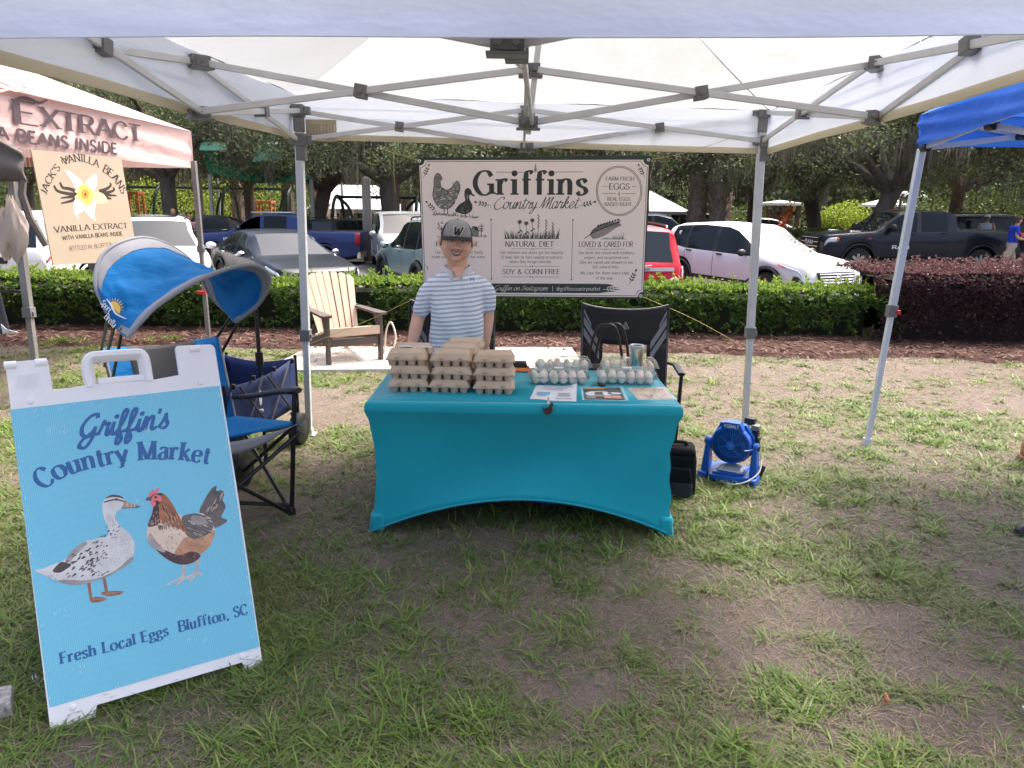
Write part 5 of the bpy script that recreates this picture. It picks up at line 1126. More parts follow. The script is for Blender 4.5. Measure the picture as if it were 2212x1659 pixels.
B([(1245,215),(1258,170),(1272,185),(1280,140),(1300,165),(1330,135),(1352,140),(1345,175),(1300,195),(1262,225)],11,7); B([(1290,200),(1380,186),(1400,230),(1370,300),(1300,320),(1262,270),(1262,225)],9,6); B([(1275,240),(1310,200),(1355,210),(1385,240),(1375,275),(1330,265),(1290,262)],11,8); B([(1262,268),(1290,260),(1320,285),(1310,320),(1285,325),(1265,300)],11,9); B([(1265,232),(1235,228),(1210,256),(1235,266),(1265,260)],10,8); PS(circ(1318,228,13,9),9,C5,.003)
for i in range(90):
    t=r5.random(); x=1370+190*t+r5.uniform(-25,25); y=290+250*t*r5.uniform(.6,1.1); K([(x,y),(x+16,y+44)],4,r5.choice([9,12,7,8]),0)
for i in range(34): x,y=r5.uniform(1255,1370),r5.uniform(360,510); K([(x,y),(x-5,y+22)],4,r5.choice([7,8,9]),0)
for i in range(60):
    x,y=r5.uniform(1620,1890),r5.uniform(430,620); K([(x,y),(x+40,y+16)],r5.uniform(3,8),r5.choice([14,9,7,10]),0)
for i in range(46): t=r5.random(); x=1830+t*170+r5.uniform(-25,25); y=430-t*230+r5.uniform(-20,60); K([(x,y),(x+28,y-52)],r5.uniform(3,8),r5.choice([14,7,9]),0)
for i in range(60): x,y=r5.uniform(1330,1850),r5.uniform(560,880); K([(x,y),(x+12,y+14)],r5.uniform(4,8),r5.choice([9,8,12]),0) if (x-1560)**2/300**2+(y-700)**2/180**2<1 else None
for i in range(30): x=r5.uniform(1340,1620); K([(x,520),(x+4,545+r5.uniform(0,30))],5,9,0)
# scuffs on the poster edge
for i in range(150):
    e_=r5.choice('LRRTB'); t=r5.random()
    A_,B_={'L':((22,885),(107,1528)),'R':((474,833),(560,1397)),'T':((22,885),(474,833)),'B':((107,1528),(560,1397))}[e_]
    x=A_[0]+(B_[0]-A_[0])*t; y=A_[1]+(B_[1]-A_[1])*t; k=r5.random()**2*11+1.2
    x+={'L':k,'R':-k}.get(e_,0); y+={'T':k+1,'B':-k}.get(e_,0); PS(line2d([(x,y),(x+1,y+r5.uniform(2,8))],r5.uniform(.5,1.5)),2,I,.003)
for cx,cy_,k in((125,925,16),(350,1130,10),(285,1085,12),(90,1460,6),(455,1330,12),(430,1385,9),(170,1440,12),(330,925,8),(140,1320,8)):
    for i in range(k): x,y=cx+r5.uniform(-26,26),cy_+r5.uniform(-8,8); PS(line2d([(x,y),(x+.6,y+r5.uniform(2,9))],.8),2,I,.003)
mb.build('poster',pm,sign,world=True,smooth=False)
# rear half of the board
sw2=V(0,0,1)*math.cos(R(20))-sb*math.sin(R(20)); hb=W0[1][1]*math.cos(R(20)); off=sb*(2*hb*math.tan(R(20))+.03); SM2=SM.copy(); P2=P0+off
for i in range(3): SM2[i][1]=sw2[i]; SM2[i][2]=se.cross(sw2)[i]; SM2[i][3]=P2[i]
mb=MB(); mb.prism([(0,0),(.09,0),(.1,.035),(.55,.035),(.56,0),(.6437,0),(.6437,1.14),(.53,1.14),(.53,1.02),(.11,1.02),(.11,1.14),(0,1.14)],SM2,.028); mb.build('rear_frame',white_plastic,sign,world=True,bev=.005)
# ---------------------------------------------------------------- table
def stretchm():
    m,nt,b=base('turquoise_spandex'); b.inputs['Roughness'].default_value=.55; b.inputs['Sheen Weight'].default_value=.25; b.inputs['Specular IOR Level'].default_value=.25
    c=_ramp(nt,_noise(nt,1.6,4),[(.3,(.0,.29,.37)),(.7,(.0,.355,.435))]); c=_mix(nt,_ramp(nt,_noise(nt,260,3,rough=.8),[(.35,(0,)*3),(.75,(.35,)*3)]),c,(.02,.40,.48)); f=_ramp(nt,_noise(nt,5.5,7,rough=.8,stretch=(1.5,1,.8)),[(.70,(0,0,0)),(.78,(.5,.5,.5))]); c=_mix(nt,f,c,(.16,.42,.50)); nt.links.new(c,b.inputs['Base Color']); _bump(nt,b,_noise(nt,700,2),.0004); return m
turq=stretchm()
TX0,TX1,TY0,TY1,TZ=-.705,.822,3.425,4.215,.68
tb=thing('table','market table under a tight turquoise stretch cover','table',((TX0+TX1)/2,(TY0+TY1)/2,0))
mb=MB(); cs=[(TX0,TY0),(TX1,TY0),(TX1,TY1),(TX0,TY1)]; rings=[]
lev=[(-.022,TZ),(-.008,TZ-.003),(0,TZ-.014),(.002,TZ-.045),(0,TZ-.052)]
K_=26
def ringp(t,first=None):
    r=[]
    for i in range(4):
        a,b=V(*cs[i],0),V(*cs[(i+1)%4],0); d=(b-a).normalized(); nin=V(-d.y,d.x,0)
        for j in range(K_):
            u=j/K_; p=a.lerp(b,u)
            if first is not None:
                ins,z=first; c=V((TX0+TX1)/2,(TY0+TY1)/2,0); q=p-c; hx_,hy_=(TX1-TX0)/2,(TY1-TY0)/2; p=c+V(q.x*(hx_+ins)/hx_,q.y*(hy_+ins)/hy_,0); p.z=z
            else:
                cx=(TX0+TX1)/2; cy_=(TY0+TY1)/2; pull=.040*math.sin(math.pi*min(1,t*1.02))**.7; sag=.05*math.sin(math.pi*u)*math.sin(math.pi*(t*.75+.02)); archz=(.175 if i in(0,2) else .14)*math.sin(math.pi*u)**.85
                q=p-V(cx,cy_,0); p=V(cx,cy_,0)+V(q.x*(1-pull/abs(TX0-cx)),q.y*(1-pull/abs(TY0-cy_)*.8),0)+nin*sag; zt=TZ-.052; p.z=zt*(1-t)+archz*t; cu=min(u,1-u); p=p+nin*(.006*math.sin(u*120+t*8)*math.exp(-cu*14)*t+.005*math.sin(t*26+u*40)*math.exp(-cu*20)+.007*math.sin(u*9+t*5+i)*math.sin(math.pi*t))
            r.append(p)
    return r
for l in lev: rings.append(ringp(0,l))
for i in range(1,17): rings.append(ringp(i/16))
mb.loft(rings,0,False); n_=len(rings[0]); mb.add(rings[0],[tuple(range(n_))],0)
mb.build('stretch_cover',turq,tb,world=True,ang=50,solid=.0016)
mb=MB(); last=rings[-1]; mb.tube([p+V(0,0,.003) for p in last],.0055,6,closed=True); mb.build('cover_hem',turq,tb,world=True)
for cx,cy_ in cs:
    s=1 if cx<0 else -1; q=1 if cy_<3.8 else -1; mb=MB(); mb.box((cx+s*.043,cy_+q*.040,.055),(.075,.075,.10)); mb.build('foot_pocket',turq,tb,world=True,bev=.02)
    mb=MB(); mb.tube([(cx+s*.06,cy_+q*.06,0),(cx+s*.06,cy_+q*.06,TZ-.05)],.014,8); mb.build('leg',dark_metal,tb,world=True)
mb=MB(); mb.box(((TX0+TX1)/2,(TY0+TY1)/2,TZ-.03),(TX1-TX0-.06,TY1-TY0-.06,.03)); mb.build('table_board',mat('board_plastic',(.5,.5,.48),.5),tb,world=True)
# ---------------------------------------------------------------- pulp egg cartons
pulp=mat('grey_pulp',(.54,.42,.305),.92,var=.10,scale=14,bump=.0012,bscale=260,spec=.15); stick=mat('sticker_blue',(.18,.52,.62),.5,var=.3,scale=80); tapem=mat('clear_tape',(.62,.62,.60),.15,var=.1,scale=30)
CW,CD=.198,.158
def pulp_carton():
    t=thing('egg_carton','',  'egg carton'); mb=MB()
    for i in range(4):
        for j in range(3):
            mb.lathe([(.0155,0),(.0175,.001),(.0235,.027),(.0245,.033)],10,0,Matrix.Translation((-CW/2+.0265+i*.0483,-CD/2+.029+j*.05,0)))
    mb.taper((0,0,.030),(CW-.01,CD-.008),(CW,CD),.006); mb.box((0,0,.0335),(CW+.010,CD+.012,.004))
    mb.build('base',pulp,t,bev=.0012)
    mb=MB(); mb.taper((0,0,.0365),(CW+.006,CD+.010),(CW+.004,CD+.008),.004); rr=[]
    for w_,d_,z in((CW+.002,CD+.004,.0405),(CW-.012,CD-.012,.054),(CW-.020,CD-.020,.0655),(CW-.034,CD-.032,.0685)):
        ring_=[]
        for sx,sy,a0 in((1,-1,-90),(1,1,0),(-1,1,90),(-1,-1,180)):
            for q in range(4):
                a=R(a0+q*30); ring_.append(V(sx*(w_/2-.012)+.012*math.cos(a),sy*(d_/2-.012)+.012*math.sin(a),z))
        rr.append(ring_)
    mb.loft(rr); 
    mb.build('lid',pulp,t,bev=.001)
    for s in(-1,1):
        mb=MB(); mb.box((s*.048,-CD/2-.0015,.048),(.021,.012,.014)); mb.build('latch',pulp,t,bev=.004)
    mb=MB(); mb.lathe([(.0001,.0692),(.0135,.0692)],14,0,Matrix.Translation((.008,0,0))@Matrix.Diagonal((1.2,1,1,1)),False); mb.build('sticker',stick,t)
    return t
c0=pulp_carton(); used=False
def place_carton(x,y,z,rz,label,sticker=True):
    global used
    if not used: o=c0; used=True; o.location=(x,y,z); o.rotation_euler=(0,0,rz)
    else: o=copy_tree(c0); o.location=(x,y,z); o.rotation_euler=(0,0,rz)
    tag(o,label,'egg carton','pulp egg cartons stacked on the table')
    if not sticker:
        for ch in list(o.children):
            if ch.name.startswith('sticker'): bpy.data.objects.remove(ch)
    return o
ST=0.0665; lvn={0:'bottom',1:'middle',2:'top'}
r5=random.Random(2)
for nm,px,py,dx,rz in(('front left',878,849,0,.05),('front middle',972,851,0,.0),('front right',1066,854,0,-.02)):
    p=G(px,py,TZ)
    for k in range(3):
        j=r5.uniform(-.006,.006); place_carton(p.x+[0,.006,.0][k]+j,p.y+CD/2+.004+[0,.004,.012][k],TZ+.0005+k*ST,rz+[0,-.03,.02][k],'%s pulp egg carton in the %s stack on the turquoise table'%(lvn[k],nm),k==2 and nm!='front right')
for nm,px,ky,cnt in(('rear left',880,1,3),('second middle',978,1,3),('rearmost middle',984,2,3)):
    p=G(px,850,TZ)
    for k in range(cnt): place_carton(p.x+(.02 if px>900 else .0)+r5.uniform(-.006,.006),p.y+CD/2+ky*.172+.004,TZ+.0005+k*ST+(0.0 if px>900 else .0),r5.uniform(-.03,.03),'%s pulp egg carton in the %s stack on the turquoise table'%(lvn[k],nm))
p=G(880,850,TZ); mb=MB()
mb.grid(lambda a,b:V(p.x-.06+a*.17,p.y+CD+.0+b*.03,TZ+3*ST+.004+.004*math.sin(a*9)+.003*math.sin(b*7+a*4)),10,4)
tag(mb.build('tape_strip',tapem,None,loc=(p.x,p.y+CD,TZ+3*ST),solid=.0006),'shiny crumpled tape strip lying across the two left carton stacks','tape')
# ---------------------------------------------------------------- clear cartons with eggs
def clearm():
    m=bpy.data.materials.new('clear_plastic'); m.use_nodes=True; nt=m.node_tree; nt.nodes.clear(); o=nt.nodes.new('ShaderNodeOutputMaterial'); t=nt.nodes.new('ShaderNodeBsdfTransparent'); t.inputs[0].default_value=(.985,.99,.99,1); g=nt.nodes.new('ShaderNodeBsdfGlossy'); g.inputs['Roughness'].default_value=.12; g.inputs[0].default_value=(.95,.95,.95,1); d=nt.nodes.new('ShaderNodeBsdfTranslucent'); d.inputs[0].default_value=(.97,.97,.96,1)
    f=nt.nodes.new('ShaderNodeLayerWeight'); f.inputs[0].default_value=.12; a=nt.nodes.new('ShaderNodeMixShader'); b=nt.nodes.new('ShaderNodeMixShader'); b.inputs[0].default_value=.12; nt.links.new(t.outputs[0],b.inputs[1]); nt.links.new(d.outputs[0],b.inputs[2]); nt.links.new(f.outputs['Fresnel'],a.inputs[0]); nt.links.new(b.outputs[0],a.inputs[1]); nt.links.new(g.outputs[0],a.inputs[2]); nt.links.new(a.outputs[0],o.inputs[0]); return m
clr=clearm(); frost=mat('frosted_edge',(.80,.82,.82),.25,var=.05); frost.node_tree.nodes['Principled BSDF'].inputs['Alpha'].default_value=.55
PW=.312; PD=.108
def clear_carton():
    t=thing('clear_egg_carton','','egg carton'); mb=MB()
    for i in range(6):
        for j in range(2): mb.lathe([(.0145,0),(.0165,.002),(.0225,.022),(.0238,.030)],12,0,Matrix.Translation((-PW/2+.0275+i*.05,-PD/2+.028+j*.049,0)),False)
    mb.box((0,0,.0315),(PW+.012,PD+.012,.0022)); mb.build('tray',clr,t)
    mb=MB()
    def lidf(w_,d_,z):
        q=[]
        for i in range(6):
            for k in range(6):
                u=(i+k/6)/6; q.append(V(-w_/2+w_*u,-d_/2-.004*math.sin(math.pi*k/6),z))
        q.append(V(w_/2,-d_/2,z))
        for k in range(1,6): q.append(V(w_/2+.002*math.sin(math.pi*k/5),-d_/2+d_*k/6,z))
        q+= [V(w_/2-w_*k/24,d_/2,z) for k in range(25)]
        for k in range(1,6): q.append(V(-w_/2,d_/2-d_*k/6,z))
        return q
    mb.loft([lidf(PW+.010,PD+.010,.034),lidf(PW,PD,.036),lidf(PW-.018,PD-.014,.056),lidf(PW-.03,PD-.024,.068),lidf(PW-.045,PD-.04,.071)],0,False); n_=len(lidf(1,1,1)); mb.add(lidf(PW-.045,PD-.04,.071),[tuple(range(n_))],0)
    mb.build('lid',clr,t,ang=60)
    mb=MB(); r_=.0011
    for w_,d_,z in((PW+.012,PD+.012,.033),(PW,PD,.038),(PW-.03,PD-.024,.068),(PW-.045,PD-.04,.0715)): mb.tube([(-w_/2,-d_/2,z),(w_/2,-d_/2,z),(w_/2,d_/2,z),(-w_/2,d_/2,z)],r_,4,closed=True)
    for i in range(7):
        x=-PW/2+.003+i*.051
        for s in(-1,1): mb.tube([(x,s*PD/2,.036),(x*.95,s*(PD/2-.009),.062),(x*.91,s*(PD/2-.02),.0712)],r_*.8,4)
    for x in(-1,1): mb.grid(lambda a,b:V(x*(PW/2+.0065-.012*b),(a-.5)*PD,.032+.028*b),3,2)
    mb.build('ridges',frost,t)
    mb=MB(); mb.box((0,-.0,.0725),(.05,.03,.0006)); mb.build('sticker',mat('clear_label',(.72,.74,.74),.4,var=.3,scale=90),t)
    for s in(-.09,.09): mb=MB(); mb.box((s,-PD/2-.006,.036),(.02,.008,.010)); mb.build('latch',clr,t,bev=.002)
    return t
k0=clear_carton(); first=True
ecol=[(.86,.80,.72),(.82,.71,.58),(.86,.74,.67),(.84,.78,.67),(.72,.74,.58),(.86,.70,.57),(.80,.58,.43),(.68,.71,.54),(.88,.85,.80)]
emats=[mat('egg_shell_%s'%n,c,.45,var=.06,scale=30) for n,c in zip(('white','cream','pink','ivory','green','peach','tan','sage','pearl'),ecol)]
mb=MB(); prof=[(.0001,0)]+[(.0212*math.sin(math.pi*t)**.82*(1+.10*math.cos(math.pi*t)),.0285*(1-math.cos(math.pi*t))) for t in [i/12 for i in range(1,12)]]+[(.0001,.057)]
mb.lathe(prof,14,0,None,False); egg0=None
cn={0:'rear left',1:'rear right',2:'front left',3:'front right'}; od=['first','second','third','fourth','fifth','sixth']
patt=[[8,3,2,3,4,5],[5,7,7,5,6,6],[4,8,7,2,2,3],[0,4,0,2,2,3]]
for ci,(px,py,rz) in enumerate(((1214,794,.0),(1352,795,.0),(1208,833,.02),(1356,833,-.01))):
    p=G(px,py,TZ); yy=p.y+PD/2
    if ci<2: yy=TY1-PD/2-.004
    o=k0 if first else copy_tree(k0); first=False
    o.location=(p.x,yy,TZ+.0005); o.rotation_euler=(0,0,rz); o.scale=(1,1,1.18); tag(o,'clear plastic carton of eggs, %s of the four on the table'%cn[ci],'egg carton','clear egg cartons on the table')
    for j in range(2):
        for i in range(6):
            v=o.matrix_basis@V(-PW/2+.0275+i*.05,-PD/2+.028+j*.049,.003)
            ci2=patt[ci][i] if j==0 else patt[ci][(i*2+1)%6]
            if egg0 is None: e=mb.build('egg',emats[0],None,ang=180); egg0=e
            else: e=egg0.copy(); COL.objects.link(e)
            e.location=v; e.rotation_euler=(r5.uniform(-.16,.16),r5.uniform(-.2,.2),r5.uniform(0,6)); es=r5.uniform(1.0,1.13); e.scale=(es,es,es*r5.uniform(1.02,1.1)); 
            if True: e.material_slots[0].link='OBJECT'; e.material_slots[0].material=emats[ci2]
            tag(e,'%s egg from the left in the %s row of the %s clear carton'%(od[i],'near' if j==0 else 'far',cn[ci]),'egg','eggs in the clear cartons')
# ---------------------------------------------------------------- things on the table
paper=mat('paper_white',(.70,.72,.76),.35,var=.03); inkg=mat('print_grey',(.25,.27,.30),.6); inkb=mat('print_blue',(.15,.38,.60),.6); sleeve=mat('sleeve_edge',(.32,.62,.68),.2,var=.1)
def sheet(name,cor,lb,cat,draw,mats,curl=None,ex=.0025):
    q=[G(px,py,TZ+ex) for px,py in cor]; t=thing(name,lb,cat,(q[0]+q[2])/2); mb=MB()
    def f(a,b):
        p=q[0].lerp(q[1],a).lerp(q[3].lerp(q[2],a),b)
        if p.y<TY0-.004: p.z-=(TY0-.004-p.y)*.55; 
        if curl: p.z+=curl(a,b)
        return p
    mb.grid(f,14,14,0); draw(mb,f); mb.build('sheet',mats,t,world=True,smooth=False); return t
def rect(mb,f,a0,b0,a1,b1,mi,k=.0012,n=4):
    mb.grid(lambda a,b:f(a0+(a1-a0)*a,b0+(b1-b0)*b)+V(0,-.0004,k),n,max(1,n//2),mi)
def d1(mb,f):
    for i in range(3): rect(mb,f,.18,.07+i*.10,.88-.1*i,.095+i*.10,1)
    rect(mb,f,.10,.48,.40,.68,2,n=6); rect(mb,f,.13,.73,.34,.77,1)
    for i in range(4): rect(mb,f,.58,.50+i*.065,.86,.525+i*.065,1)
    rect(mb,f,.55,.83,.90,.865,1)
p1=G(1146,862,TZ)
sheet('price_sheet',((1158,833),(1246,834),(1245,868),(1144,862)),'white printed sheet hanging over the front table edge, held by a clip','paper',d1,[paper,inkg,inkb],lambda a,b:.016*max(0,a-.80)*5*max(0,.22-b)*4.5+.0015*math.sin(a*8))
def d2(mb,f):
    rect(mb,f,.05,.05,.93,.95,1,.001); rect(mb,f,.10,.08,.55,.17,3,.002); c=lambda x,y,rx,ry,mi,k: mb.face([f(x+rx*math.cos(a*math.pi/10),y+ry*math.sin(a*math.pi/10))+V(0,0,k) for a in range(20)],mi)
    c(.38,.55,.30,.20,2,.003); rect(mb,f,.30,.42,.48,.62,4,.004); rect(mb,f,.30,.62,.50,.78,5,.004); rect(mb,f,.48,.68,.86,.90,6,.0036); rect(mb,f,.10,.70,.30,.92,5,.0036); c(.74,.52,.16,.08,2,.003)
sheet('recipe_card',((1254,837),(1345,836),(1359,866),(1258,864)),'dark photo card in a clear sleeve, middle one of the three sheets','card',d2,[sleeve,mat('card_dark',(.07,.075,.075),.3,var=.3,scale=40),paper,mat('card_gold',(.45,.30,.10),.5),mat('card_brown',(.13,.07,.06),.5,var=.3,scale=60),mat('card_grey',(.3,.28,.26),.5,var=.4,scale=60),mat('card_pink',(.55,.30,.22),.5,var=.3,scale=50)])
def d3(mb,f):
    rect(mb,f,.04,.05,.95,.94,1,.001,8)
    rr=random.Random(6)
    for i in range(70): a,b=rr.uniform(.07,.86),rr.uniform(.10,.88); rect(mb,f,a,b,a+rr.uniform(.02,.07),b+.035,rr.choice([2,2,3]),.002,2)
    rect(mb,f,.15,.035,.62,.07,2,.002)
sheet('photo_card',((1353,838),(1436,835),(1463,863),(1378,864)),'beige photo card in a clear sleeve at the right end of the table','card',d3,[sleeve,mat('photo_beige',(.52,.42,.32),.35,var=.2,scale=40),mat('photo_brown',(.22,.16,.10),.4,var=.3,scale=50),mat('photo_pale',(.64,.56,.46),.4)])
charm=mat('charm_black',(.035,.028,.027),.4,var=.4,scale=60)
def chick_charm(p,face,lb,s=1.,M=None):
    t=thing('table_clip',lb,'clip',p,0,'hen shaped table clips'); mb=MB(); o=[(-26,16),(-18,2),(-8,8),(4,14),(10,30),(20,34),(26,24),(20,10),(24,-6),(12,-22),(-2,-28),(-16,-22),(-26,-8)]
    mb.prism([(q.x*.00062*s*1.6,q.y*.00062*s*1.6) for q in cat_rom([(*a,0) for a in o],3,True)],M,.012); mb.build('hen_figure',charm,t,bev=.003)
    mb=MB(); mb.box((0,.045*s,-.004),(.011,.034,.004),0,M); mb.build('clip_tab',chrome,t); return t
p=AY(1184,878,TY0-.01); chick_charm(p,0,'black hen shaped clip hanging on the cover below the white sheet',.95,Matrix.Rotation(R(90),4,'X')@Matrix.Translation((0,-.012,.012)))
p=G(1300,832,TZ+.006); chick_charm(p,0,'black hen shaped clip lying on the table above the dark photo card',.8,Matrix.Rotation(R(80),4,'Z')@Matrix.Translation((0,0,.008)))
# tumbler, orange pouch with phone
p=G(1373,796,TZ); p.y=min(p.y,TY1-.05); p=AY(1374,790,4.13); t=thing('tumbler','steel tumbler with a clear lid behind the rear right egg carton','tumbler',(p.x,4.13,TZ)); t.scale=(.88,.88,.93)
mb=MB(); mb.lathe([(.036,0),(.038,.01),(.046,.125),(.0475,.150),(.0475,.168),(.044,.170),(.043,.14)],28); mb.build('cup',steel,t)
mb=MB(); mb.lathe([(.0485,.160),(.0495,.166),(.0495,.176),(.046,.179),(.030,.176),(.0295,.168)],28,0,None,False); mb.build('lid',mat('lid_clear',(.45,.47,.47),.08,var=.05),t)
p=G(1123,800,TZ+.004); t=thing('pouch','orange pouch with black trim behind the right carton stack','pouch',p); mb=MB(); mb.taper((-.02,.02,0),(.16,.13),(.15,.12),.012); mb.build('body',mat('orange_cloth',(.62,.17,.04),.7,var=.15),t,bev=.004)
mb=MB(); mb.taper((-.02,.045,.013),(.13,.06),(.11,.05),.030); mb.build('card_reader',black_plastic,t,bev=.006)
# handbag on the right black chair : handles
# ---------------------------------------------------------------- camp chair with canopy
cblue=fabric('chair_blue',(.008,.20,.52),.25,wr=.03,var=.06); cgrey=mat('chair_grey',(.24,.25,.28),.75,var=.08,bump=.0006,bscale=300); cdark=mat('chair_dark',(.035,.037,.042),.7,var=.15,bump=.0006,bscale=400); tubeb=mat('tube_black',(.014,.014,.016),.35,.3,var=.2)
cf=V(.66,-.75,0); cw=V(.75,.66,0)
FR=AY(646,914,3.67); BR=AY(506,900,4.02); FL=FR-cw*.56; BL=BR-cw*.56
ch=thing('canopy_chair','blue camp chair with a fabric sunshade behind the sandwich board','chair',(FR.x-.3,FR.y,0))
mb=MB()
def seatf(u,v):
    p=BL.lerp(BR,u).lerp(FL.lerp(FR,u),v); p.z-=.05*math.sin(math.pi*u)*math.sin(math.pi*v); return p
mb.grid(seatf,12,10); mb.build('seat',cblue,ch,world=True,solid=.012)
mb=MB(); mb.grid(lambda u,v:FL.lerp(FR,u)-V(0,0,.065*v*math.sin(math.pi*min(1,max(.0,u*.8+.25))))+cf*.008-V(0,0,.03*math.sin(math.pi*u)),12,3); mb.grid(lambda u,v:BR.lerp(FR,u)-V(0,0,(.02+.055*(1-abs(2*u-1)))*v+.05*math.sin(math.pi*u)*0)+cw*.006,12,3); mb.build('seat_edge',cgrey,ch,world=True,solid=.006)
TRt=AY(470,727,4.24); TLt=TRt-cw*.60; TRb=BR+V(0,0,.0); TLb=BL
def backf(u,v):
    p=TLb.lerp(TRb,u).lerp(TLt.lerp(TRt,u),v)-cf*.05*math.sin(math.pi*u); p.z-=.02*math.sin(math.pi*u)*v; return p
for nm,m_,u0,u1,v0,v1 in(('back_side',cblue,.78,1,0,1),('back_side',cblue,0,.22,0,1),('back_panel',cdark,.2,.8,.52,.985)):
    mb=MB(); mb.grid(lambda a,b:backf(u0+(u1-u0)*a,v0+(v1-v0)*b)+(cf*.004 if nm=='back_panel' else V(0,0,0)),8,10); mb.build(nm,m_,ch,world=True,solid=.008)
mb=MB(); mb.tube([backf(1,i/8)+cw*.004 for i in range(9)],.008,6); mb.tube([backf(0,i/8) for i in range(9)],.008,6); mb.build('back_binding',cgrey,ch,world=True)
mb=MB(); q=backf(.62,.70)+cf*.014; mb.face([q+cw*a*.03+V(0,0,b*.03) for a,b in((-1,-1),(1,-1),(0,1.3))]); mb.build('triangle_logo',mat('logo_black',(.004,.004,.005),.5),ch,world=True,smooth=False)
fFR=G(630,1110); fBR=G(500,1042); fFL=V(fFR.x,fFR.y,0)-cw*.62; fBL=V(fBR.x,fBR.y,0)-cw*.62
aR0=AY(507,858,4.06); aR1=AY(644,842,3.66); aL0=aR0-cw*.60; aL1=aR1-cw*.60
def ctube(a,b,nm,r_=.011): mb=MB(); mb.tube([a,b],r_,8); mb.build(nm,tubeb,ch,world=True)
for a,b in((fFR+V(0,0,.0),aR1-V(.02,0,.02)),(fFL,aL1-V(.02,0,.02))): ctube(a,b,'leg',.0125)
for a,b in((fFR,BR),(fBR,FR+V(-.02,0,-.01)),(fFL,BL),(fBL,FL),(fFR,FL+cw*.08-V(0,0,.14)),(fFL,FR-V(0,0,.05)),(fBR,fFL+V(0,0,.16)),(fBL,fBR+V(0,0,.3)),(fBR,BL),(fBL+V(0,0,.06),fFR+V(0,0,.05))): ctube(a,b,'cross_tube')
for a,b in((BR-V(0,0,.05),TRt+V(0,0,.0)-cf*.012),(BL-V(0,0,.05),TLt-cf*.012)): ctube(a,b,'back_tube',.011)
for p in(fFR,fBR,fFL,fBL): mb=MB(); mb.lathe([(.022,0),(.024,.012),(.016,.045)],10,0,Matrix.Translation(p)); mb.build('foot',black_plastic,ch,world=True)
for a,b in((aR0,aR1),(aL0,aL1)):
    mb=MB(); P=[a,a.lerp(b,.35)+V(0,0,-.004),a.lerp(b,.75)+V(0,0,.004),b+V(0,0,-.004)]; P=cat_rom(P,5); k=len(P)-1
    mb.tube(P,[.020+.016*(i/k)-(.014 if i==k else 0) for i in range(k+1)],10,sq=(1.1,.62)); mb.build('armrest',black_plastic,ch,world=True)
# canopy sheet between two hoops
bk=[(232,676,3.42),(206,612,3.44),(221,553,3.52),(268,522,3.62),(325,516,3.78),(392,546,3.98),(432,590,4.12),(455,640,4.22),(492,676,4.26)]
fr=[(276,729,3.22),(309,690,3.26),(346,655,3.32),(430,604,3.46),(518,574,3.66),(563,578,3.82),(582,606,3.92),(560,655,4.00),(512,694,4.06)]
Bk=cat_rom([AY(*p) for p in bk],8); Fr=cat_rom([AY(*p) for p in fr],8); nk=len(Bk)-1
cen_=sum(Bk+Fr,V(0,0,0))/(2*len(Bk))
def canf(u,v):
    t=u*nk; i=min(int(t),nk-1); q=t-i; a=Bk[i].lerp(Bk[i+1],q); b=Fr[i].lerp(Fr[i+1],q); p=a.lerp(b,v)
    p.z-=.075*math.sin(math.pi*v)*(.3+.7*math.sin(math.pi*u)); w_=math.sin(math.pi*v)*(1-.97*math.exp(-((u-.085)/.075)**2))*min(1,v/.2,(1-v)/.16)*min(1,u/.08,(1-u)/.08); p.z+=w_*(.012*math.sin(u*22+v*7)+.012*math.sin(v*12-u*15)+.028*mnoise.noise((u*11,v*4,3.))+.018*mnoise.noise((u*24,v*9,5.))-.022*abs(math.sin(u*9-v*4))); return p
mb=MB(); mb.grid(canf,80,26,0); mb.build('sunshade',cblue,ch,world=True,solid=.004)
mb=MB()
up_=V(0,0,1)
def edge(v0,v1,u0=0,u1=1,o=.006):
    for s in(1,-1): mb.grid(lambda a,b:canf(u0+(u1-u0)*a,v0+(v1-v0)*b)+up_*o*s,80 if u1-u0>.5 else 4,4)
edge(0,.13); edge(.89,1.0); edge(.1,.9,0,.045); edge(.1,.9,.955,1)
mb.tube([canf(i/40,1.) for i in range(41)],.011,8); mb.tube([canf(i/40,0.) for i in range(41)],.011,8)
mb.build('sunshade_binding',cgrey,ch,world=True)
# sun emblem and wording on the near lobe
mb=MB(); e0=canf(.095,.45); exx=(canf(.07,.78)-canf(.10,.12)).normalized(); nrm_=exx.cross(canf(.16,.45)-e0).normalized()
if nrm_.dot(CP-e0)<0: nrm_=-nrm_
eyy=nrm_.cross(exx)
if eyy.z<0: eyy=-eyy
q=lambda u,v,e:e0+exx*u+eyy*v+nrm_*(.020+e)
for p,l in [([(.045*math.cos(a*math.pi/10)-.01,.030*math.sin(a*math.pi/10)+.012) for a in range(11)],0)]: mb.face([q(*a,0) for a in p],0)
for a in range(1,10): c,s=math.cos(a*math.pi/10),math.sin(a*math.pi/10); mb.face([q(.05*c-.01-.005*s,.034*s+.012,0),q(.05*c-.01+.005*s,.034*s+.012,0),q(.066*c-.01,.05*s+.012,0)],0)
for p,l in line2d([(-.085,.018),(-.04,.014),(.02,.004),(.09,.022)],.007,False,5,lambda t:.4+.8*math.sin(math.pi*t)): mb.face([q(*a,.0005) for a in p],1)
put(mb,text2d('Sport',dict(thick=16,thin=8,nib=R(5),serif=5),.026)[0],lambda u,v,e:q(u-.055,v-.018,e),1); put(mb,text2d('Brella',dict(thick=16,thin=8,nib=R(5),serif=5),.028)[0],lambda u,v,e:q(u+.025,v-.048,e),1)
mb.build('sun_emblem',[mat('emblem_yellow',(.70,.45,.05),.6),mat('emblem_white',(.65,.68,.7),.6)],ch,world=True,smooth=False)
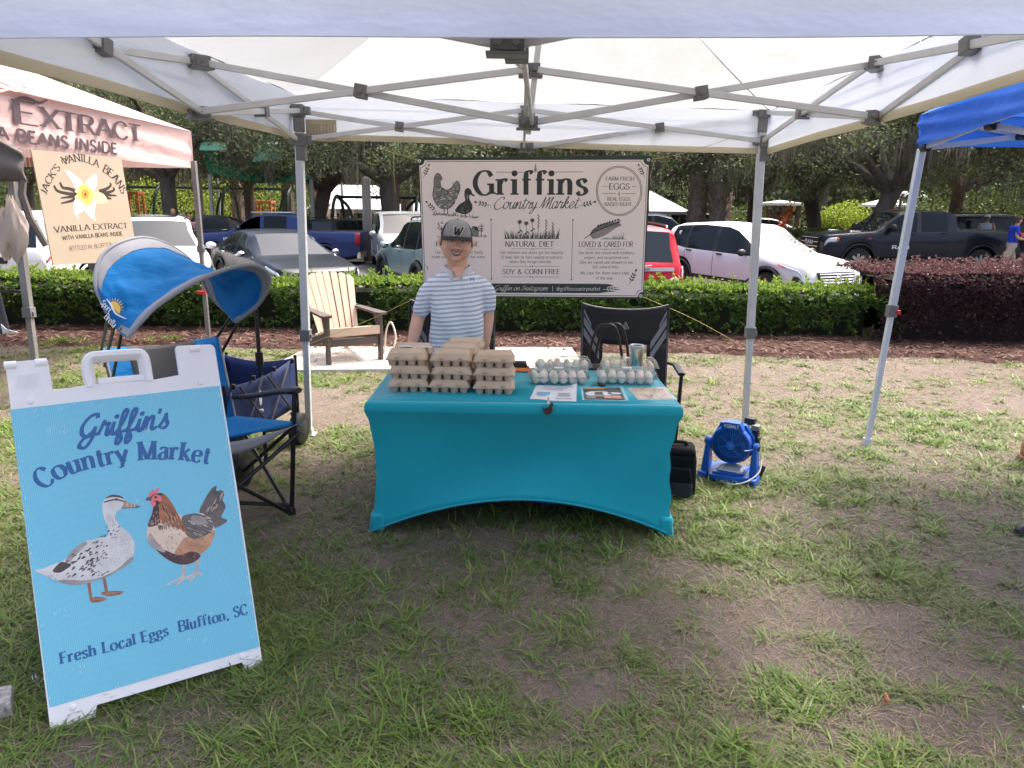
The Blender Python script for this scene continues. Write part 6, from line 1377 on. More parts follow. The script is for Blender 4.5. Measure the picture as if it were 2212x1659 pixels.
for a,b in((canf(.01,.35),TLt-cf*.02+V(0,0,-.1)),(canf(.03,.65),TLt-cf*.01+V(0,0,-.28)),(canf(.0,.05),TLt-cf*.05-V(0,0,.02)),(canf(.985,.3),TRt+V(0,0,.0)),(canf(.97,.9),TRt-V(0,0,.12))): ctube(a,b,'sunshade_rod',.008)
p=AY(553,668,4.5); t=thing('pole','black upright pole standing by the wagon left of the white tent leg','pole',(p.x,4.5,0)); mb=MB(); mb.tube([(0,0,0),(0,0,p.z)],.013,8); mb.tube([(0,0,p.z*.0+.62),(0,0,.70)],.024,10); mb.build('shaft',tubeb,t)
# ---------------------------------------------------------------- wagon
GA,GB=G(524,1035),G(629,960); wx=(GB-GA); wl=wx.length; wx.normalize(); wy=V(-wx.y,wx.x,0)
if wy.x>0: wy=-wy
wag=thing('wagon','navy folding wagon with black wheels behind the camp chair','wagon',(GA+GB)/2)
navy=mat('navy_cloth',(.012,.028,.105),.75,var=.2,scale=12,bump=.002,bscale=50); navyd=mat('navy_inner',(.006,.010,.030),.85,var=.2)
zr=.60; zb=.24
def wp(a,b,z): return GA-wx*.12+wx*(wl+.24)*a+wy*.50*b+V(0,0,z)
zA=AY(529,838,wp(0,0,0).y).z; zB=AY(631,773,wp(1,0,0).y).z
def zrim(a): return zA+(zB-zA)*a
mb=MB(); 
def side(a0,b0,a1,b1,m_=0,o=0):
    mb.grid(lambda u,v:wp(a0+(a1-a0)*u,b0+(b1-b0)*u,zb+(zrim(a0+(a1-a0)*u)-zb)*v-.035*math.sin(math.pi*u)*v)+V(0,0,0)+(wy*(.012*math.sin(math.pi*u)*math.sin(math.pi*v))),12,6,m_)
side(0,0,1,0); side(1,0,1,1); side(0,1,1,1); side(0,0,0,1); mb.face([wp(0,0,zb),wp(1,0,zb),wp(1,1,zb),wp(0,1,zb)],1); mb.build('tub',[navy,navyd],wag,world=True,solid=.008)
for a,b in((0,0),(1,0),(0,1),(1,1)): mb=MB(); mb.tube([wp(a,b,zb-.08)+wx*(.015 if a else -.015),wp(a,b,zrim(a)+.015)+wx*(.015 if a else -.015)],.011,8); mb.build('corner_post',tubeb,wag,world=True)
for b in(0,1):
    o=-wy*.02 if b==0 else wy*.02
    for a0,a1,z0,z1 in((.12,.46,zb-.02,zrim(.46)-.02),(.5,.14,zb-.0,zrim(.14)-.02),(.5,.84,zb-.02,zrim(.84)-.03),(.88,.52,zb,zrim(.52)-.03)): mb=MB(); mb.tube([wp(a0,b,z0)+o,wp(a1,b,z1)+o],.008,6); mb.build('cross_tube',mat('tube_grey',(.12,.12,.13),.4,.5),wag,world=True)
for a in(.08,.34,.64,.94): mb=MB(); mb.box(wp(a,0,zrim(a)-.01)-wy*.014,(.022,.022,.03)); mb.build('tube_cap',black_plastic,wag,world=True,bev=.004)
for a in(.02,.90):
    for b in(0,1):
        c=wp(a,b,.108)+(-wy if b==0 else wy)*.05; mb=MB(); M_=Matrix.Translation(c)@wy.to_track_quat('Z','Y').to_matrix().to_4x4(); mb.lathe([(.045,-.038),(.09,-.038),(.106,-.03),(.110,0),(.106,.03),(.09,.038),(.045,.038)],20,0,M_)
        w_=mb.build('wheel',black_plastic,wag,world=True)
        mb=MB(); mb.lathe([(.0001,-.041),(.05,-.041),(.06,-.036),(.06,.036),(.05,.041),(.0001,.041)],16,0,M_); h_=mb.build('hub',mat('hub_grey',(.022,.022,.025),.5),None,loc=None); h_.location=-Vector(wag.location)*0; 
        h_.parent=w_; h_.matrix_parent_inverse=Matrix.Identity(4); h_.location=-Vector(wag.location)
        mb=MB(); mb.tube([c+V(0,0,.02),wp(a,b,zb-.02)],.013,6); mb.build('fork',tubeb,wag,world=True)
mb=MB(); q=wp(.40,0,.42)-wy*.022; mb.face([q+wx*.03*math.cos(i*.52)*.6+V(0,0,.05*math.sin(i*.52)+.02) for i in range(12)],0); mb.box(q-V(0,0,.06),(.02,.02,.012)); mb.build('round_logo',bwhite,wag,world=True,smooth=False)
# ---------------------------------------------------------------- adirondack chair
ad=thing('adirondack_chair','brown and beige plank garden chair on the gravel pad','chair',((-1.86-1.346)/2,(7.24+7.567)/2,.032),math.atan2(.33,.51))
tan_=mat('plank_beige',(.50,.37,.275),.55,var=.06,scale=3,stretch=(4,4,.5)); brn=mat('plank_brown',(.075,.055,.046),.6,var=.2,scale=4)
ad.scale=(.93,.93,.93); A_=.93
def apart(nm,m_,fn,bev=.005): mb=MB(); fn(mb); mb.build(nm,m_,ad,bev=bev)
for s in(-1,1):
    apart('leg',brn,lambda mb:mb.box((s*.30,0,.275*A_),(.035,.085,.55*A_)))
    apart('armrest',brn,lambda mb:mb.prism([(s*.255,.66),(s*.335,.66),(s*.365,.1),(s*.375,-.02),(s*.36,-.07),(s*.27,-.07),(s*.245,-.02),(s*.25,.3)][::s],Matrix.Translation((0,0,.575*A_)),.026))
    apart('rail',brn,lambda mb:mb.add([(s*.272,-.02,.40*A_),(s*.272,-.02,.29*A_),(s*.272,1.0,.0),(s*.272,1.0,.10),(s*.25,-.02,.40*A_),(s*.25,-.02,.29*A_),(s*.25,1.0,.0),(s*.25,1.0,.10)],[(0,1,2,3),(7,6,5,4),(0,4,5,1),(1,5,6,2),(2,6,7,3),(3,7,4,0)]))
    apart('arm_bracket',brn,lambda mb:mb.prism([(0,0),(.09,0),(0,-.17)],Matrix(((0,0,1,s*.30),(1,0,0,.04),(0,1,0,.545*A_),(0,0,0,1))),.022))
for i in range(6):
    y=-.015+i*.085; z=.405*A_-.29*(y+.02)
    apart('seat_slat',tan_ if i else tan_,lambda mb:mb.box((0,y,z+.01),(.585 if i else .62,.075,.022)) if i else mb.box((0,-.025,z-.03),(.60,.026,.095)))
apart('apron',brn,lambda mb:mb.box((0,.0,.245*A_),(.56,.022,.085))); apart('apron',brn,lambda mb:mb.box((0,.30,.20*A_),(.5,.022,.07)))
b0=V(0,.46,.21); bd_=V(0,.40,.80).normalized(); Lb=.80
for i in range(7):
    k=i-3; xb0,xb1=(k-.5)*.066+.004,(k+.5)*.066-.004; sp_=1.36; xt0,xt1=xb0*sp_,xb1*sp_
    def ht(x): return Lb*(.80+.20*math.sqrt(max(0,1-(x/.345)**2)))
    def f_(mb):
        o=[(xb0,0),(xb1,0),(xt1,ht(xt1)-.02),((xt1*.7+xt0*.3),ht(xt1*.7+xt0*.3)),((xt1*.3+xt0*.7),ht(xt1*.3+xt0*.7)),(xt0,ht(xt0)-.02)]
        cz=.05*(1-abs(k)/3.); n_=bd_.cross(V(1,0,0)); MM=Matrix.Identity(4)
        for r_ in range(3): MM[r_][0]=(1,0,0)[r_]; MM[r_][1]=bd_[r_]; MM[r_][2]=-(V(1,0,0).cross(bd_))[r_]*-1; MM[r_][3]=(b0+V(0,.035*(1-abs(k)/3.2),0))[r_]
        mb.prism(o,MM,.02)
    apart('back_slat',tan_,f_,.003)
apart('back_rail',brn,lambda mb:mb.box((0,.70,.55*A_),(.64,.03,.07))); apart('back_rail',brn,lambda mb:mb.box((0,.60,.34*A_),(.54,.03,.06)))
p=G(842,778,.03); mb=MB(); mb.tube(cat_rom([V(p.x-.10,p.y+.25,.05),V(p.x-.06,p.y+.2,.32),V(p.x,p.y+.15,.40),V(p.x+.05,p.y+.1,.25),V(p.x,p.y+.05,.05)],6),.010,6); tag(mb.build('hose',mat('hose_cream',(.6,.55,.48),.5),None,loc=(p.x,p.y,.03)),'pale looped hose beside the right arm of the garden chair','hose')
# ---------------------------------------------------------------- black folding chairs
chev=mat('chevron_grey',(.17,.175,.19),.7,var=.1); meshd=mat('chair_mesh',(.012,.012,.014),.85,var=.2)
fchair=thing('folding_chair','black camp chair with grey chevrons and a small triangle logo right of the boy','chair',(0,0,0),0,'black camp chairs behind the table')
hw_=.285; zt_=.965
def bkf(u,v):
    x=(u-.5)*2*hw_*(1+.02*v); y=.22+.10*v-.03*(1-(2*u-1)**2); z=.42+(zt_-.42)*v+.022*(abs(2*u-1)**3)*v-.012*(1-(2*u-1)**2)*v; return V(x,y,z)
def fpart(nm,m_,fn,**k): mb=MB(); fn(mb); return mb.build(nm,m_,fchair,**k)
fpart('back_panel',meshd,lambda mb:(mb.grid(lambda a,b:bkf(a,.55+.45*b),14,6),mb.grid(lambda a,b:bkf(a*.24,.55*b),4,6),mb.grid(lambda a,b:bkf(.76+a*.24,.55*b),4,6)),solid=.010)
fr_=lambda s,u0,w0,v0,u1,v1: [bkf(.5+s*(u0-.5),v0)-V(0,.008,0),bkf(.5+s*(u0-.5),v0+w0)-V(0,.008,0),bkf(.5+s*(u1-.5),v1+w0)-V(0,.008,0),bkf(.5+s*(u1-.5),v1)-V(0,.008,0)]
for s in(-1,1): fpart('chevron',chev,lambda mb:[mb.face(fr_(s,.985,.10,.62,.80,.34)), mb.face(fr_(s,.985,.10,.76,.80,.48)),mb.face(fr_(s,.985,.05,.90,.90,.74))],smooth=False)
fpart('edge_binding',mat('binding_grey',(.09,.09,.095),.7),lambda mb:mb.tube([bkf(0,.0),bkf(0,.5),bkf(0,.97)]+[bkf(i/10,1.) for i in range(11)]+[bkf(1,.97),bkf(1,.5),bkf(1,0)],.009,6))
def logo(mb):
    q=lambda u,v,e=0:bkf(.5,.80)+V(u,-.010-e,v)
    tri=[(-.024,-.022),(.024,-.022),(.0,.028)]
    for p,l in line2d(tri,.004,True): mb.face([q(*a) for a in p])
    put(mb,text2d('GCI',SANSB,.011)[0],lambda u,v,e:q(u,v-.018,e),0)
    for p,l in line2d([(-.008,.006),(0,.014),(.006,.004),(-.002,-.002)],.003): mb.face([q(*a) for a in p])
fpart('triangle_logo',mat('logo_white',(.5,.5,.5),.6),logo,smooth=False)
fpart('seat',meshd,lambda mb:mb.grid(lambda a,b:V((a-.5)*.52,-.26+b*.48,.44-.03*math.sin(math.pi*a)*math.sin(math.pi*b)),8,8),solid=.01)
for s in(-1,1):
    fpart('armrest',black_plastic,lambda mb:mb.tube([V(s*.30,-.24,.62),V(s*.305,0,.63),V(s*.30,.20,.60)],.02,8,sq=(1.2,.6)))
    fpart('leg',tubeb,lambda mb:mb.tube([V(s*.28,-.27,0),V(s*.30,-.24,.61)],.012,8)); fpart('leg',tubeb,lambda mb:mb.tube([V(s*.28,.30,0),V(s*.285,.20,.42)],.012,8)); fpart('upright',tubeb,lambda mb:mb.tube([bkf(.5+s*.5,0)-V(0,0,.05),bkf(.5+s*.5,1)],.011,8)); fpart('cross_tube',tubeb,lambda mb:mb.tube([V(s*.28,-.27,.02),V(s*.28,.25,.42)],.01,8)); fpart('cross_tube',tubeb,lambda mb:mb.tube([V(s*.28,.30,.02),V(s*.28,-.24,.42)],.01,8))
q=AY(1347,664,5.05); fchair.location=(q.x,4.72,-.03+q.z-zt_); fchair.rotation_euler=(0,0,R(-2))
fz=fchair.location.z; fchair.scale=(1,1,q.z/zt_); fchair.location.z=0
q2_=AY(980,660,5.1); dup(fchair,(q2_.x,4.80,0),R(2),'black camp chair with grey chevrons standing behind the boy')
# handbag on the chair seat
p=AY(1312,770,4.58); hbz=.44; t=thing('handbag','dark brown handbag with two arched handles on the black camp chair','bag',(p.x,4.56,hbz)); mb=MB(); mb.taper((0,0,0),(.30,.16),(.26,.09),.20); mb.build('body',mat('bag_brown',(.05,.028,.022),.5,var=.2),t,bev=.02)
for i,(l,r_) in enumerate((((1270,775),(1342,775)),((1288,772),(1360,772)))):
    x0=AY(*l,4.54).x-p.x; x1=AY(*r_,4.54).x-p.x; zt=AY(1310,700+i*2,4.54).z-hbz; yy=-.05+i*.08-.0; mb=MB(); c=(x0+x1)/2; h_=(x1-x0)/2; mb.tube(cat_rom([V(x0,yy,.18),V(x0+.005,yy,zt*.62),V(c-h_*.55,yy,zt*.95),V(c,yy,zt),V(c+h_*.55,yy,zt*.95),V(x1-.005,yy,zt*.62),V(x1,yy,.18)],5),.0085,8); mb.build('handle',mat('handle_brown',(.02,.009,.007),.35,var=.1),t)
# ---------------------------------------------------------------- fan
kb=mat('fan_blue',(.006,.085,.40),.32,var=.06); kbd=mat('fan_blade',(.003,.022,.11),.4)
p=G(1580,1040); fan=thing('fan','blue battery jobsite fan standing on the lawn right of the table','fan',(p.x,p.y+.05,0),R(-30)); fan.scale=(.88,.88,.90); kbg=mat('fan_grille',(.02,.15,.60),.35,var=.05)
def fp(nm,m_,fn,**k):
    mb=MB(); fn(mb); return mb.build(nm,m_,fan,**k)
fp('base',kb,lambda mb:(mb.prism([(-.155,-.02),(-.10,-.155),(.06,-.155),(.15,-.10),(.15,.12),(-.155,.12)],Matrix.Translation((0,0,.062)),.04),mb.prism([(-.12,.0),(-.09,-.12),(.05,-.12),(.11,-.08),(.11,.11),(-.12,.11)],Matrix.Translation((0,0,.074)),.014)),bev=.006)
fp('base_underside',black_plastic,lambda mb:mb.prism([(-.14,-.01),(-.09,-.14),(.06,-.14),(.14,-.09),(.14,.11),(-.14,.11)],Matrix.Translation((0,0,.024)),.024),bev=.004)
for s in(-1,1):
    fp('yoke_arm',kb,lambda mb:(mb.taper((s*.165,.0,.0),(.055,.12),(.035,.06),.255,0,None,(-s*.008,.0)),mb.tube([(s*.14,0,.245),(s*.178,0,.245)],.033,16),mb.taper((s*.165,-.03,0),(.075,.17),(.06,.14),.05)),bev=.008)
    fp('knob',black_plastic,lambda mb:mb.tube([(s*.176,0,.245),(s*.186,0,.245)],.02,16))
HM=Matrix.Translation((0,.0,.255))@Matrix.Rotation(R(8),4,'X')@Matrix.Rotation(R(90),4,'X')   # local z -> -y (towards viewer)
fp('housing',kb,lambda mb:(mb.lathe([(.120,.052),(.132,.050),(.137,.03),(.137,-.035),(.10,-.05),(.05,-.055)],32,0,HM,False),mb.prism([(-.135,.02),(-.085,.135),(.085,.135),(.142,.05),(.142,-.06),(.08,-.13),(-.08,-.13),(-.142,-.06)],HM@Matrix.Translation((0,0,-.005)),.04)),bev=.003)
fp('fan_duct',mat('duct_dark',(.002,.012,.06),.5),lambda mb:mb.lathe([(.124,.048),(.122,.0),(.0001,-.002)],32,0,HM,False))
fp('grille',kbg,lambda mb:([mb.tube([HM@V(r_*math.cos(a*math.pi/20),r_*math.sin(a*math.pi/20),.058-.02*(r_/.13)**4) for a in range(40)],.0022,5,closed=True) for r_ in(.040,.050,.060,.070,.080)],[mb.tube([HM@V(.083*math.cos(a*math.pi/24),.083*math.sin(a*math.pi/24),.056),HM@V(.126*math.cos(a*math.pi/24+.05),.126*math.sin(a*math.pi/24+.05),.050)],.0024,5) for a in range(48)],[mb.tube([HM@V(.03*math.cos(a*math.pi/3+.3),.03*math.sin(a*math.pi/3+.3),.06),HM@V(.085*math.cos(a*math.pi/3+.3),.085*math.sin(a*math.pi/3+.3),.058)],.0024,5) for a in range(6)],mb.lathe([(.0001,.064),(.026,.063),(.031,.058),(.031,.05)],20,0,HM,False)))
fp('blades',kbd,lambda mb:[mb.add([HM@V(r_*math.cos(a+da),r_*math.sin(a+da),.02+dz) for r_,da,dz in((.03,-.2,.01),(.112,-.45,.012),(.115,.35,-.012),(.03,.25,-.01))],[(0,1,2,3)]) for a in [i*2*math.pi/5 for i in range(5)]],solid=.003)
fp('hub_print',mat('print_pale',(.25,.4,.65),.5),lambda mb:put(mb,text2d('24V',SANSB,.014)[0],lambda u,v,e:HM@V(u,v,.0655+e),0),smooth=False)
def topb(mb): mb.prism([(-.07,.12),(-.045,.165),(.055,.165),(.085,.11)],HM@Matrix.Translation((0,0,.052)),.06)
fp('top_block',kb,topb,bev=.004)
fp('brand_text',bwhite,lambda mb:put(mb,text2d('KOBALT',SANSB,.021)[0],lambda u,v,e:HM@V(u+.003,v+.130,.0525+e),0),smooth=False)
fp('battery',black_plastic,lambda mb:(mb.box((.09,.085,.40),(.07,.06,.05)),mb.box((.135,.075,.325),(.045,.07,.06)),mb.box((.0,.085,.23),(.16,.05,.22)),mb.box((.148,.07,.26),(.04,.06,.09))),bev=.006)
fp('filter_box',mat('battery_grey',(.16,.16,.165),.5),lambda mb:mb.box((.135,.06,.368),(.055,.06,.035)),bev=.004)
fp('hook',chrome,lambda mb:mb.tube([(.10,-.07,.235),(.12,-.055,.235),(.16,-.01,.24)],.006,6)); fp('drip_tray',mat('tray_grey',(.35,.40,.45),.25,var=.1),lambda mb:mb.grid(lambda a,b:V(-.07+a*.17,-.09+b*.13,.080+.02*math.sin(a*3)*b),6,4),solid=.002)
fp('cable',mat('cable_grey',(.45,.46,.45),.5),lambda mb:mb.tube(cat_rom([V(-.02,-.16,.03),V(.06,-.19,.03),V(.15,-.15,.055),V(.205,-.06,.10),V(.20,.02,.16),V(.19,.05,.2)],6),.005,6))
fp('base_text',black_plastic,lambda mb:(mb.box((-.06,-.06,.0745),(.055,.022,.001)),mb.box((.165,-.1165,.03),(.05,.002,.018))),smooth=False); fp('water_port',black_plastic,lambda mb:mb.tube([(.18,.09,.03),(.2,.1,.10)],.02,8))
# ---------------------------------------------------------------- lunch cooler
p=G(1476,1076); cb_=thing('cooler_bag','black and charcoal zip cooler bag against the right end of the table','bag',(p.x-.035,p.y+.10,0),R(-10)); cb_.scale=(1,1,.92)
blk=mat('bag_black',(.008,.008,.010),.85,var=.2,bump=.001,bscale=200,spec=.15); cha=mat('bag_charcoal',(.030,.031,.038),.85,var=.15,bump=.001,bscale=200,spec=.15)
mb=MB(); mb.taper((0,0,0),(.235,.18),(.225,.17),.27); mb.build('body',blk,cb_,bev=.022); mb=MB(); mb.taper((0,0,.27),(.225,.17),(.19,.14),.045); mb.build('lid',blk,cb_,bev=.016)
mb=MB(); mb.taper((.005,-.10,.01),(.19,.045),(.18,.035),.10); mb.build('pocket',cha,cb_,bev=.012); mb=MB(); mb.taper((.005,-.10,.105),(.18,.035),(.15,.02),.095); mb.build('pocket_top',blk,cb_,bev=.014)
mb=MB(); mb.tube(cat_rom([V(-.05,-.02,.31),V(-.045,-.02,.335),V(.045,-.02,.335),V(.05,-.02,.31)],5),.010,6); mb.build('handle',blk,cb_); mb=MB(); mb.box((-.06,-.126,.075),(.006,.006,.05)); mb.box((-.06,-.127,.11),(.009,.006,.016)); mb.build('zip_pull',chrome,cb_)
# ---------------------------------------------------------------- wire crates under the table
wirem=mat('wire_black',(.012,.012,.012),.4,.4)
def crate(px,py,y,rz,lb,fill,fm,W_=.30,D_=.28,H_=.22):
    p=G(px,py); t=thing('wire_crate',lb,'crate',(p.x,y,0),rz,'wire crates under the table'); mb=MB()
    n=8
    for i in range(n+1):
        u=-W_/2+W_*i/n
        for y_ in(-D_/2,D_/2): mb.tube([(u,y_,0),(u,y_,H_)],.0022,4)
        v=-D_/2+D_*i/n
        for x_ in(-W_/2,W_/2): mb.tube([(x_,v,0),(x_,v,H_)],.0022,4)
        mb.tube([(u,-D_/2,.004),(u,D_/2,.004)],.002,4)
    for k in range(7):
        z=H_*k/6; mb.tube([(-W_/2,-D_/2,z),(W_/2,-D_/2,z),(W_/2,D_/2,z),(-W_/2,D_/2,z)],.003 if k in(0,6) else .0022,4,closed=True)
    mb.build('wire_basket',wirem,t)
    for i,(c,d,m_) in enumerate(fill):
        mb=MB(); mb.taper((c[0],c[1],c[2]),(d[0],d[1]),(d[0]*.9,d[1]*.9),d[2]); tag(mb.build('packet',m_,None,bev=.008,loc=None),['white packet inside the left wire crate','pale folded paper inside the left wire crate','blue packet inside the right wire crate','white packet inside the right wire crate'][fm+i],'packet','packets in the wire crates').location=(p.x,y,0)
red=mat('paper_packet',(.62,.61,.60),.6,var=.15,scale=25); blu=mat('packet_blue',(.02,.09,.35),.5,var=.2)
crate(1032,1106,3.93,.05,'black wire crate holding white packets under the left half of the table',[((.02,-.04,.01),(.22,.14,.12),red),((-.05,.08,.01),(.15,.08,.10),red)],0)
crate(1185,1118,3.90,-.08,'black wire crate holding blue and white packets under the middle of the table',[((.02,-.04,.01),(.14,.14,.15),blu),((.10,.06,.01),(.09,.10,.12),red)],2,.26,.26)
# ---------------------------------------------------------------- wicker basket, shoe, weight
p=G(2288,1000); t=thing('wicker_basket','woven tan wicker basket cut off by the right frame edge','basket',(p.x,p.y,0)); wk=mat('wicker',(.36,.20,.10),.7,var=.35,scale=30,bump=.002,bscale=90)
mb=MB()
for k in range(15):
    r_=.21+.012*math.sin(k*.4)+(.02 if k<2 else 0); mb.tube([V(r_*math.cos(a*math.pi/24)*(1+.02*(-1)**(a+k)),r_*.85*math.sin(a*math.pi/24)*(1+.02*(-1)**(a+k)),.012+k*.0165) for a in range(48)],.0095,6,closed=True)
mb.build('weave',wk,t); mb=MB(); mb.tube([V(.225*math.cos(a*math.pi/20),.19*math.sin(a*math.pi/20),.255) for a in range(40)],.014,8,closed=True); mb.build('rim',wk,t)
p=G(2245,1150); t=thing('shoe','dark shoe toe poking in at the right frame edge','shoe',(p.x,p.y,0),R(-75)); rg=[]
for yv,hw2,h_ in((-.145,.012,.03),(-.13,.034,.045),(-.10,.045,.055),(-.05,.047,.065),(0,.042,.085),(.06,.036,.10),(.11,.034,.10),(.14,.022,.09)): rg.append([V(hw2*math.cos(a*math.pi/8)*(1 if math.sin(a*math.pi/8)<.3 else .85),yv,max(.018,.02+(h_-.02)*max(0,math.sin(a*math.pi/8)))) for a in range(16)])
mb=MB(); mb.loft(rg); mb.build('upper',mat('shoe_black',(.012,.012,.018),.5,var=.2),t); mb=MB(); mb.loft([[V(x*s,y,z) for x,y in((.0,-.150),(.04,-.12),(.05,-.06),(.042,.02),(.036,.13),(-.036,.13),(-.042,.02),(-.05,-.06),(-.04,-.12))] for z,s in((0,.97),(.022,1))]); mb.build('sole',mat('shoe_sole',(.03,.03,.03),.8),t,bev=.003)
p=G(-18,1560); t=thing('tent_weight','speckled grey weight block at the lower left frame edge','weight',(p.x-.03,p.y+.04,0),R(30)); mb=MB(); mb.taper((0,0,0),(.13,.12),(.12,.11),.055); mb.build('block',mat('speckled_stone',(.32,.31,.30),.9,var=.5,scale=60,bump=.002),t,bev=.006)
p=G(1912,1530); n=1; mb=MB(); mb.grid(lambda a,b:V((a-.5)*.020*(1-.8*abs(b-.5)),(b-.5)*.018,.012+.022*b+.01*math.sin(a*3)),4,4); tag(mb.build('fallen_leaf',mat('dead_leaf',(.55,.22,.12),.6,trans=.3),None,solid=.0006),'orange fallen leaf lying on the bare patch at lower right','leaf').location=(p.x,p.y,.01)
# ---------------------------------------------------------------- people
def remesh(mb,vox,name,m,parent,sm=6,world=False,mats=None):
    o=mb.build('tmp_shape',m,None,smooth=False); md=o.modifiers.new('r','REMESH'); md.mode='VOXEL'; md.voxel_size=vox
    s=o.modifiers.new('s','SMOOTH'); s.factor=.5; s.iterations=sm
    dg=bpy.context.evaluated_depsgraph_get(); dg.update(); me=bpy.data.meshes.new_from_object(o.evaluated_get(dg)); me.name=name
    old=o.data; bpy.data.objects.remove(o); bpy.data.meshes.remove(old)
    me.materials.clear(); me.materials.append(m); me.polygons.foreach_set('use_smooth',[True]*len(me.polygons))
    n=bpy.data.objects.new(name,me); COL.objects.link(n)
    if parent is not None: n.parent=parent
    return n
def limb(mb,pts,rs,n=12,sub=4):
    P=cat_rom(pts,sub) if len(pts)>2 else [Vector(p) for p in pts]; k=len(P)-1; R_=[float(np.interp(i/k*(len(rs)-1),range(len(rs)),rs)) for i in range(k+1)]
    mb.tube(P,R_,n); mb.ell(P[0],(R_[0],)*3,0,n,8); mb.ell(P[-1],(R_[-1],)*3,0,n,8)
def oval(c,a,b,n=20,pw=2.3,rz=0):
    out=[]
    for j in range(n):
        t=2*math.pi*j/n; x=abs(math.cos(t))**(2/pw)*math.copysign(1,math.cos(t))*a; y=abs(math.sin(t))**(2/pw)*math.copysign(1,math.sin(t))*b; out.append(V(c[0]+x*math.cos(rz)-y*math.sin(rz),c[1]+x*math.sin(rz)+y*math.cos(rz),c[2]))
    return out
def skinm(name,c):
    m=mat(name,c,.5,var=.06,scale=20,spec=.35); b=m.node_tree.nodes['Principled BSDF']; b.inputs['Subsurface Weight'].default_value=.15; b.inputs['Subsurface Radius'].default_value=(.02,.008,.004); b.inputs['Subsurface Scale'].default_value=.3; return m
skin=skinm('skin_boy',(.74,.43,.31))
def hand(mb,w,d,side,curl=.4,s=1.):
    """palm at w pointing along d; fingers rooted in the palm, thumb off the side"""
    d=Vector(d).normalized(); f=V(0,-1,0); f=(f-d*f.dot(d)).normalized(); x=d.cross(f)*side
    pc=w+d*.045*s
    rg=[[w+d*t*s+x*math.cos(a*math.pi/5)*wd*s+f*math.sin(a*math.pi/5)*th*s for a in range(10)] for t,wd,th in((0,.022,.016),(.02,.030,.016),(.05,.036,.014),(.075,.034,.012),(.082,.028,.009))]
    mb.loft(rg)
    for i,L in enumerate((.062,.070,.066,.052)):
        b=w+d*.078*s+x*(-.026+.0172*i)*s; c1=b+d*L*.45*s-f*-.006*s; c2=b+d*L*.78*s+f*L*curl*.35*s; c3=b+d*L*.95*s+f*L*curl*.8*s
        limb(mb,[b-d*.01,c1,c2,c3],[.0085*s,.0082*s,.0076*s,.006*s],8,3)
    b=w+d*.022*s-x*.028*s; limb(mb,[b,b-x*.018*s+d*.022*s+f*.012*s,b-x*.018*s+d*.045*s+f*.02*s],[.0115*s,.010*s,.0075*s],8,3)
BY=4.62
def Bp(px,py,dy=0): return AY(px,py,BY+dy)
root=Bp(988,900); boy=thing('person','boy in a striped polo shirt and grey cap standing behind the table','person',(root.x,BY,0))
o_=Vector(boy.location)
def q(px,py,dy=0): return Bp(px,py,dy)-o_
hc=q(986,522,-.02)                      # head centre
headM=Matrix.Translation(hc)@Matrix.Rotation(R(7),4,'Z')@Matrix.Rotation(R(3.5),4,'Y')@Matrix.Rotation(R(4),4,'X')
HWd,HDp,HHt=.091,.100,.114
def headp(t,a):
    """t 0..1 chin->top, a angle"""
    z=-HHt+2*HHt*t; k=math.sqrt(max(0,1-(z/HHt)**2)) if z>0 else None
    if z<=0: k=math.sqrt(max(0,1-(abs(z)/HHt)**4.4))*(1-.05*abs(z)/HHt)
    ca,sa=math.cos(a),math.sin(a); x=HWd*k*ca*(1.04 if -.07<z<.0 else 1.); y=HDp*k*sa
    if sa<0 and z<-.02: y*=1.0+.02*(-z/HHt)
    if sa>0: y*=.98 if z>-.03 else .80
    return V(x,y,z)
mb=MB(); hr=[]
for i in range(15):
    t=.004+.992*(1-math.cos(math.pi*i/14))/2; hr.append([headM@headp(t,2*math.pi*j/24) for j in range(24)])
mb.loft(hr)
def face_y(x,z):
    k=math.sqrt(max(0,1-(abs(z)/HHt)**4.4))*(1-.05*abs(z)/HHt) if z<0 else math.sqrt(max(0,1-(z/HHt)**2))
    return -HDp*math.sqrt(max(.0,k*k-(x/HWd)**2*1.0)) if k>0 else 0
fm=lambda x,z,e=0: headM@V(x,face_y(x,z)-e,z)
mb.ell(headM@V(0,-.106,-.024),(.015,.018,.014)); limb(mb,[headM@V(0,-.094,.02),headM@V(0,-.106,-.016)],[.008,.012],8,2)
for s in(-1,1):
    mb.ell(headM@V(s*.015,-.099,-.029),(.009,.010,.009)); mb.ell(headM@V(s*.048,-.072,-.030),(.026,.022,.022))      # cheeks
    mb.ell((0,0,0),(.011,.024,.036),0,12,8,headM@Matrix.Translation((s*.096,.006,-.012))@Matrix.Rotation(s*R(-38),4,'Z')@Matrix.Rotation(s*R(10),4,'Y'))
mb.ell(headM@V(0,-.080,-.094),(.030,.018,.018))
neck=q(988,585,.02); limb(mb,[headM@V(0,.015,-.055),q(988,570,.02),neck-V(0,0,.04)],[.064,.064,.074],16,3)
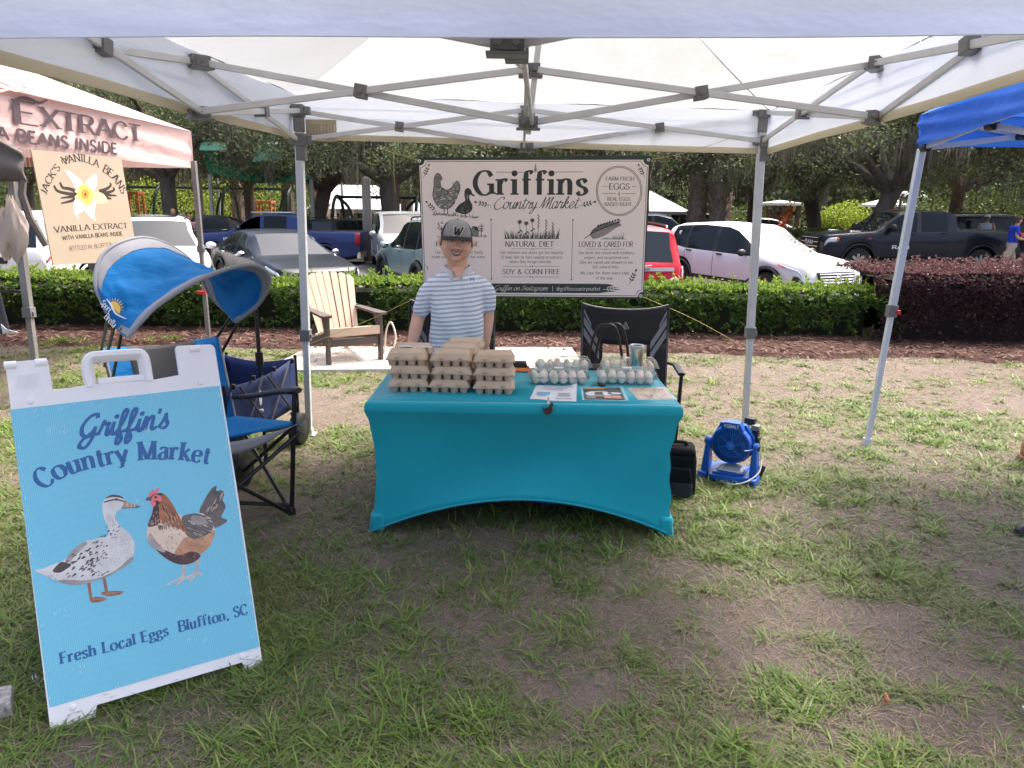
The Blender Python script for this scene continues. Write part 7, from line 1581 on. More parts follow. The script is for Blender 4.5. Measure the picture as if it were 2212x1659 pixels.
# torso, arms, legs
sh=q(987,606,.03); hipz=q(985,745,.02)
tor=[(q(988,586,.03),.080,.062),(q(987,592,.03),.130,.082),(q(986,614,.02),.174,.100),(q(987,650,.01),.163,.110),(q(987,690,.0),.165,.118),(q(986,725,.01),.170,.122),(q(985,760,.02),.170,.118),(q(985,800,.03),.160,.112)]
mb.loft([oval(c-V(0,0,.012),a*.84,b*.84) for c,a,b in tor])
rs=q(931,614,.03); re=q(905,682,.03); rw=q(889,746,-.05); ls=q(1044,613,.03); le=q(1054,676,.07); lw=q(1049,742,.05)
limb(mb,[rs+V(.012,0,-.012),(rs+re)/2,re,(re+rw)/2,rw],[.046,.047,.043,.040,.028],14); limb(mb,[ls+V(-.012,0,-.012),(ls+le)/2,le,(le+lw)/2,lw],[.045,.045,.041,.038,.027],14)
hand(mb,rw,(rw-re),1,.5,.92); hand(mb,lw,(lw-le),-1,.5,.92)
hz_=hipz.z-.06
for s in(-1,1):
    limb(mb,[V(s*.085,.03,hz_),V(s*.095,.02,.62*hz_/.7),V(s*.10,.03,.38),V(s*.102,.045,.22),V(s*.105,.05,.075)],[.085,.075,.052,.050,.034],14)
body=remesh(mb,.0052,'body',skin,boy,5)
# face
mth=mat('mouth_dark',(.06,.012,.012),.6); teeth=mat('teeth',(.66,.60,.52),.35,var=.05); lipm=mat('lip',(.42,.15,.13),.45)
mb=MB(); nn_=10
top=[(-.036+.072*i/nn_,-.053+.0145*((i/nn_-.5)*2)**2) for i in range(nn_+1)]; bot=[(-.036+.072*i/nn_,-.072+.033*((i/nn_-.5)*2)**2) for i in range(nn_+1)]
for i in range(nn_): mb.face([fm(*top[i],.0075),fm(*bot[i],.0075),fm(*bot[i+1],.0075),fm(*top[i+1],.0075)],0)
for i in range(1,nn_-1):
    a=.12; 
    t0=(top[i][0],top[i][1]-.0012); t1=(top[i+1][0],top[i+1][1]-.0012); b0_=(top[i][0],top[i][1]*.42+bot[i][1]*.58); b1_=(top[i+1][0],top[i+1][1]*.42+bot[i+1][1]*.58); mb.face([fm(*t0,.0085),fm(*b0_,.0085),fm(*b1_,.0085),fm(*t1,.0085)],1)
mb.tube([fm(x,z-.001,.0075) for x,z in bot],.0032,6,2); mb.tube([fm(x,z+.001,.0075) for x,z in top],.0022,6,2)
mb.build('mouth',[mth,teeth,lipm],boy)
eyew=mat('eye_white',(.6,.57,.55),.2); iris=mat('iris',(.06,.05,.04),.15); brow=mat('brow_brown',(.10,.06,.035),.9)
for s in(-1,1):
    mb=MB(); c=headM@V(s*.031,face_y(.031,.012)+.009,.012); mb.ell(c,(.0135,.011,.010)); e_=mb.build('eye',eyew,boy); mb=MB(); mb.ell(headM@V(s*.031+.001,face_y(.031,.012)-.0005,.0115),(.0055,.0025,.0055)); mb.build('iris',iris,e_)
    mb=MB(); mb.tube([fm(s*.016,.030,.002),fm(s*.030,.034,.002),fm(s*.046,.029,.002)],[.003,.004,.002],6); mb.build('eyebrow',brow,boy)
hair=mat('hair_brown',(.13,.075,.035),.7,var=.3,scale=80,stretch=(1,1,.2))
mb=MB(); mb.grid(lambda u,v:headM@(headp(.40+.25*v,R(-18)+R(216)*u)*1.035+V(0,.002,0)),24,5); 
for s in(-1,1): mb.tube([headM@V(s*.083,-.012,.03),headM@V(s*.086,-.008,-.004),headM@V(s*.084,.002,-.03)],[.008,.010,.005],6)
mb.build('hair',hair,boy,solid=.008)
# cap
capg=mat('cap_grey',(.30,.30,.305),.85,var=.12,scale=60,bump=.0006,bscale=400); capd=mat('cap_black',(.022,.022,.026),.85,var=.2,bump=.0006,bscale=300)
cz0=.028
def capp(u,v,o=0):   # u angle 0..1 from front, v up
    a=R(-90)+2*math.pi*u; z=cz0+(.102)*math.sin(v*math.pi/2); k=math.cos(v*math.pi/2)**.72; front=max(0,math.cos(2*math.pi*u)); rx,ry=.093+o,.112+o
    return headM@V(rx*k*math.cos(a),ry*k*math.sin(a)+.004-.010*front*math.sin(v*math.pi)*.6,z+.012*front*math.sin(v*math.pi)+o*math.sin(v*1.5))
mb=MB(); cols=40
for i in range(cols):
    for j in range(10):
        u0,u1,v0,v1=i/cols,(i+1)/cols,j/10,(j+1)/10; um=(u0+u1)/2; mb.face([capp(u0,v0),capp(u1,v0),capp(u1,v1),capp(u0,v1)],0 if (um<.175 or um>.825) else 1)
mb.ell(headM@V(0,-.0,cz0+.104),(.007,.007,.004),1); 
cap=mb.build('cap',[capg,capd],boy,weld=True,solid=.003)
mb=MB()
def brim(a,b):
    x=(a-.5)*2; ang=x*R(80); rx,ry=.093,.112; e=headM.inverted()@capp((x*80/360)%1,0); L=.070*(1-abs(x)**2.6)**.5 if abs(x)<1 else 0
    return headM@V(e.x*(1+.12*b*(1-abs(x))),e.y-L*b,e.z+.010-.008*b-.022*(x*x)*(.4+.6*b))
mb.grid(brim,24,6); mb.build('brim',capd,cap,solid=.004)
wl=[([(-34,30),(-20,30),(-13,-8),(-2,22),(8,22),(15,-8),(25,30),(38,30),(20,-32),(8,-32),(1,-6),(-8,-32),(-20,-32)],0)]
mb=MB()
def capfront(u,v,e):
    z=cz0+.048+v; s_=math.asin(min(.98,max(0,(z-cz0)/.114))); k=math.cos(s_)**.72; x=u; y=-.112*k*math.sqrt(max(0,1-(x/(.093*k))**2))+.004-.012; return headM@V(x,y-e,z)
bo=[(p[0]*1.0,p[1]) for p in wl[0][0]]
mb.face([capfront((x*1.14)*.00084+y*.00016,y*1.16*.00078,.0052) for x,y in bo],0); mb.face([capfront(x*.00084+y*.00016,y*.00078,.0068) for x,y in bo],1)
mb.build('letter_emblem',[bwhite,capd],cap,smooth=False)
# polo shirt
def shirtm():
    m,nt,b=base('polo_stripes'); b.inputs['Roughness'].default_value=.8; b.inputs['Specular IOR Level'].default_value=.2
    tc=nt.nodes.new('ShaderNodeTexCoord'); mp=nt.nodes.new('ShaderNodeMapping'); mp.inputs['Rotation'].default_value=(0,R(5),0); nt.links.new(tc.outputs['Object'],mp.inputs[0])
    nz=_noise(nt,6,2); sp_=nt.nodes.new('ShaderNodeSeparateXYZ'); nt.links.new(mp.outputs[0],sp_.inputs[0])
    def mth_(op,a,b_=None):
        n=nt.nodes.new('ShaderNodeMath'); n.operation=op
        for i,x in enumerate((a,b_)):
            if x is None: continue
            if isinstance(x,(int,float)): n.inputs[i].default_value=x
            else: nt.links.new(x,n.inputs[i])
        return n.outputs[0]
    z=mth_('ADD',sp_.outputs[2],mth_('MULTIPLY',nz,.018)); f=mth_('FRACT',mth_('DIVIDE',z,.0265))
    c=_ramp(nt,f,[(0,(.80,.84,.92)),(.40,(.80,.84,.92)),(.44,(.20,.245,.34)),(.52,(.13,.17,.26)),(.55,(.72,.77,.87)),(.63,(.72,.77,.87)),(.66,(.20,.245,.34)),(.74,(.20,.245,.34)),(.80,(.80,.84,.92))]); nt.links.new(c,b.inputs['Base Color']); _bump(nt,b,_noise(nt,11,4,stretch=(1,1,.6)),.015); return m
sm_=shirtm(); mb=MB()
mb.loft([oval(c,a*1.0,b*1.0,24) for c,a,b in [(q(988,582,.03),.082,.064)]+tor[1:-1]+[(q(985,768,.02),.178,.124)]])
rse=rs.lerp(re,.78); lse=ls.lerp(le,.74)
limb(mb,[rs+V(.025,0,.004),rs.lerp(re,.3)+V(-.004,0,0),rse],[.052,.061,.058],16,4); limb(mb,[ls+V(-.025,0,.004),ls.lerp(le,.3)+V(.004,0,0),lse],[.051,.060,.056],16,4)
shirt=remesh(mb,.0065,'polo_shirt',sm_,boy,8)
for v_ in shirt.data.vertices:
    c_=v_.co; k_=mnoise.noise((c_.x*9,c_.y*9,c_.z*4.5+c_.x*6))+.5*mnoise.noise((c_.x*22,c_.y*20,c_.z*9+7)); v_.co=c_+v_.normal*(.011*k_)
colm=mat('collar_grey',(.62,.64,.67),.8,var=.06)
mb=MB(); cb0=q(988,580,.02)
def coll(u,v):
    a=R(-90)+R(14)+R(332)*u; k=1+.22*v; zf=-.055*max(0,-math.sin(a))**2; return cb0+V(.080*k*math.cos(a),.078*k*math.sin(a)+.008,.008-.034*v+zf*(.55+.5*v)+.012)
mb.grid(coll,30,4); mb.build('collar',colm,shirt,solid=.006)
mb=MB()
vneck=[q(974,577,-.062),q(1003,577,-.062),q(991,604,-.100)]
mb.face([vneck[0],vneck[2],vneck[1]]); 
mb.build('neck_opening',skin,shirt,smooth=False)
mb=MB(); lo=q(1020,603,-.125)
for s in(-1,1): mb.tube([lo+V(s*.012,0,.010),lo+V(s*.006,0,.002),lo+V(s*.006,0,-.002),lo+V(s*.012,0,-.010)],[.003,.0022,.0022,.003],5)
mb.tube([lo+V(-.008,0,0),lo+V(.008,0,0)],.0024,5); mb.build('chest_logo',mat('logo_blue',(.03,.12,.45),.6),shirt)
mb=MB()
for i in range(3): mb.ell(q(992,600+i*7,-.112-.003*i),(.004,.002,.004))
mb.build('button',white_plastic,shirt)
shortm=mat('shorts_navy',(.03,.035,.06),.8,var=.15)
mb=MB(); mb.loft([oval(V(0,.03,hz_+.10),.165,.115),oval(V(0,.03,hz_),.17,.12),oval(V(0,.03,hz_-.06),.17,.115)])
for s in(-1,1): limb(mb,[V(s*.085,.03,hz_-.0),V(s*.10,.03,.40)],[.098,.088],14)
remesh(mb,.009,'shorts',shortm,boy,5)
for s in(-1,1):
    mb=MB(); mb.loft([oval(V(s*.105,y,z),a,b,14) for y,z,a,b in((-.03,0,.046,.125),(-.03,.03,.048,.128),(.0,.06,.044,.10),(.04,.095,.04,.055))]); mb.build('shoe',mat('shoe_grey',(.15,.15,.16),.7),boy)
# generic distant figures -----------------------------------------------------------------
def figure(label,loc,rz,h,P,sk=(.40,.22,.15),hairc=(.05,.03,.02),vox=.013,hat=None,ponytail=False,legs=True):
    """P: shirt,short colours & joint offsets (metres for a 1.75 m figure, facing -Y)"""
    t=thing('person',label,'person',loc,rz); k=h/1.75; S=lambda p:V(*p)*k
    J=dict(hipL=(-.09,0,.92),hipR=(.09,0,.92),knL=(-.10,-.01,.50),knR=(.10,-.01,.50),anL=(-.10,.02,.08),anR=(.10,.02,.08),shL=(-.19,0,1.42),shR=(.19,0,1.42),elL=(-.25,.02,1.14),elR=(.25,.02,1.14),haL=(-.25,-.06,.90),haR=(.25,-.06,.90),neck=(0,0,1.47),head=(0,-.01,1.63))
    J.update(P.get('J',{})); J={a:S(b) for a,b in J.items()}
    skm=skinm('skin_%d'%int(sk[0]*1000),sk); mb=MB(); hd=J['head']
    mb.loft([[hd+V(.075*kk*math.cos(a*math.pi/8)*k,.093*kk*math.sin(a*math.pi/8)*k,z*k) for a in range(16)] for z,kk in((-.118,.25),(-.10,.62),(-.06,.88),(0,1.),(.05,.97),(.09,.75),(.115,.3))])
    mb.ell(hd+V(0,-.098,-.02)*k,(.014*k,.018*k,.02*k)); [mb.ell(hd+V(s*.078,.005,-.01)*k,(.012*k,.018*k,.03*k)) for s in(-1,1)]
    limb(mb,[hd-V(0,0,.07)*k,J['neck']-V(0,0,.05)*k],[.055*k,.065*k]); tb_=(J['shL']+J['shR'])/2; tb2=(J['hipL']+J['hipR'])/2; wd=P.get('w',1.)
    ax=(J['shR']-J['shL']).normalized(); rzv=math.atan2(ax.y,ax.x)
    tr=[(0,.10,.07),(.06,.17,.10),(.25,.175,.115),(.55,.16,.11),(.85,.165,.115),(1.02,.165,.115),(1.12,.13,.10)]
    mb.loft([oval((tb_+V(0,0,.05)*k).lerp(tb2,f),a*k*wd*.93,b*k*wd*.93,16,2.2,rzv) for f,a,b in tr])
    for s in'LR':
        limb(mb,[J['sh'+s],J['el'+s],J['ha'+s]],[.052*k,.042*k,.028*k]); limb(mb,[J['hip'+s],J['kn'+s],J['an'+s]],[.09*k,.058*k,.036*k])
        d=(J['ha'+s]-J['el'+s]).normalized(); hand(mb,J['ha'+s],d,1 if s=='L' else -1,.6,k)
        f=J['an'+s]; 
    remesh(mb,vox*k,'body',skm,t,4)
    mb=MB(); mb.loft([oval((tb_+V(0,0,.055)*k).lerp(tb2,f),a*k*wd*1.04,b*k*wd*1.06,16,2.2,rzv) for f,a,b in tr[:-1]+[(P.get('hem',1.08),.18,.125)]])
    if not P.get('vest'):
        for s in'LR': limb(mb,[J['sh'+s],J['sh'+s].lerp(J['el'+s],P.get('sl',.65))],[.068*k,.062*k])
    remesh(mb,vox*k,P.get('sname','shirt'),mat('cloth_%s'%P['sn'],P['sc'],.85,var=.12,scale=14,bump=.006,bscale=14),t,4)
    if P.get('short'):
        mb=MB(); mb.loft([oval(tb2+V(0,0,z)*k,a*k,b*k,16,2.2,rzv) for z,a,b in((.10,.165,.12),(0,.18,.13),(-.06,.18,.125))])
        for s in'LR': limb(mb,[J['hip'+s],J['hip'+s].lerp(J['kn'+s],P.get('sl2',.95))],[.105*k,.092*k])
        remesh(mb,vox*k,'shorts',mat('short_%s'%P['sn'],P['short'],.85,var=.12,scale=12),t,4)
    mb=MB(); mb.loft([[hd+V(.082*kk*math.cos(a*math.pi/8)*k,(.10*kk*math.sin(a*math.pi/8)+.012)*k,z*k) for a in range(16)] for z,kk in((.0,.98),(.05,1.02),(.09,.84),(.125,.35))]); mb.grid(lambda u,v:hd+V(.084*math.cos(R(-5)+R(190)*u),.102*math.sin(R(-5)+R(190)*u)+.01,.02-.10*v)*k,12,3)
    if ponytail: mb.ell(hd+V(0,.05,.04)*k,(.10*k,.10*k,.11*k))
    mb.build('hair',mat('hair_%d'%int(hairc[0]*1000+hairc[1]*100),hairc,.8,var=.3,scale=60),t)
    if hat: mb=MB(); mb.ell(hd+V(0,.005,.055)*k,(.092*k,.108*k,.078*k)); mb.grid(lambda a,b:hd+V((a-.5)*.15,-.09-.08*b*(1-(2*a-1)**2*.5),.045-.02*b)*k,6,3); mb.build('cap',mat('cap_%s'%P['sn'],hat,.8),t)
    for s in'LR':
        f=J['an'+s]; dd=P.get('foot',{}).get(s,(0,-1,0)); dv=V(*dd).normalized(); xv=dv.cross(V(0,0,1)).normalized(); uz=xv.cross(dv)
        mb=MB(); mb.loft([[f-uz*.075*k+dv*y*k+xv*w_*math.cos(a*math.pi/6)*k+uz*(h_*(.5+.5*math.sin(a*math.pi/6)))*k for a in range(12)] for y,w_,h_ in((-.08,.03,.06),(-.06,.042,.09),(.02,.042,.095),(.10,.046,.07),(.16,.038,.05),(.18,.015,.03))]); mb.build('shoe',mat('shoe_%s'%P['sn'],P.get('shoe',(.05,.05,.05)),.7),t)
    return t
def ploc(px,D): x=(px-1106)/F*D*1.0; return (x,D,lotz(x,D))
# man in royal blue, walking left to right (seen from the side, heading +X)
D=22.0; l=AY(2180,560,D); lz_=lotz(l.x,D)
figure('man in royal blue polo and khaki shorts walking by the dark pickup',(l.x,D,lz_),R(78),1.80,dict(sc=(.012,.045,.42),sn='royal',short=(.44,.37,.27),hem=1.10,J=dict(hipL=(-.09,.0,.94),hipR=(.09,0,.94),knL=(-.10,.16,.54),anL=(-.10,.50,.22),knR=(.10,-.12,.52),anR=(.10,-.16,.08),elL=(-.25,-.02,1.16),haL=(-.14,-.30,1.10),elR=(.25,-.06,1.16),haR=(.14,-.30,1.14),head=(0,-.07,1.64),neck=(0,-.03,1.48)),foot=dict(L=(0,-.6,-.8),R=(0,-1,0)),shoe=(.5,.5,.5),sl2=.85),(.50,.29,.20),(.07,.04,.025))
p=V(l.x+.50,D-.05,lz_+1.06); t=thing('bin','dark plastic tote bin with a white lid carried by the man in the blue polo','bin',p); mb=MB(); mb.taper((0,0,-.22),(.34,.30),(.46,.42),.34); mb.build('tub',mat('tote_grey',(.045,.05,.055),.5,var=.2),t,bev=.02); mb=MB(); mb.ell((-.06,0,.16),(.16,.14,.12)); mb.build('white_bundle',bwhite,t); mb=MB(); mb.tube([(-.25,-.1,.06),(-.1,-.12,.03),(.25,-.1,-.08)],.022,6); mb.build('handle',white_plastic,t)
D=27.; l=AY(2130,492,D); figure('man in a grey sleeveless top and white cap beside the silver wagon at far right',(l.x,D,lotz(l.x,D)),R(140),1.82,dict(sc=(.42,.46,.52),sn='vestgrey',vest=True,short=(.2,.2,.22),J=dict(elL=(-.30,-.05,1.15),haL=(-.42,-.20,1.05))),(.42,.24,.16),(.1,.09,.08),.014,(.62,.64,.66))
D=25.; l=AY(822,490,D); figure('woman in a pale green dress with light hair near the white car',(l.x,D,lotz(l.x,D)-.05),R(170),1.68,dict(sc=(.23,.42,.33),sn='greendress',hem=1.55,sname='dress',sl=.2,w=.95),(.46,.27,.19),(.50,.42,.30),.014,None,True)
D=26.; l=AY(852,490,D); figure('man in a white tee seen from behind right of the woman in green',(l.x,D,lotz(l.x,D)),R(200),1.78,dict(sc=(.55,.55,.56),sn='whitetee',short=(.05,.055,.08),J=dict(haL=(-.32,-.2,1.05))),(.35,.19,.12),(.02,.015,.012),.014)
D=26.6; l=AY(843,490,D); figure('dark haired person in a teal top behind the woman in green',(l.x,D,lotz(l.x,D)),R(190),1.74,dict(sc=(.12,.33,.36),sn='tealtop',short=(.04,.04,.05)),(.33,.18,.12),(.015,.012,.010),.015)
D=28.; l=AY(375,470,D); figure('blond person in a peach top with raised hands behind the white crossover',(l.x,D,lotz(l.x,D)),R(30),1.80,dict(sc=(.60,.30,.20),sn='peach',short=(.5,.25,.2),J=dict(haL=(-.10,-.25,1.25),haR=(.08,-.27,1.25))),(.50,.30,.21),(.45,.30,.12),.015)
D=26.; l=AY(408,470,D); figure('red haired woman just left of the far leg of the pink tent',(l.x,D,lotz(l.x,D)+.0),R(20),1.62,dict(sc=(.45,.20,.20),sn='rosetop',short=(.1,.1,.12)),(.50,.30,.22),(.20,.06,.03),.015)
D=33.; l=AY(672,480,D); figure('person in a white top by the palm left of the white house',(l.x,D,lotz(l.x,D)),R(0),1.7,dict(sc=(.6,.6,.6),sn='whitetop2',short=(.1,.1,.12)),(.4,.24,.16),(.05,.04,.03),.015)
# ---------------------------------------------------------------- vehicles
carglass=mat('car_glass',(.010,.014,.017),.02,var=0,spec=.22); shieldglass=mat('windscreen_glass',(.012,.017,.020),.02,var=0,spec=.6); tyre=mat('tyre',(.012,.012,.012),.8,var=.2); trimb=mat('trim_black',(.014,.014,.015),.5,var=.1); plastg=mat('cladding',(.03,.03,.032),.7,var=.1)
lens=mat('headlight_lens',(.55,.57,.58),.08,.3,var=.25,scale=25); amber=mat('amber_lens',(.65,.14,.03),.15,var=.1); redl=mat('taillight_red',(.45,.008,.01),.12,var=.2,scale=20); platem=mat('plate_white',(.62,.62,.60),.4,var=.05); pinkp=mat('plate_ink',(.05,.07,.16),.5); rimm=mat('rim_silver',(.42,.43,.44),.3,.8,var=.1)
def paint(n,c,met=.2): return mat('paint_'+n,c,.32,met,var=.03,scale=2,coat=.22,spec=.28)
def car(name,lb,cat,loc,yaw,sp,pt_,group='vehicles in the parking lot'):
    t=thing(name,lb,cat,loc,R(yaw),group); Lc,Wc=sp['L'],sp['W']; hw=Wc/2; wr=sp['wr']; wf,wb=sp['wf'],sp['wb']; sill=sp.get('sill',.24)
    top,belt=sp['top'],sp['belt']; ar=wr+sp.get('gap',.06)
    ss=set([0,.02,.06,.12,.2,.3,Lc-.2,Lc-.1,Lc-.04,Lc]); k=int(Lc/.12); ss|={Lc*i/k for i in range(k+1)}
    for w in(wf,wb): ss|={w+ar*math.cos(math.pi*i/14) for i in range(15)}
    for a in(top,belt): ss|={p[0] for p in a}
    for a in sp['win']: ss|=set(a)
    ss=sorted(s for s in ss if 0<=s<=Lc); s2=[ss[0]]
    for s in ss[1:]:
        if s-s2[-1]>.012: s2.append(s)
    ss=s2; ss[-1]=Lc
    def hwf(s): return hw*interp(s,sp.get('plan',[(0,.80),(.06,.88),(.2,.955),(.5,.985),(1.2,1.0),(Lc-.9,1.0),(Lc-.25,.965),(Lc-.06,.92),(Lc,.88)]))
    def zbot(s):
        z=sill+(.10*(1-sstep(0,.35,s)) if not sp.get('truck') else .12*(1-sstep(0,.3,s)))+.08*sstep(Lc-.4,Lc,s)
        for w in(wf,wb):
            d=abs(s-w)
            if d<ar: z=max(z,wr+math.sqrt(max(0,ar*ar-d*d)))
        return z
    rwf=sp.get('roofw',.74)
    def ringf(s):
        h=hwf(s); zb_=zbot(s); zt=interp(s,top); zl=min(interp(s,belt),zt-.012); gh=min(1,max(0,(zt-zl)/.38)); rw=h*(.90+(rwf-.90)*gh)
        zb_=min(zb_,zl-.06); d=zl-zb_
        zm=zl-.06; return [(0,zb_),(h*.90,zb_),(h*.985,zb_+min(.10,d*.3)),(h*1.0,zb_+d*.62),(h*.985,zl-min(.05,d*.15)),(h*.955,zl),(h*.955+(rw*1.03-h*.955)*.5+.012*gh,zl+(zt-zl)*.52),(rw*1.03,zt-min(.07,(zt-zl)*.24)),(rw*.90,zt-.018*gh-.004),(rw*.45,zt-.003),(0,zt)]
    RG={s:ringf(s) for s in ss}
    def SP(s,r,side=1,off=0.):
        j=min(max(int(np.searchsorted(ss,s,'right'))-1,0),len(ss)-2); f=(s-ss[j])/(ss[j+1]-ss[j]); i=min(int(r),9); q=r-i; a=RG[ss[j]]; b=RG[ss[j+1]]
        x=(a[i][0]*(1-q)+a[i+1][0]*q)*(1-f)+(b[i][0]*(1-q)+b[i+1][0]*q)*f; z=(a[i][1]*(1-q)+a[i+1][1]*q)*(1-f)+(b[i][1]*(1-q)+b[i+1][1]*q)*f
        return V(side*(x+off*(1 if r<8 else .2)),s-Lc/2+(-off*.4 if s<.2 else (off*.4 if s>Lc-.2 else 0)),z+(off if r>=7 else 0))
    body=MB(); ws=MB(); rwn=MB(); sw={1:MB(),-1:MB()}
    ws0,ws1=sp['ws']; rw0,rw1=sp['rw']; op=sp.get('open')
    for j in range(len(ss)-1):
        a,b=ss[j],ss[j+1]; sm=(a+b)/2; ra,rb=RG[a],RG[b]
        for side in(1,-1):
            for i in range(10):
                pts=[V(side*ra[i][0],a-Lc/2,ra[i][1]),V(side*rb[i][0],b-Lc/2,rb[i][1]),V(side*rb[i+1][0],b-Lc/2,rb[i+1][1]),V(side*ra[i+1][0],a-Lc/2,ra[i+1][1])]
                if side<0: pts.reverse()
                m_=0; tgt=body
                if i<2: m_=1
                if i==2 and sp.get('cladding') : m_=1 if False else 0
                inw=[w for w in sp['win'] if w[0]<sm<w[1]]
                if i in(5,6) and inw and (ra[7][1]-ra[5][1])>.06: 
                    if op and op[0]==side and inw[0]==tuple(sp['win'][op[1]]): continue
                    tgt=sw[side]; m_=0
                elif i in(5,6) and sp['win'][0][0]<sm<sp['win'][-1][1] and sp.get('blackpillar',True): m_=1
                elif i in(8,9) and ws0<sm<ws1: tgt=ws
                elif i in(8,9) and rw0<sm<rw1: tgt=rwn
                elif i==7 and ws0<sm<ws1 and sp.get('blackA'): m_=1
                elif i in(8,9) and sp.get('bed') and sm>sp['bed']+.05 and sm<Lc-.06: m_=1
                tgt.add(pts,[(0,1,2,3)],m_)
    for s,rv in((0,True),(Lc,False)):
        r_=RG[s]; pts=[V(x,s-Lc/2,z) for x,z in r_]+[V(-x,s-Lc/2,z) for x,z in r_[-2:0:-1]]; body.face(pts if not rv else pts[::-1],0)
    def seam(s,r0,r1,w_=.006,mi=1):
        for side in(1,-1): n=8; body.add([SP(s+d,r0+(r1-r0)*i/n,side,.003) for i in range(n+1) for d in(-w_,w_)],[(2*i,2*i+1,2*i+3,2*i+2) for i in range(n)],mi)
    def hseam(r,s0,s1,mi=1,w_=.05,off=.004):
        for side in(1,-1): n=16; body.add([SP(s0+(s1-s0)*i/n,r+d,side,off) for i in range(n+1) for d in(-w_,w_)],[(2*i,2*i+1,2*i+3,2*i+2) for i in range(n)],mi)
    for s in sp.get('seams',[]): seam(s,1.6,5)
    if sp.get('cladding'): hseam(2.1,wf+ar,wb-ar,1,.35,.008)
    bo=body.build('body',[pt_,trimb],t,weld=True,ang=32)
    for m_,n_ in((ws,'windscreen'),(rwn,'rear_window')):
        if m_.f: m_.build(n_,carglass if sp.get('truck') else shieldglass,t,weld=True,ang=50)
    for side in(1,-1): sw[side].build('side_windows' if False else 'side_window',carglass,t,weld=True,ang=50)
    def patch(nm,m_,s0,s1,r0,r1,off=.006,sides=(1,-1),n=6,th=.012,par=None):
        for side in sides:
            mb=MB(); mb.grid(lambda a,b:SP(s0+(s1-s0)*a,r0+(r1-r0)*b,side,off),n,n); o=mb.build(nm,m_,par or t,solid=th)
    P_=dict(patch=patch,SP=SP,t=t,L=Lc,hw=hw,RG=RG,body=bo)
    for w in(wf,wb):
        for side in(1,-1):
            cx=side*(hw-.115); M_=Matrix.Translation((cx,w-Lc/2,wr))@Matrix.Rotation(R(90)*side,4,'Y'); mb=MB()
            mb.lathe([(wr*.60,.11),(wr*.70,.118),(wr*.93,.112),(wr*.985,.09),(wr,.05),(wr,-.08),(wr*.9,-.11),(wr*.5,-.11)],26,0,M_,False); wo=mb.build('wheel',tyre,t)
            mb=MB(); rr=wr*.64; mb.lathe([(.0001,.03),(rr*.9,.02),(rr*.97,.06),(rr,.112),(rr*.93,.118),(rr*.9,.07)],24,1,M_,False); ns=sp.get('spokes',5)
            mb.lathe([(.0001,.10),(rr*.2,.098),(rr*.24,.07)],12,0,M_,False)
            for i in range(ns):
                a=2*math.pi*i/ns; c,s_=math.cos(a),math.sin(a); w0,w1=rr*.13,rr*.17
                q=[(rr*.15,-w0),(rr*.95,-w1),(rr*.95,w1),(rr*.15,w0)]; vs=[M_@V(x*c-y*s_,x*s_+y*c,z) for z in(.098 ,.05) for x,y in q]; mb.add(vs,[(0,1,2,3),(0,4,5,1),(3,2,6,7)],0)
            mb.build('rim',[rimm,trimb],wo)
            mb=MB(); P=[V(side*(hw*(1.0)+.006),w-Lc/2+(ar+.015)*math.cos(a),wr+(ar+.015)*math.sin(a)) for a in [R(-8)+R(196)*i/18 for i in range(19)]]
            h_=hwf(w)/hw; P=[V(p.x*h_,p.y,p.z) for p in P]
            mb.tube(P,sp.get('archr',.022),6,sq=(1,1)); mb.build('arch_trim',sp.get('archm') or pt_,t)
    # mirrors, handles
    if sp.get('mirror'):
        s,z=sp['mirror']; ms=sp.get('ms',1.)
        for side in(1,-1):
            mb=MB(); x=hwf(s)*.97; mb.ell((side*(x+.13),s-Lc/2,z),(.11*ms,.06*ms,.075*ms)); mb.bar((side*(x-.03),s-Lc/2+.02,z-.05),(side*(x+.08),s-Lc/2+.01,z-.03),.05,.035); o=mb.build('mirror',sp.get('mm') or pt_,t); mb=MB(); mb.ell((side*(x+.13),s-Lc/2+.03,z),(.09*ms,.035*ms,.06*ms)); mb.build('mirror_glass',mat('mirror_glass',(.5,.52,.54),.05,1,var=0),o)
    for s,r in sp.get('handles',[]):
        for side in(1,-1): mb=MB(); a=SP(s-.09,r,side,.02); b=SP(s+.09,r,side,.02); mb.bar(a,b,.025,.03); mb.build('door_handle',sp.get('hm') or pt_,t,bev=.006)
    if sp.get('rails'):
        a,b=sp['rails']
        for side in(1,-1): mb=MB(); mb.tube(cat_rom([SP(a,8,side,.005),SP(a+.15,8,side,.05),SP((a+b)/2,8,side,.055),SP(b-.15,8,side,.05),SP(b,8,side,.005)],5),.016,6); mb.build('roof_rail',sp.get('railm') or trimb,t)
    return P_
def front(P,y,pieces):
    """flat fascia pieces on the front (y<0) or rear; each: name, material, outline in (x,z), depth"""
    for nm,m_,o,d in pieces:
        sgn=-1 if y<0 else 1; M_=Matrix(((1,0,0,0),(0,0,-1 if sgn<0 else 1,y),(0,1,0,0),(0,0,0,1)))
        M_=Matrix(((1,0,0,0),(0,0,(-1)*1.0 if sgn<0 else 1.0,y),(0,1,0,0),(0,0,0,1))); mb=MB(); oo=o if sgn<0 else [(x,z) for x,z in o][::-1]; mb.prism(oo,M_,d); mb.build(nm,m_,P['t'],bev=.006)
def rect_(x0,z0,x1,z1): return [(x0,z0),(x1,z0),(x1,z1),(x0,z1)]
def mir(o): return [(-x,z) for x,z in o][::-1]
badgem=mat('badge_silver',(.70,.70,.71),.35,.2,var=0)
def ftext(P,s,y,x,z,size,m_,st=SANSB,name='badge',sx=1.):
    mb=MB(); sg=1 if y<0 else -1; put(mb,text2d(s,st,size,sx=sx)[0],lambda u,v,e:V(x+sg*u,y+(-e-.001)*sg,z+v),0); return mb.build(name,m_,P['t'],smooth=False)
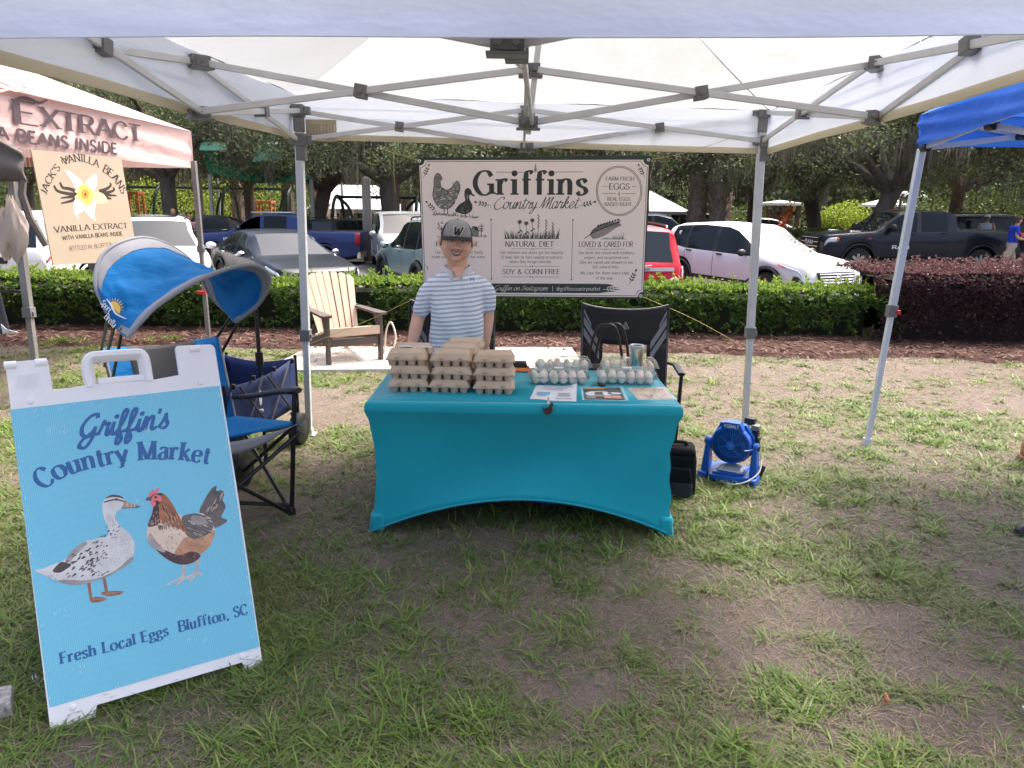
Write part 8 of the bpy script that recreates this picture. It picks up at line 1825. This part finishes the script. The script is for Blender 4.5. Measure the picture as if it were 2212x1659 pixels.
def stext(P,s,side,sc,z,size,m_,name='badge',sx=1.,r=None):
    mb=MB(); x=P['hw']+.008; dr=-side; put(mb,text2d(s,SANSB,size,sx=sx)[0],lambda u,v,e:V(side*(x+e),sc-P['L']/2+side*u,z+v),0); return mb.build(name,m_,P['t'],smooth=False)
def plate(P,y,x,z,txt,top_='SOUTH CAROLINA',w=.31,h=.155):
    sg=1 if y<0 else -1; mb=MB(); mb.box((x,y,z),(w,.012,h),0); yy=y-sg*.0065
    put(mb,text2d(txt,SANSB,.072,sx=.78)[0],lambda u,v,e:V(x+sg*u,yy-sg*e,z-.05+v),1); put(mb,text2d(top_,SANSB,.022)[0],lambda u,v,e:V(x+sg*u,yy-sg*e,z+.045+v),1); mb.build('licence_plate',[platem,pinkp],P['t'],smooth=False)
SUV=dict(L=4.65,W=1.84,wr=.365,wf=.93,wb=3.64,gap=.07,
  top=[(0,.70),(.02,.80),(.10,.90),(.5,1.00),(1.0,1.065),(1.22,1.09),(2.02,1.585),(2.3,1.655),(3.1,1.685),(3.9,1.645),(4.25,1.57),(4.56,1.15),(4.62,1.02),(4.65,.9)],
  belt=[(0,.60),(.15,.82),(.9,.97),(1.3,1.01),(3.5,1.08),(4.1,1.16),(4.5,1.12),(4.65,.86)],ws=(1.22,2.04),rw=(4.25,4.55),win=[(1.42,2.50),(2.60,3.46),(3.54,4.05)],seams=[1.36,2.54,3.5],mirror=(1.55,1.08),handles=[(2.35,4.3),(3.35,4.3)],cladding=True,archm=plastg,archr=.03,rails=(2.3,4.1))
# white crossover right of the red van
wpaint=paint('white',(.64,.65,.67),0); 
s=dict(SUV,mm=trimb,hm=trimb,rails=None); x,y=5.3,16.8; P=car('suv','white crossover with a bright slatted grille right of the red van','car',(x,y,lotz(x,y)-.05),27,s,wpaint)
for k in(1,-1):
    P['patch']('headlight',lens,.10,.62,4.15,4.75,.006,(k,)); P['patch']('marker_light',amber,.44,.66,4.2,4.7,.010,(k,)); P['patch']('lower_lamp',trimb,.05,.26,2.5,3.5,.010,(k,)); P['patch']('taillight',redl,4.30,4.62,3.8,4.9,.008,(k,))
yf=-P['L']/2-.03
front(P,yf,[('grille',trimb,[(-.52,.78),(-.44,.50),(.44,.50),(.52,.78)],.06)])
for i in range(5): z=.53+i*.055; w_=.40+.022*i; mb=MB(); mb.tube(cat_rom([(-w_,yf-.0,z),(-.2,yf-.035,z),(.2,yf-.035,z),(w_,yf-.0,z)],4),.014,6); mb.build('grille_bar',chrome,P['t'])
mb=MB(); mb.tube([(.085*math.cos(a*.3927),yf-.05,.655+.085*math.sin(a*.3927)) for a in range(16)],.011,6,closed=True); mb.box((0,yf-.05,.655),(.19,.012,.035)); mb.build('round_emblem',chrome,P['t'])
mb=MB(); mb.ell((0,0,0),(.05,.006,.05),0,12,8,Matrix.Translation(P['SP'](3.8,6.1,-1,.012))); mb.build('window_sticker',bwhite,P['t'])
# sage green crossover left of the banner
s=dict(SUV,archr=.05,L=4.6); x,y=-1.63,16.4; P=car('suv','sage green crossover half hidden behind the banner and the boy','car',(x,y,lotz(x,y)),204,s,paint('sage',(.23,.33,.32)))
for k in(1,-1): P['patch']('headlight',lens,.06,.42,4.0,4.8,.008,(k,)); P['patch']('taillight',redl,4.3,4.58,3.8,4.8,.008,(k,))
front(P,-P['L']/2-.02,[('grille',trimb,rect_(-.5,.55,.5,.78),.05)])
# white crossover behind the vanilla board
s=dict(SUV,mm=wpaint,rails=(2.2,4.1)); x,y=-7.8,16.4; P=car('suv','white crossover with a dark sunroof behind the vanilla board','car',(x,y,lotz(x,y)),28,s,wpaint)
for k in(1,-1): P['patch']('headlight',lens,.08,.55,4.1,4.75,.006,(k,)); P['patch']('headlight_surround',trimb,.05,.30,3.2,4.1,.008,(k,))
front(P,-P['L']/2-.02,[('grille',trimb,[(-.5,.74),(-.42,.48),(.42,.48),(.5,.74)],.05)])
mb=MB(); mb.grid(lambda a,b:V((a-.5)*.95,2.35-P['L']/2+b*.5,1.672+.012*math.sin(math.pi*b)),4,4); mb.build('sunroof',carglass,P['t'])
# dark sedan
SED=dict(L=4.9,W=1.85,wr=.34,wf=.95,wb=3.77,gap=.05,top=[(0,.62),(.02,.70),(.12,.77),(.6,.86),(1.1,.93),(1.32,.955),(2.2,1.36),(2.55,1.425),(3.0,1.44),(3.5,1.39),(4.25,1.08),(4.5,1.06),(4.82,1.03),(4.9,.85)],
  belt=[(0,.52),(.15,.72),(.9,.86),(1.4,.91),(3.4,.97),(4.2,1.0),(4.8,.98),(4.9,.8)],ws=(1.34,2.24),rw=(3.5,4.24),win=[(1.62,2.62),(2.70,3.62)],seams=[1.5,2.66,3.65],mirror=(1.75,.97),ms=.8,handles=[(2.45,4.3),(3.45,4.3)],roofw=.70,hm=chrome,mm=chrome,sill=.2)
x,y=-5.2,16.6; P=car('sedan','glossy black sedan facing the hedge left of the garden chair','car',(x,y,lotz(x,y)-.03),36,SED,paint('black',(.006,.010,.018),.1))
for k in(1,-1): P['patch']('headlight',lens,.05,.62,3.9,4.75,.008,(k,)); P['patch']('taillight',redl,4.5,4.86,3.9,4.8,.006,(k,))
front(P,-P['L']/2-.02,[('grille',trimb,[(-.46,.70),(-.40,.36),(.40,.36),(.46,.70)],.05)])
mb=MB(); mb.tube([(-.46,-P['L']/2-.04,.70),(-.36,-P['L']/2-.06,.46),(.36,-P['L']/2-.06,.46),(.46,-P['L']/2-.04,.70)],.016,6); mb.tube([(.07*math.cos(a*.3927),-P['L']/2-.06,.60+.07*math.sin(a*.3927)) for a in range(16)],.009,6,closed=True); mb.build('grille_trim',chrome,P['t'])
# red minivan seen from behind
VAN=dict(L=5.1,W=1.98,wr=.34,wf=1.0,wb=4.08,gap=.05,top=[(0,.70),(.02,.80),(.15,.90),(.9,1.07),(1.1,1.12),(2.1,1.66),(2.5,1.735),(3.5,1.75),(4.6,1.72),(4.78,1.66),(5.0,1.12),(5.06,1.05),(5.1,.85)],belt=[(0,.6),(.2,.85),(1.0,1.03),(4.6,1.10),(5.0,1.05),(5.1,.8)],ws=(1.1,2.1),rw=(4.78,5.0),win=[(1.35,2.45),(2.55,3.6),(3.7,4.6)],seams=[1.4,2.5,3.65],mirror=(1.5,1.1),handles=[(2.3,4.3)],roofw=.80,rails=(2.4,4.6),railm=chrome)
x,y=1.86,15.7; P=car('minivan','red minivan seen from behind at the right edge of the banner','car',(x,y,lotz(x,y)-.13),186,VAN,paint('red',(.42,.012,.025),.3)); yb=P['L']/2+.025
for k in(1,-1): P['patch']('taillight',redl,4.86,5.08,3.2,4.75,.012,(k,)); P['patch']('taillight_clear',lens,4.9,5.08,4.2,4.9,.014,(k,))
front(P,yb-.02,[('chrome_strip',mat('satin_silver',(.62,.62,.63),.3,.3,var=.05),rect_(-.72,.97,.72,1.03),.03)])
ftext(P,'TOWN & COUNTRY',yb-.002,-.1,.985,.032,pinkp); plate(P,yb+.0,-.0,.86,'8811SR'); mb=MB(); mb.tube(cat_rom([(-.3,yb+.01,1.075),(-.08,yb+.015,1.055),(0,yb+.02,1.065),(.08,yb+.015,1.055),(.3,yb+.01,1.075)],4),.014,6); mb.build('wing_emblem',chrome,P['t'])
mb=MB(); mb.bar((-.05,yb-.10,1.16),(.42,yb-.13,1.19),.03,.03); mb.ell((0,yb-.09,1.14),(.10,.04,.035)); mb.build('wiper',black_plastic,P['t'])
front(P,yb-.02,[('bumper',paint('red',(.42,.012,.025),.3),[(-.85,.36),(.85,.36),(.88,.64),(-.88,.64)],.05)])
# white pick-up like suv rear at far left
BOX=dict(L=5.1,W=1.98,wr=.37,wf=.98,wb=3.95,gap=.06,top=[(0,.80),(.03,.95),(.3,1.05),(1.2,1.14),(1.9,1.70),(2.3,1.79),(4.7,1.76),(4.90,1.68),(5.04,1.20),(5.08,1.15),(5.1,1.0)],belt=[(0,.7),(.2,.95),(1.2,1.08),(4.9,1.15),(5.1,.95)],ws=(1.2,1.95),rw=(4.90,5.04),win=[(1.4,2.4),(2.5,3.5),(3.6,4.6)],seams=[2.45,3.55],mirror=(1.5,1.12),roofw=.82,rails=(2.3,4.7),cladding=True)
x,y=-9.0,15.2; P=car('suv','white suv seen from behind at the left frame edge','car',(x,y,lotz(x,y)),184,BOX,paint('white2',(.74,.74,.71),0)); yb=P['L']/2+.02
front(P,yb-.01,[('bumper',plastg,[(-.72,.34),(.72,.34),(.76,.56),(-.76,.56)],.05),('bumper_corner',paint('white2',(.74,.74,.71),0),[(.55,.30),(.96,.32),(.95,.60),(.62,.60)],.06),('bumper_corner',paint('white2',(.74,.74,.71),0),mir([(.55,.30),(.96,.32),(.95,.60),(.62,.60)]),.06),('handle_recess',trimb,[(-.26,1.03),(.26,1.03),(.23,.92),(-.23,.92)][::-1],.02)])
mb=MB(); mb.tube([(.075*math.cos(a*.3927),yb+.012,.80+.075*math.sin(a*.3927)) for a in range(16)],.010,6,closed=True); mb.box((0,yb+.012,.80),(.19,.012,.03)); mb.build('round_emblem',chrome,P['t'])
plate(P,yb+.05,.02,.44,'VKL 0')
for k in(1,-1): P['patch']('taillight',redl,4.95,5.08,4.35,4.95,.010,(k,))
# dark pickup at right
PK=dict(L=6.1,W=2.08,wr=.41,wf=1.05,wb=4.86,gap=.09,truck=True,sill=.46,top=[(0,1.0),(.03,1.16),(.15,1.21),(.8,1.27),(1.55,1.32),(2.30,1.86),(2.6,1.945),(3.2,1.96),(3.85,1.93),(4.0,1.86),(4.06,1.40),(4.10,1.385),(6.04,1.385),(6.1,1.36)],belt=[(0,.9),(.1,1.10),(1.5,1.25),(3.95,1.33),(4.06,1.36),(6.1,1.33)],ws=(1.56,2.34),rw=(4.0,4.06),win=[(1.80,2.78),(2.90,3.72)],seams=[1.66,2.84,3.86],mirror=(1.95,1.42),ms=1.5,mm=trimb,handles=[(2.62,4.45),(3.62,4.45)],roofw=.80,bed=4.08,archr=.035,spokes=8,plan=[(0,.86),(.06,.92),(.25,.97),(.6,1.0),(5.8,1.0),(6.1,.97)])
x,y=12.3,23.7; dk=paint('charcoal',(.012,.015,.024),.4); P=car('pickup_truck','dark crew cab pickup with bright wheels parked behind the burgundy hedge','car',(x,y,lotz(x,y)),-90+3,PK,dk); yf=-P['L']/2-.02
front(P,yf,[('grille',trimb,rect_(-.60,.72,.60,1.14),.06),('bumper',paint('charcoal',(.012,.015,.024),.4),[(-.98,.46),(.98,.46),(.98,.70),(-.98,.70)],.10)])
for i in range(6): mb=MB(); mb.box((0,yf-.012,.77+i*.065),(1.16,.03,.018)); mb.build('grille_bar',chrome if i%2 else trimb,P['t'])
ftext(P,'RAM',yf-.035,0,.89,.13,badgem,SANSB,'badge',1.6)
for k in(1,-1): P['patch']('headlight',lens,.02,.36,3.55,4.85,.012,(k,)); P['patch']('marker_light',amber,.33,.40,3.7,4.8,.014,(k,)); P['patch']('taillight',redl,5.98,6.09,3.2,4.8,.012,(k,)); P['patch']('mirror_cap',chrome,1.90,1.96,5.0,5.01,.2,(k,)) if False else None
for k in(1,-1):
    stext(P,'RAM',k,2.30,0.80,.10,badgem,'badge',2.0); mb=MB(); x_=k*(P['hw']+.01); mb.box((x_,1.32-P['L']/2,1.10),(.008,.10,.05)); mb.build('fender_badge',mat('badge_red',(.35,.05,.04),.4),P['t']); mb=MB(); mb.box((k*.70,1.02-P['L']/2,1.285),(.05,.34,.05)); mb.build('hood_vent',chrome,P['t'],bev=.01); mb=MB(); mb.box((k*(P['hw']*.97+.14),1.93-P['L']/2,1.44),(.20,.05,.13)); mb.build('mirror_cap',chrome,P['t'],bev=.03)
    mb=MB(); mb.bar((k*(P['hw']-.02),1.5-P['L']/2,.44),(k*(P['hw']-.02),4.3-P['L']/2,.44),.10,.05); mb.build('side_step',trimb,P['t'])
# blue pickup with driver
BP=dict(PK,L=5.9,W=2.03,wr=.40,wb=4.68,win=[(1.80,2.62),(2.74,3.5)],seams=[1.66,2.68,3.72],handles=[(2.45,4.45),(3.4,4.45)],bed=3.98,open=(1,0),spokes=6,blackpillar=False,sill=.42,mm=trimb,ms=1.3,rw=(3.86,3.95),
  top=[(0,1.0),(.03,1.14),(.15,1.19),(.8,1.25),(1.5,1.29),(2.28,1.80),(2.6,1.88),(3.2,1.90),(3.75,1.87),(3.86,1.82),(3.95,1.36),(3.99,1.345),(5.84,1.345),(5.9,1.32)],belt=[(0,.9),(.1,1.08),(1.5,1.22),(3.85,1.28),(3.95,1.32),(5.9,1.29)],plan=[(0,.86),(.06,.92),(.25,.97),(.6,1.0),(5.6,1.0),(5.9,.97)])
bpaint=paint('blue',(.026,.045,.14),.3); D=26.; x=(606-1106)/F*D; P=car('pickup_truck','blue crew cab pickup with its driver window open at left','car',(x,D,lotz(x,D)-.22),-88,BP,bpaint)
bluet=P['t']; yb=P['L']/2+.01
for k in(1,-1): P['patch']('taillight',redl,5.74,5.90,2.8,4.85,.014,(k,)); P['patch']('headlight',lens,.02,.36,3.6,4.85,.012,(k,))
front(P,yb,[('bumper',chrome,rect_(-.98,.46,.98,.68),.12),('tailgate',bpaint,rect_(-.84,.74,.84,1.28),.03)]); 
for k in(1,-1): stext(P,'1500',k,1.60,.98,.13,badgem,'badge',1.2); mb=MB(); mb.box((k*(P['hw']*.97+.15),1.93-P['L']/2,1.30),(.16,.05,.10)); mb.build('mirror_cap',chrome,P['t'],bev=.03)
mb=MB(); mb.box((0,3.80-P['L']/2,1.85),(.35,.05,.04)); mb.build('brake_light',redl,P['t']); mb=MB(); mb.box((0,2.9-P['L']/2,1.93),(1.2,1.3,.03)); mb.build('roof_rack',mat('rack_silver',(.55,.57,.6),.35,.5),P['t'],bev=.01)
mb=MB(); mb.taper((.45,2.85-P['L']/2,.75),(.55,.55),(.5,.5),.10); mb.taper((.45,3.12-P['L']/2,.8),(.52,.14),(.44,.10),.75); mb.build('seat',trimb,P['t'],bev=.03); mb=MB(); mb.tube([(.45+.19*math.cos(a*.3927),2.05-P['L']/2,1.22+.19*math.sin(a*.3927)) for a in range(16)],.016,6,closed=True); mb.build('steering_wheel',trimb,P['t'])
M_=Matrix.Translation(bluet.location)@Matrix.Rotation(bluet.rotation_euler.z,4,'Z'); dl=M_@V(.47,2.78-P['L']/2,.42)
figure('driver with an arm on the open window of the blue pickup',dl,bluet.rotation_euler.z,1.72,dict(sc=(.25,.22,.22),sn='driver',short=(.05,.05,.06),J=dict(hipL=(-.09,0,.48),hipR=(.09,0,.48),knL=(-.10,-.42,.52),knR=(.10,-.42,.52),anL=(-.1,-.55,.2),anR=(.1,-.55,.2),shL=(-.19,.06,.98),shR=(.19,.06,.98),elL=(-.24,-.12,.78),elR=(.36,-.14,.86),haL=(-.15,-.45,.86),haR=(.34,-.46,.86),neck=(0,.04,1.03),head=(0,.0,1.18))),(.30,.17,.11),(.02,.015,.012),.014)
# black suv beyond the blue pickup's bed, seen from behind
x,y=-6.5,30.5; P=car('suv','black suv with roof rails seen from behind beyond the bed of the blue pickup','car',(x,y,lotz(x,y)-.3),180-22,dict(BOX,archr=.03),paint('black2',(.012,.013,.015),.3))
for k in(1,-1): P['patch']('taillight',redl,4.93,5.08,3.6,4.9,.010,(k,))
# silver truck front beyond the sage crossover
x,y=-3.55,24.5; P=car('suv','pale silver suv facing the lot just left of the banner','car',(x,y,lotz(x,y)),14,dict(BOX,L=5.0),paint('silver',(.45,.47,.48),.4))
for k in(1,-1): P['patch']('headlight',lens,.02,.3,3.7,4.8,.01,(k,))
front(P,-P['L']/2-.02,[('grille',trimb,rect_(-.55,.62,.55,.95),.05)])
# dark suv behind the red van
x,y=4.45,24.5; P=car('suv','dark blue grey suv in profile behind the red van','car',(x,y,lotz(x,y)),82,dict(BOX,L=4.9,rails=None),paint('slate',(.035,.045,.065),.4))
# grey wagon at far right
x,y=17.9,28.5; P=car('suv','silver grey suv with roof rails behind the bed of the dark pickup','car',(x,y,lotz(x,y)+.05),96,dict(BOX),paint('greyw',(.16,.165,.17),.4))
for k in(1,-1): P['patch']('taillight',redl,4.93,5.08,3.6,4.9,.010,(k,))
# far cars
x,y=-11.6,28.; P=car('sedan','dark sedan beyond the white crossover at left','car',(x,y,lotz(x,y)+.15),-80,SED,paint('dark3',(.02,.024,.028),.3))
x,y=14.2,42.; P=car('sedan','white car parked far beyond the palm trunks','car',(x,y,gheight(x,y)+.1),80,SED,wpaint)
x,y=10.3,40.; P=car('suv','pale suv parked far off between the palm trunks','car',(x,y,gheight(x,y)+.1),100,SUV,paint('silver',(.45,.47,.48),.4))
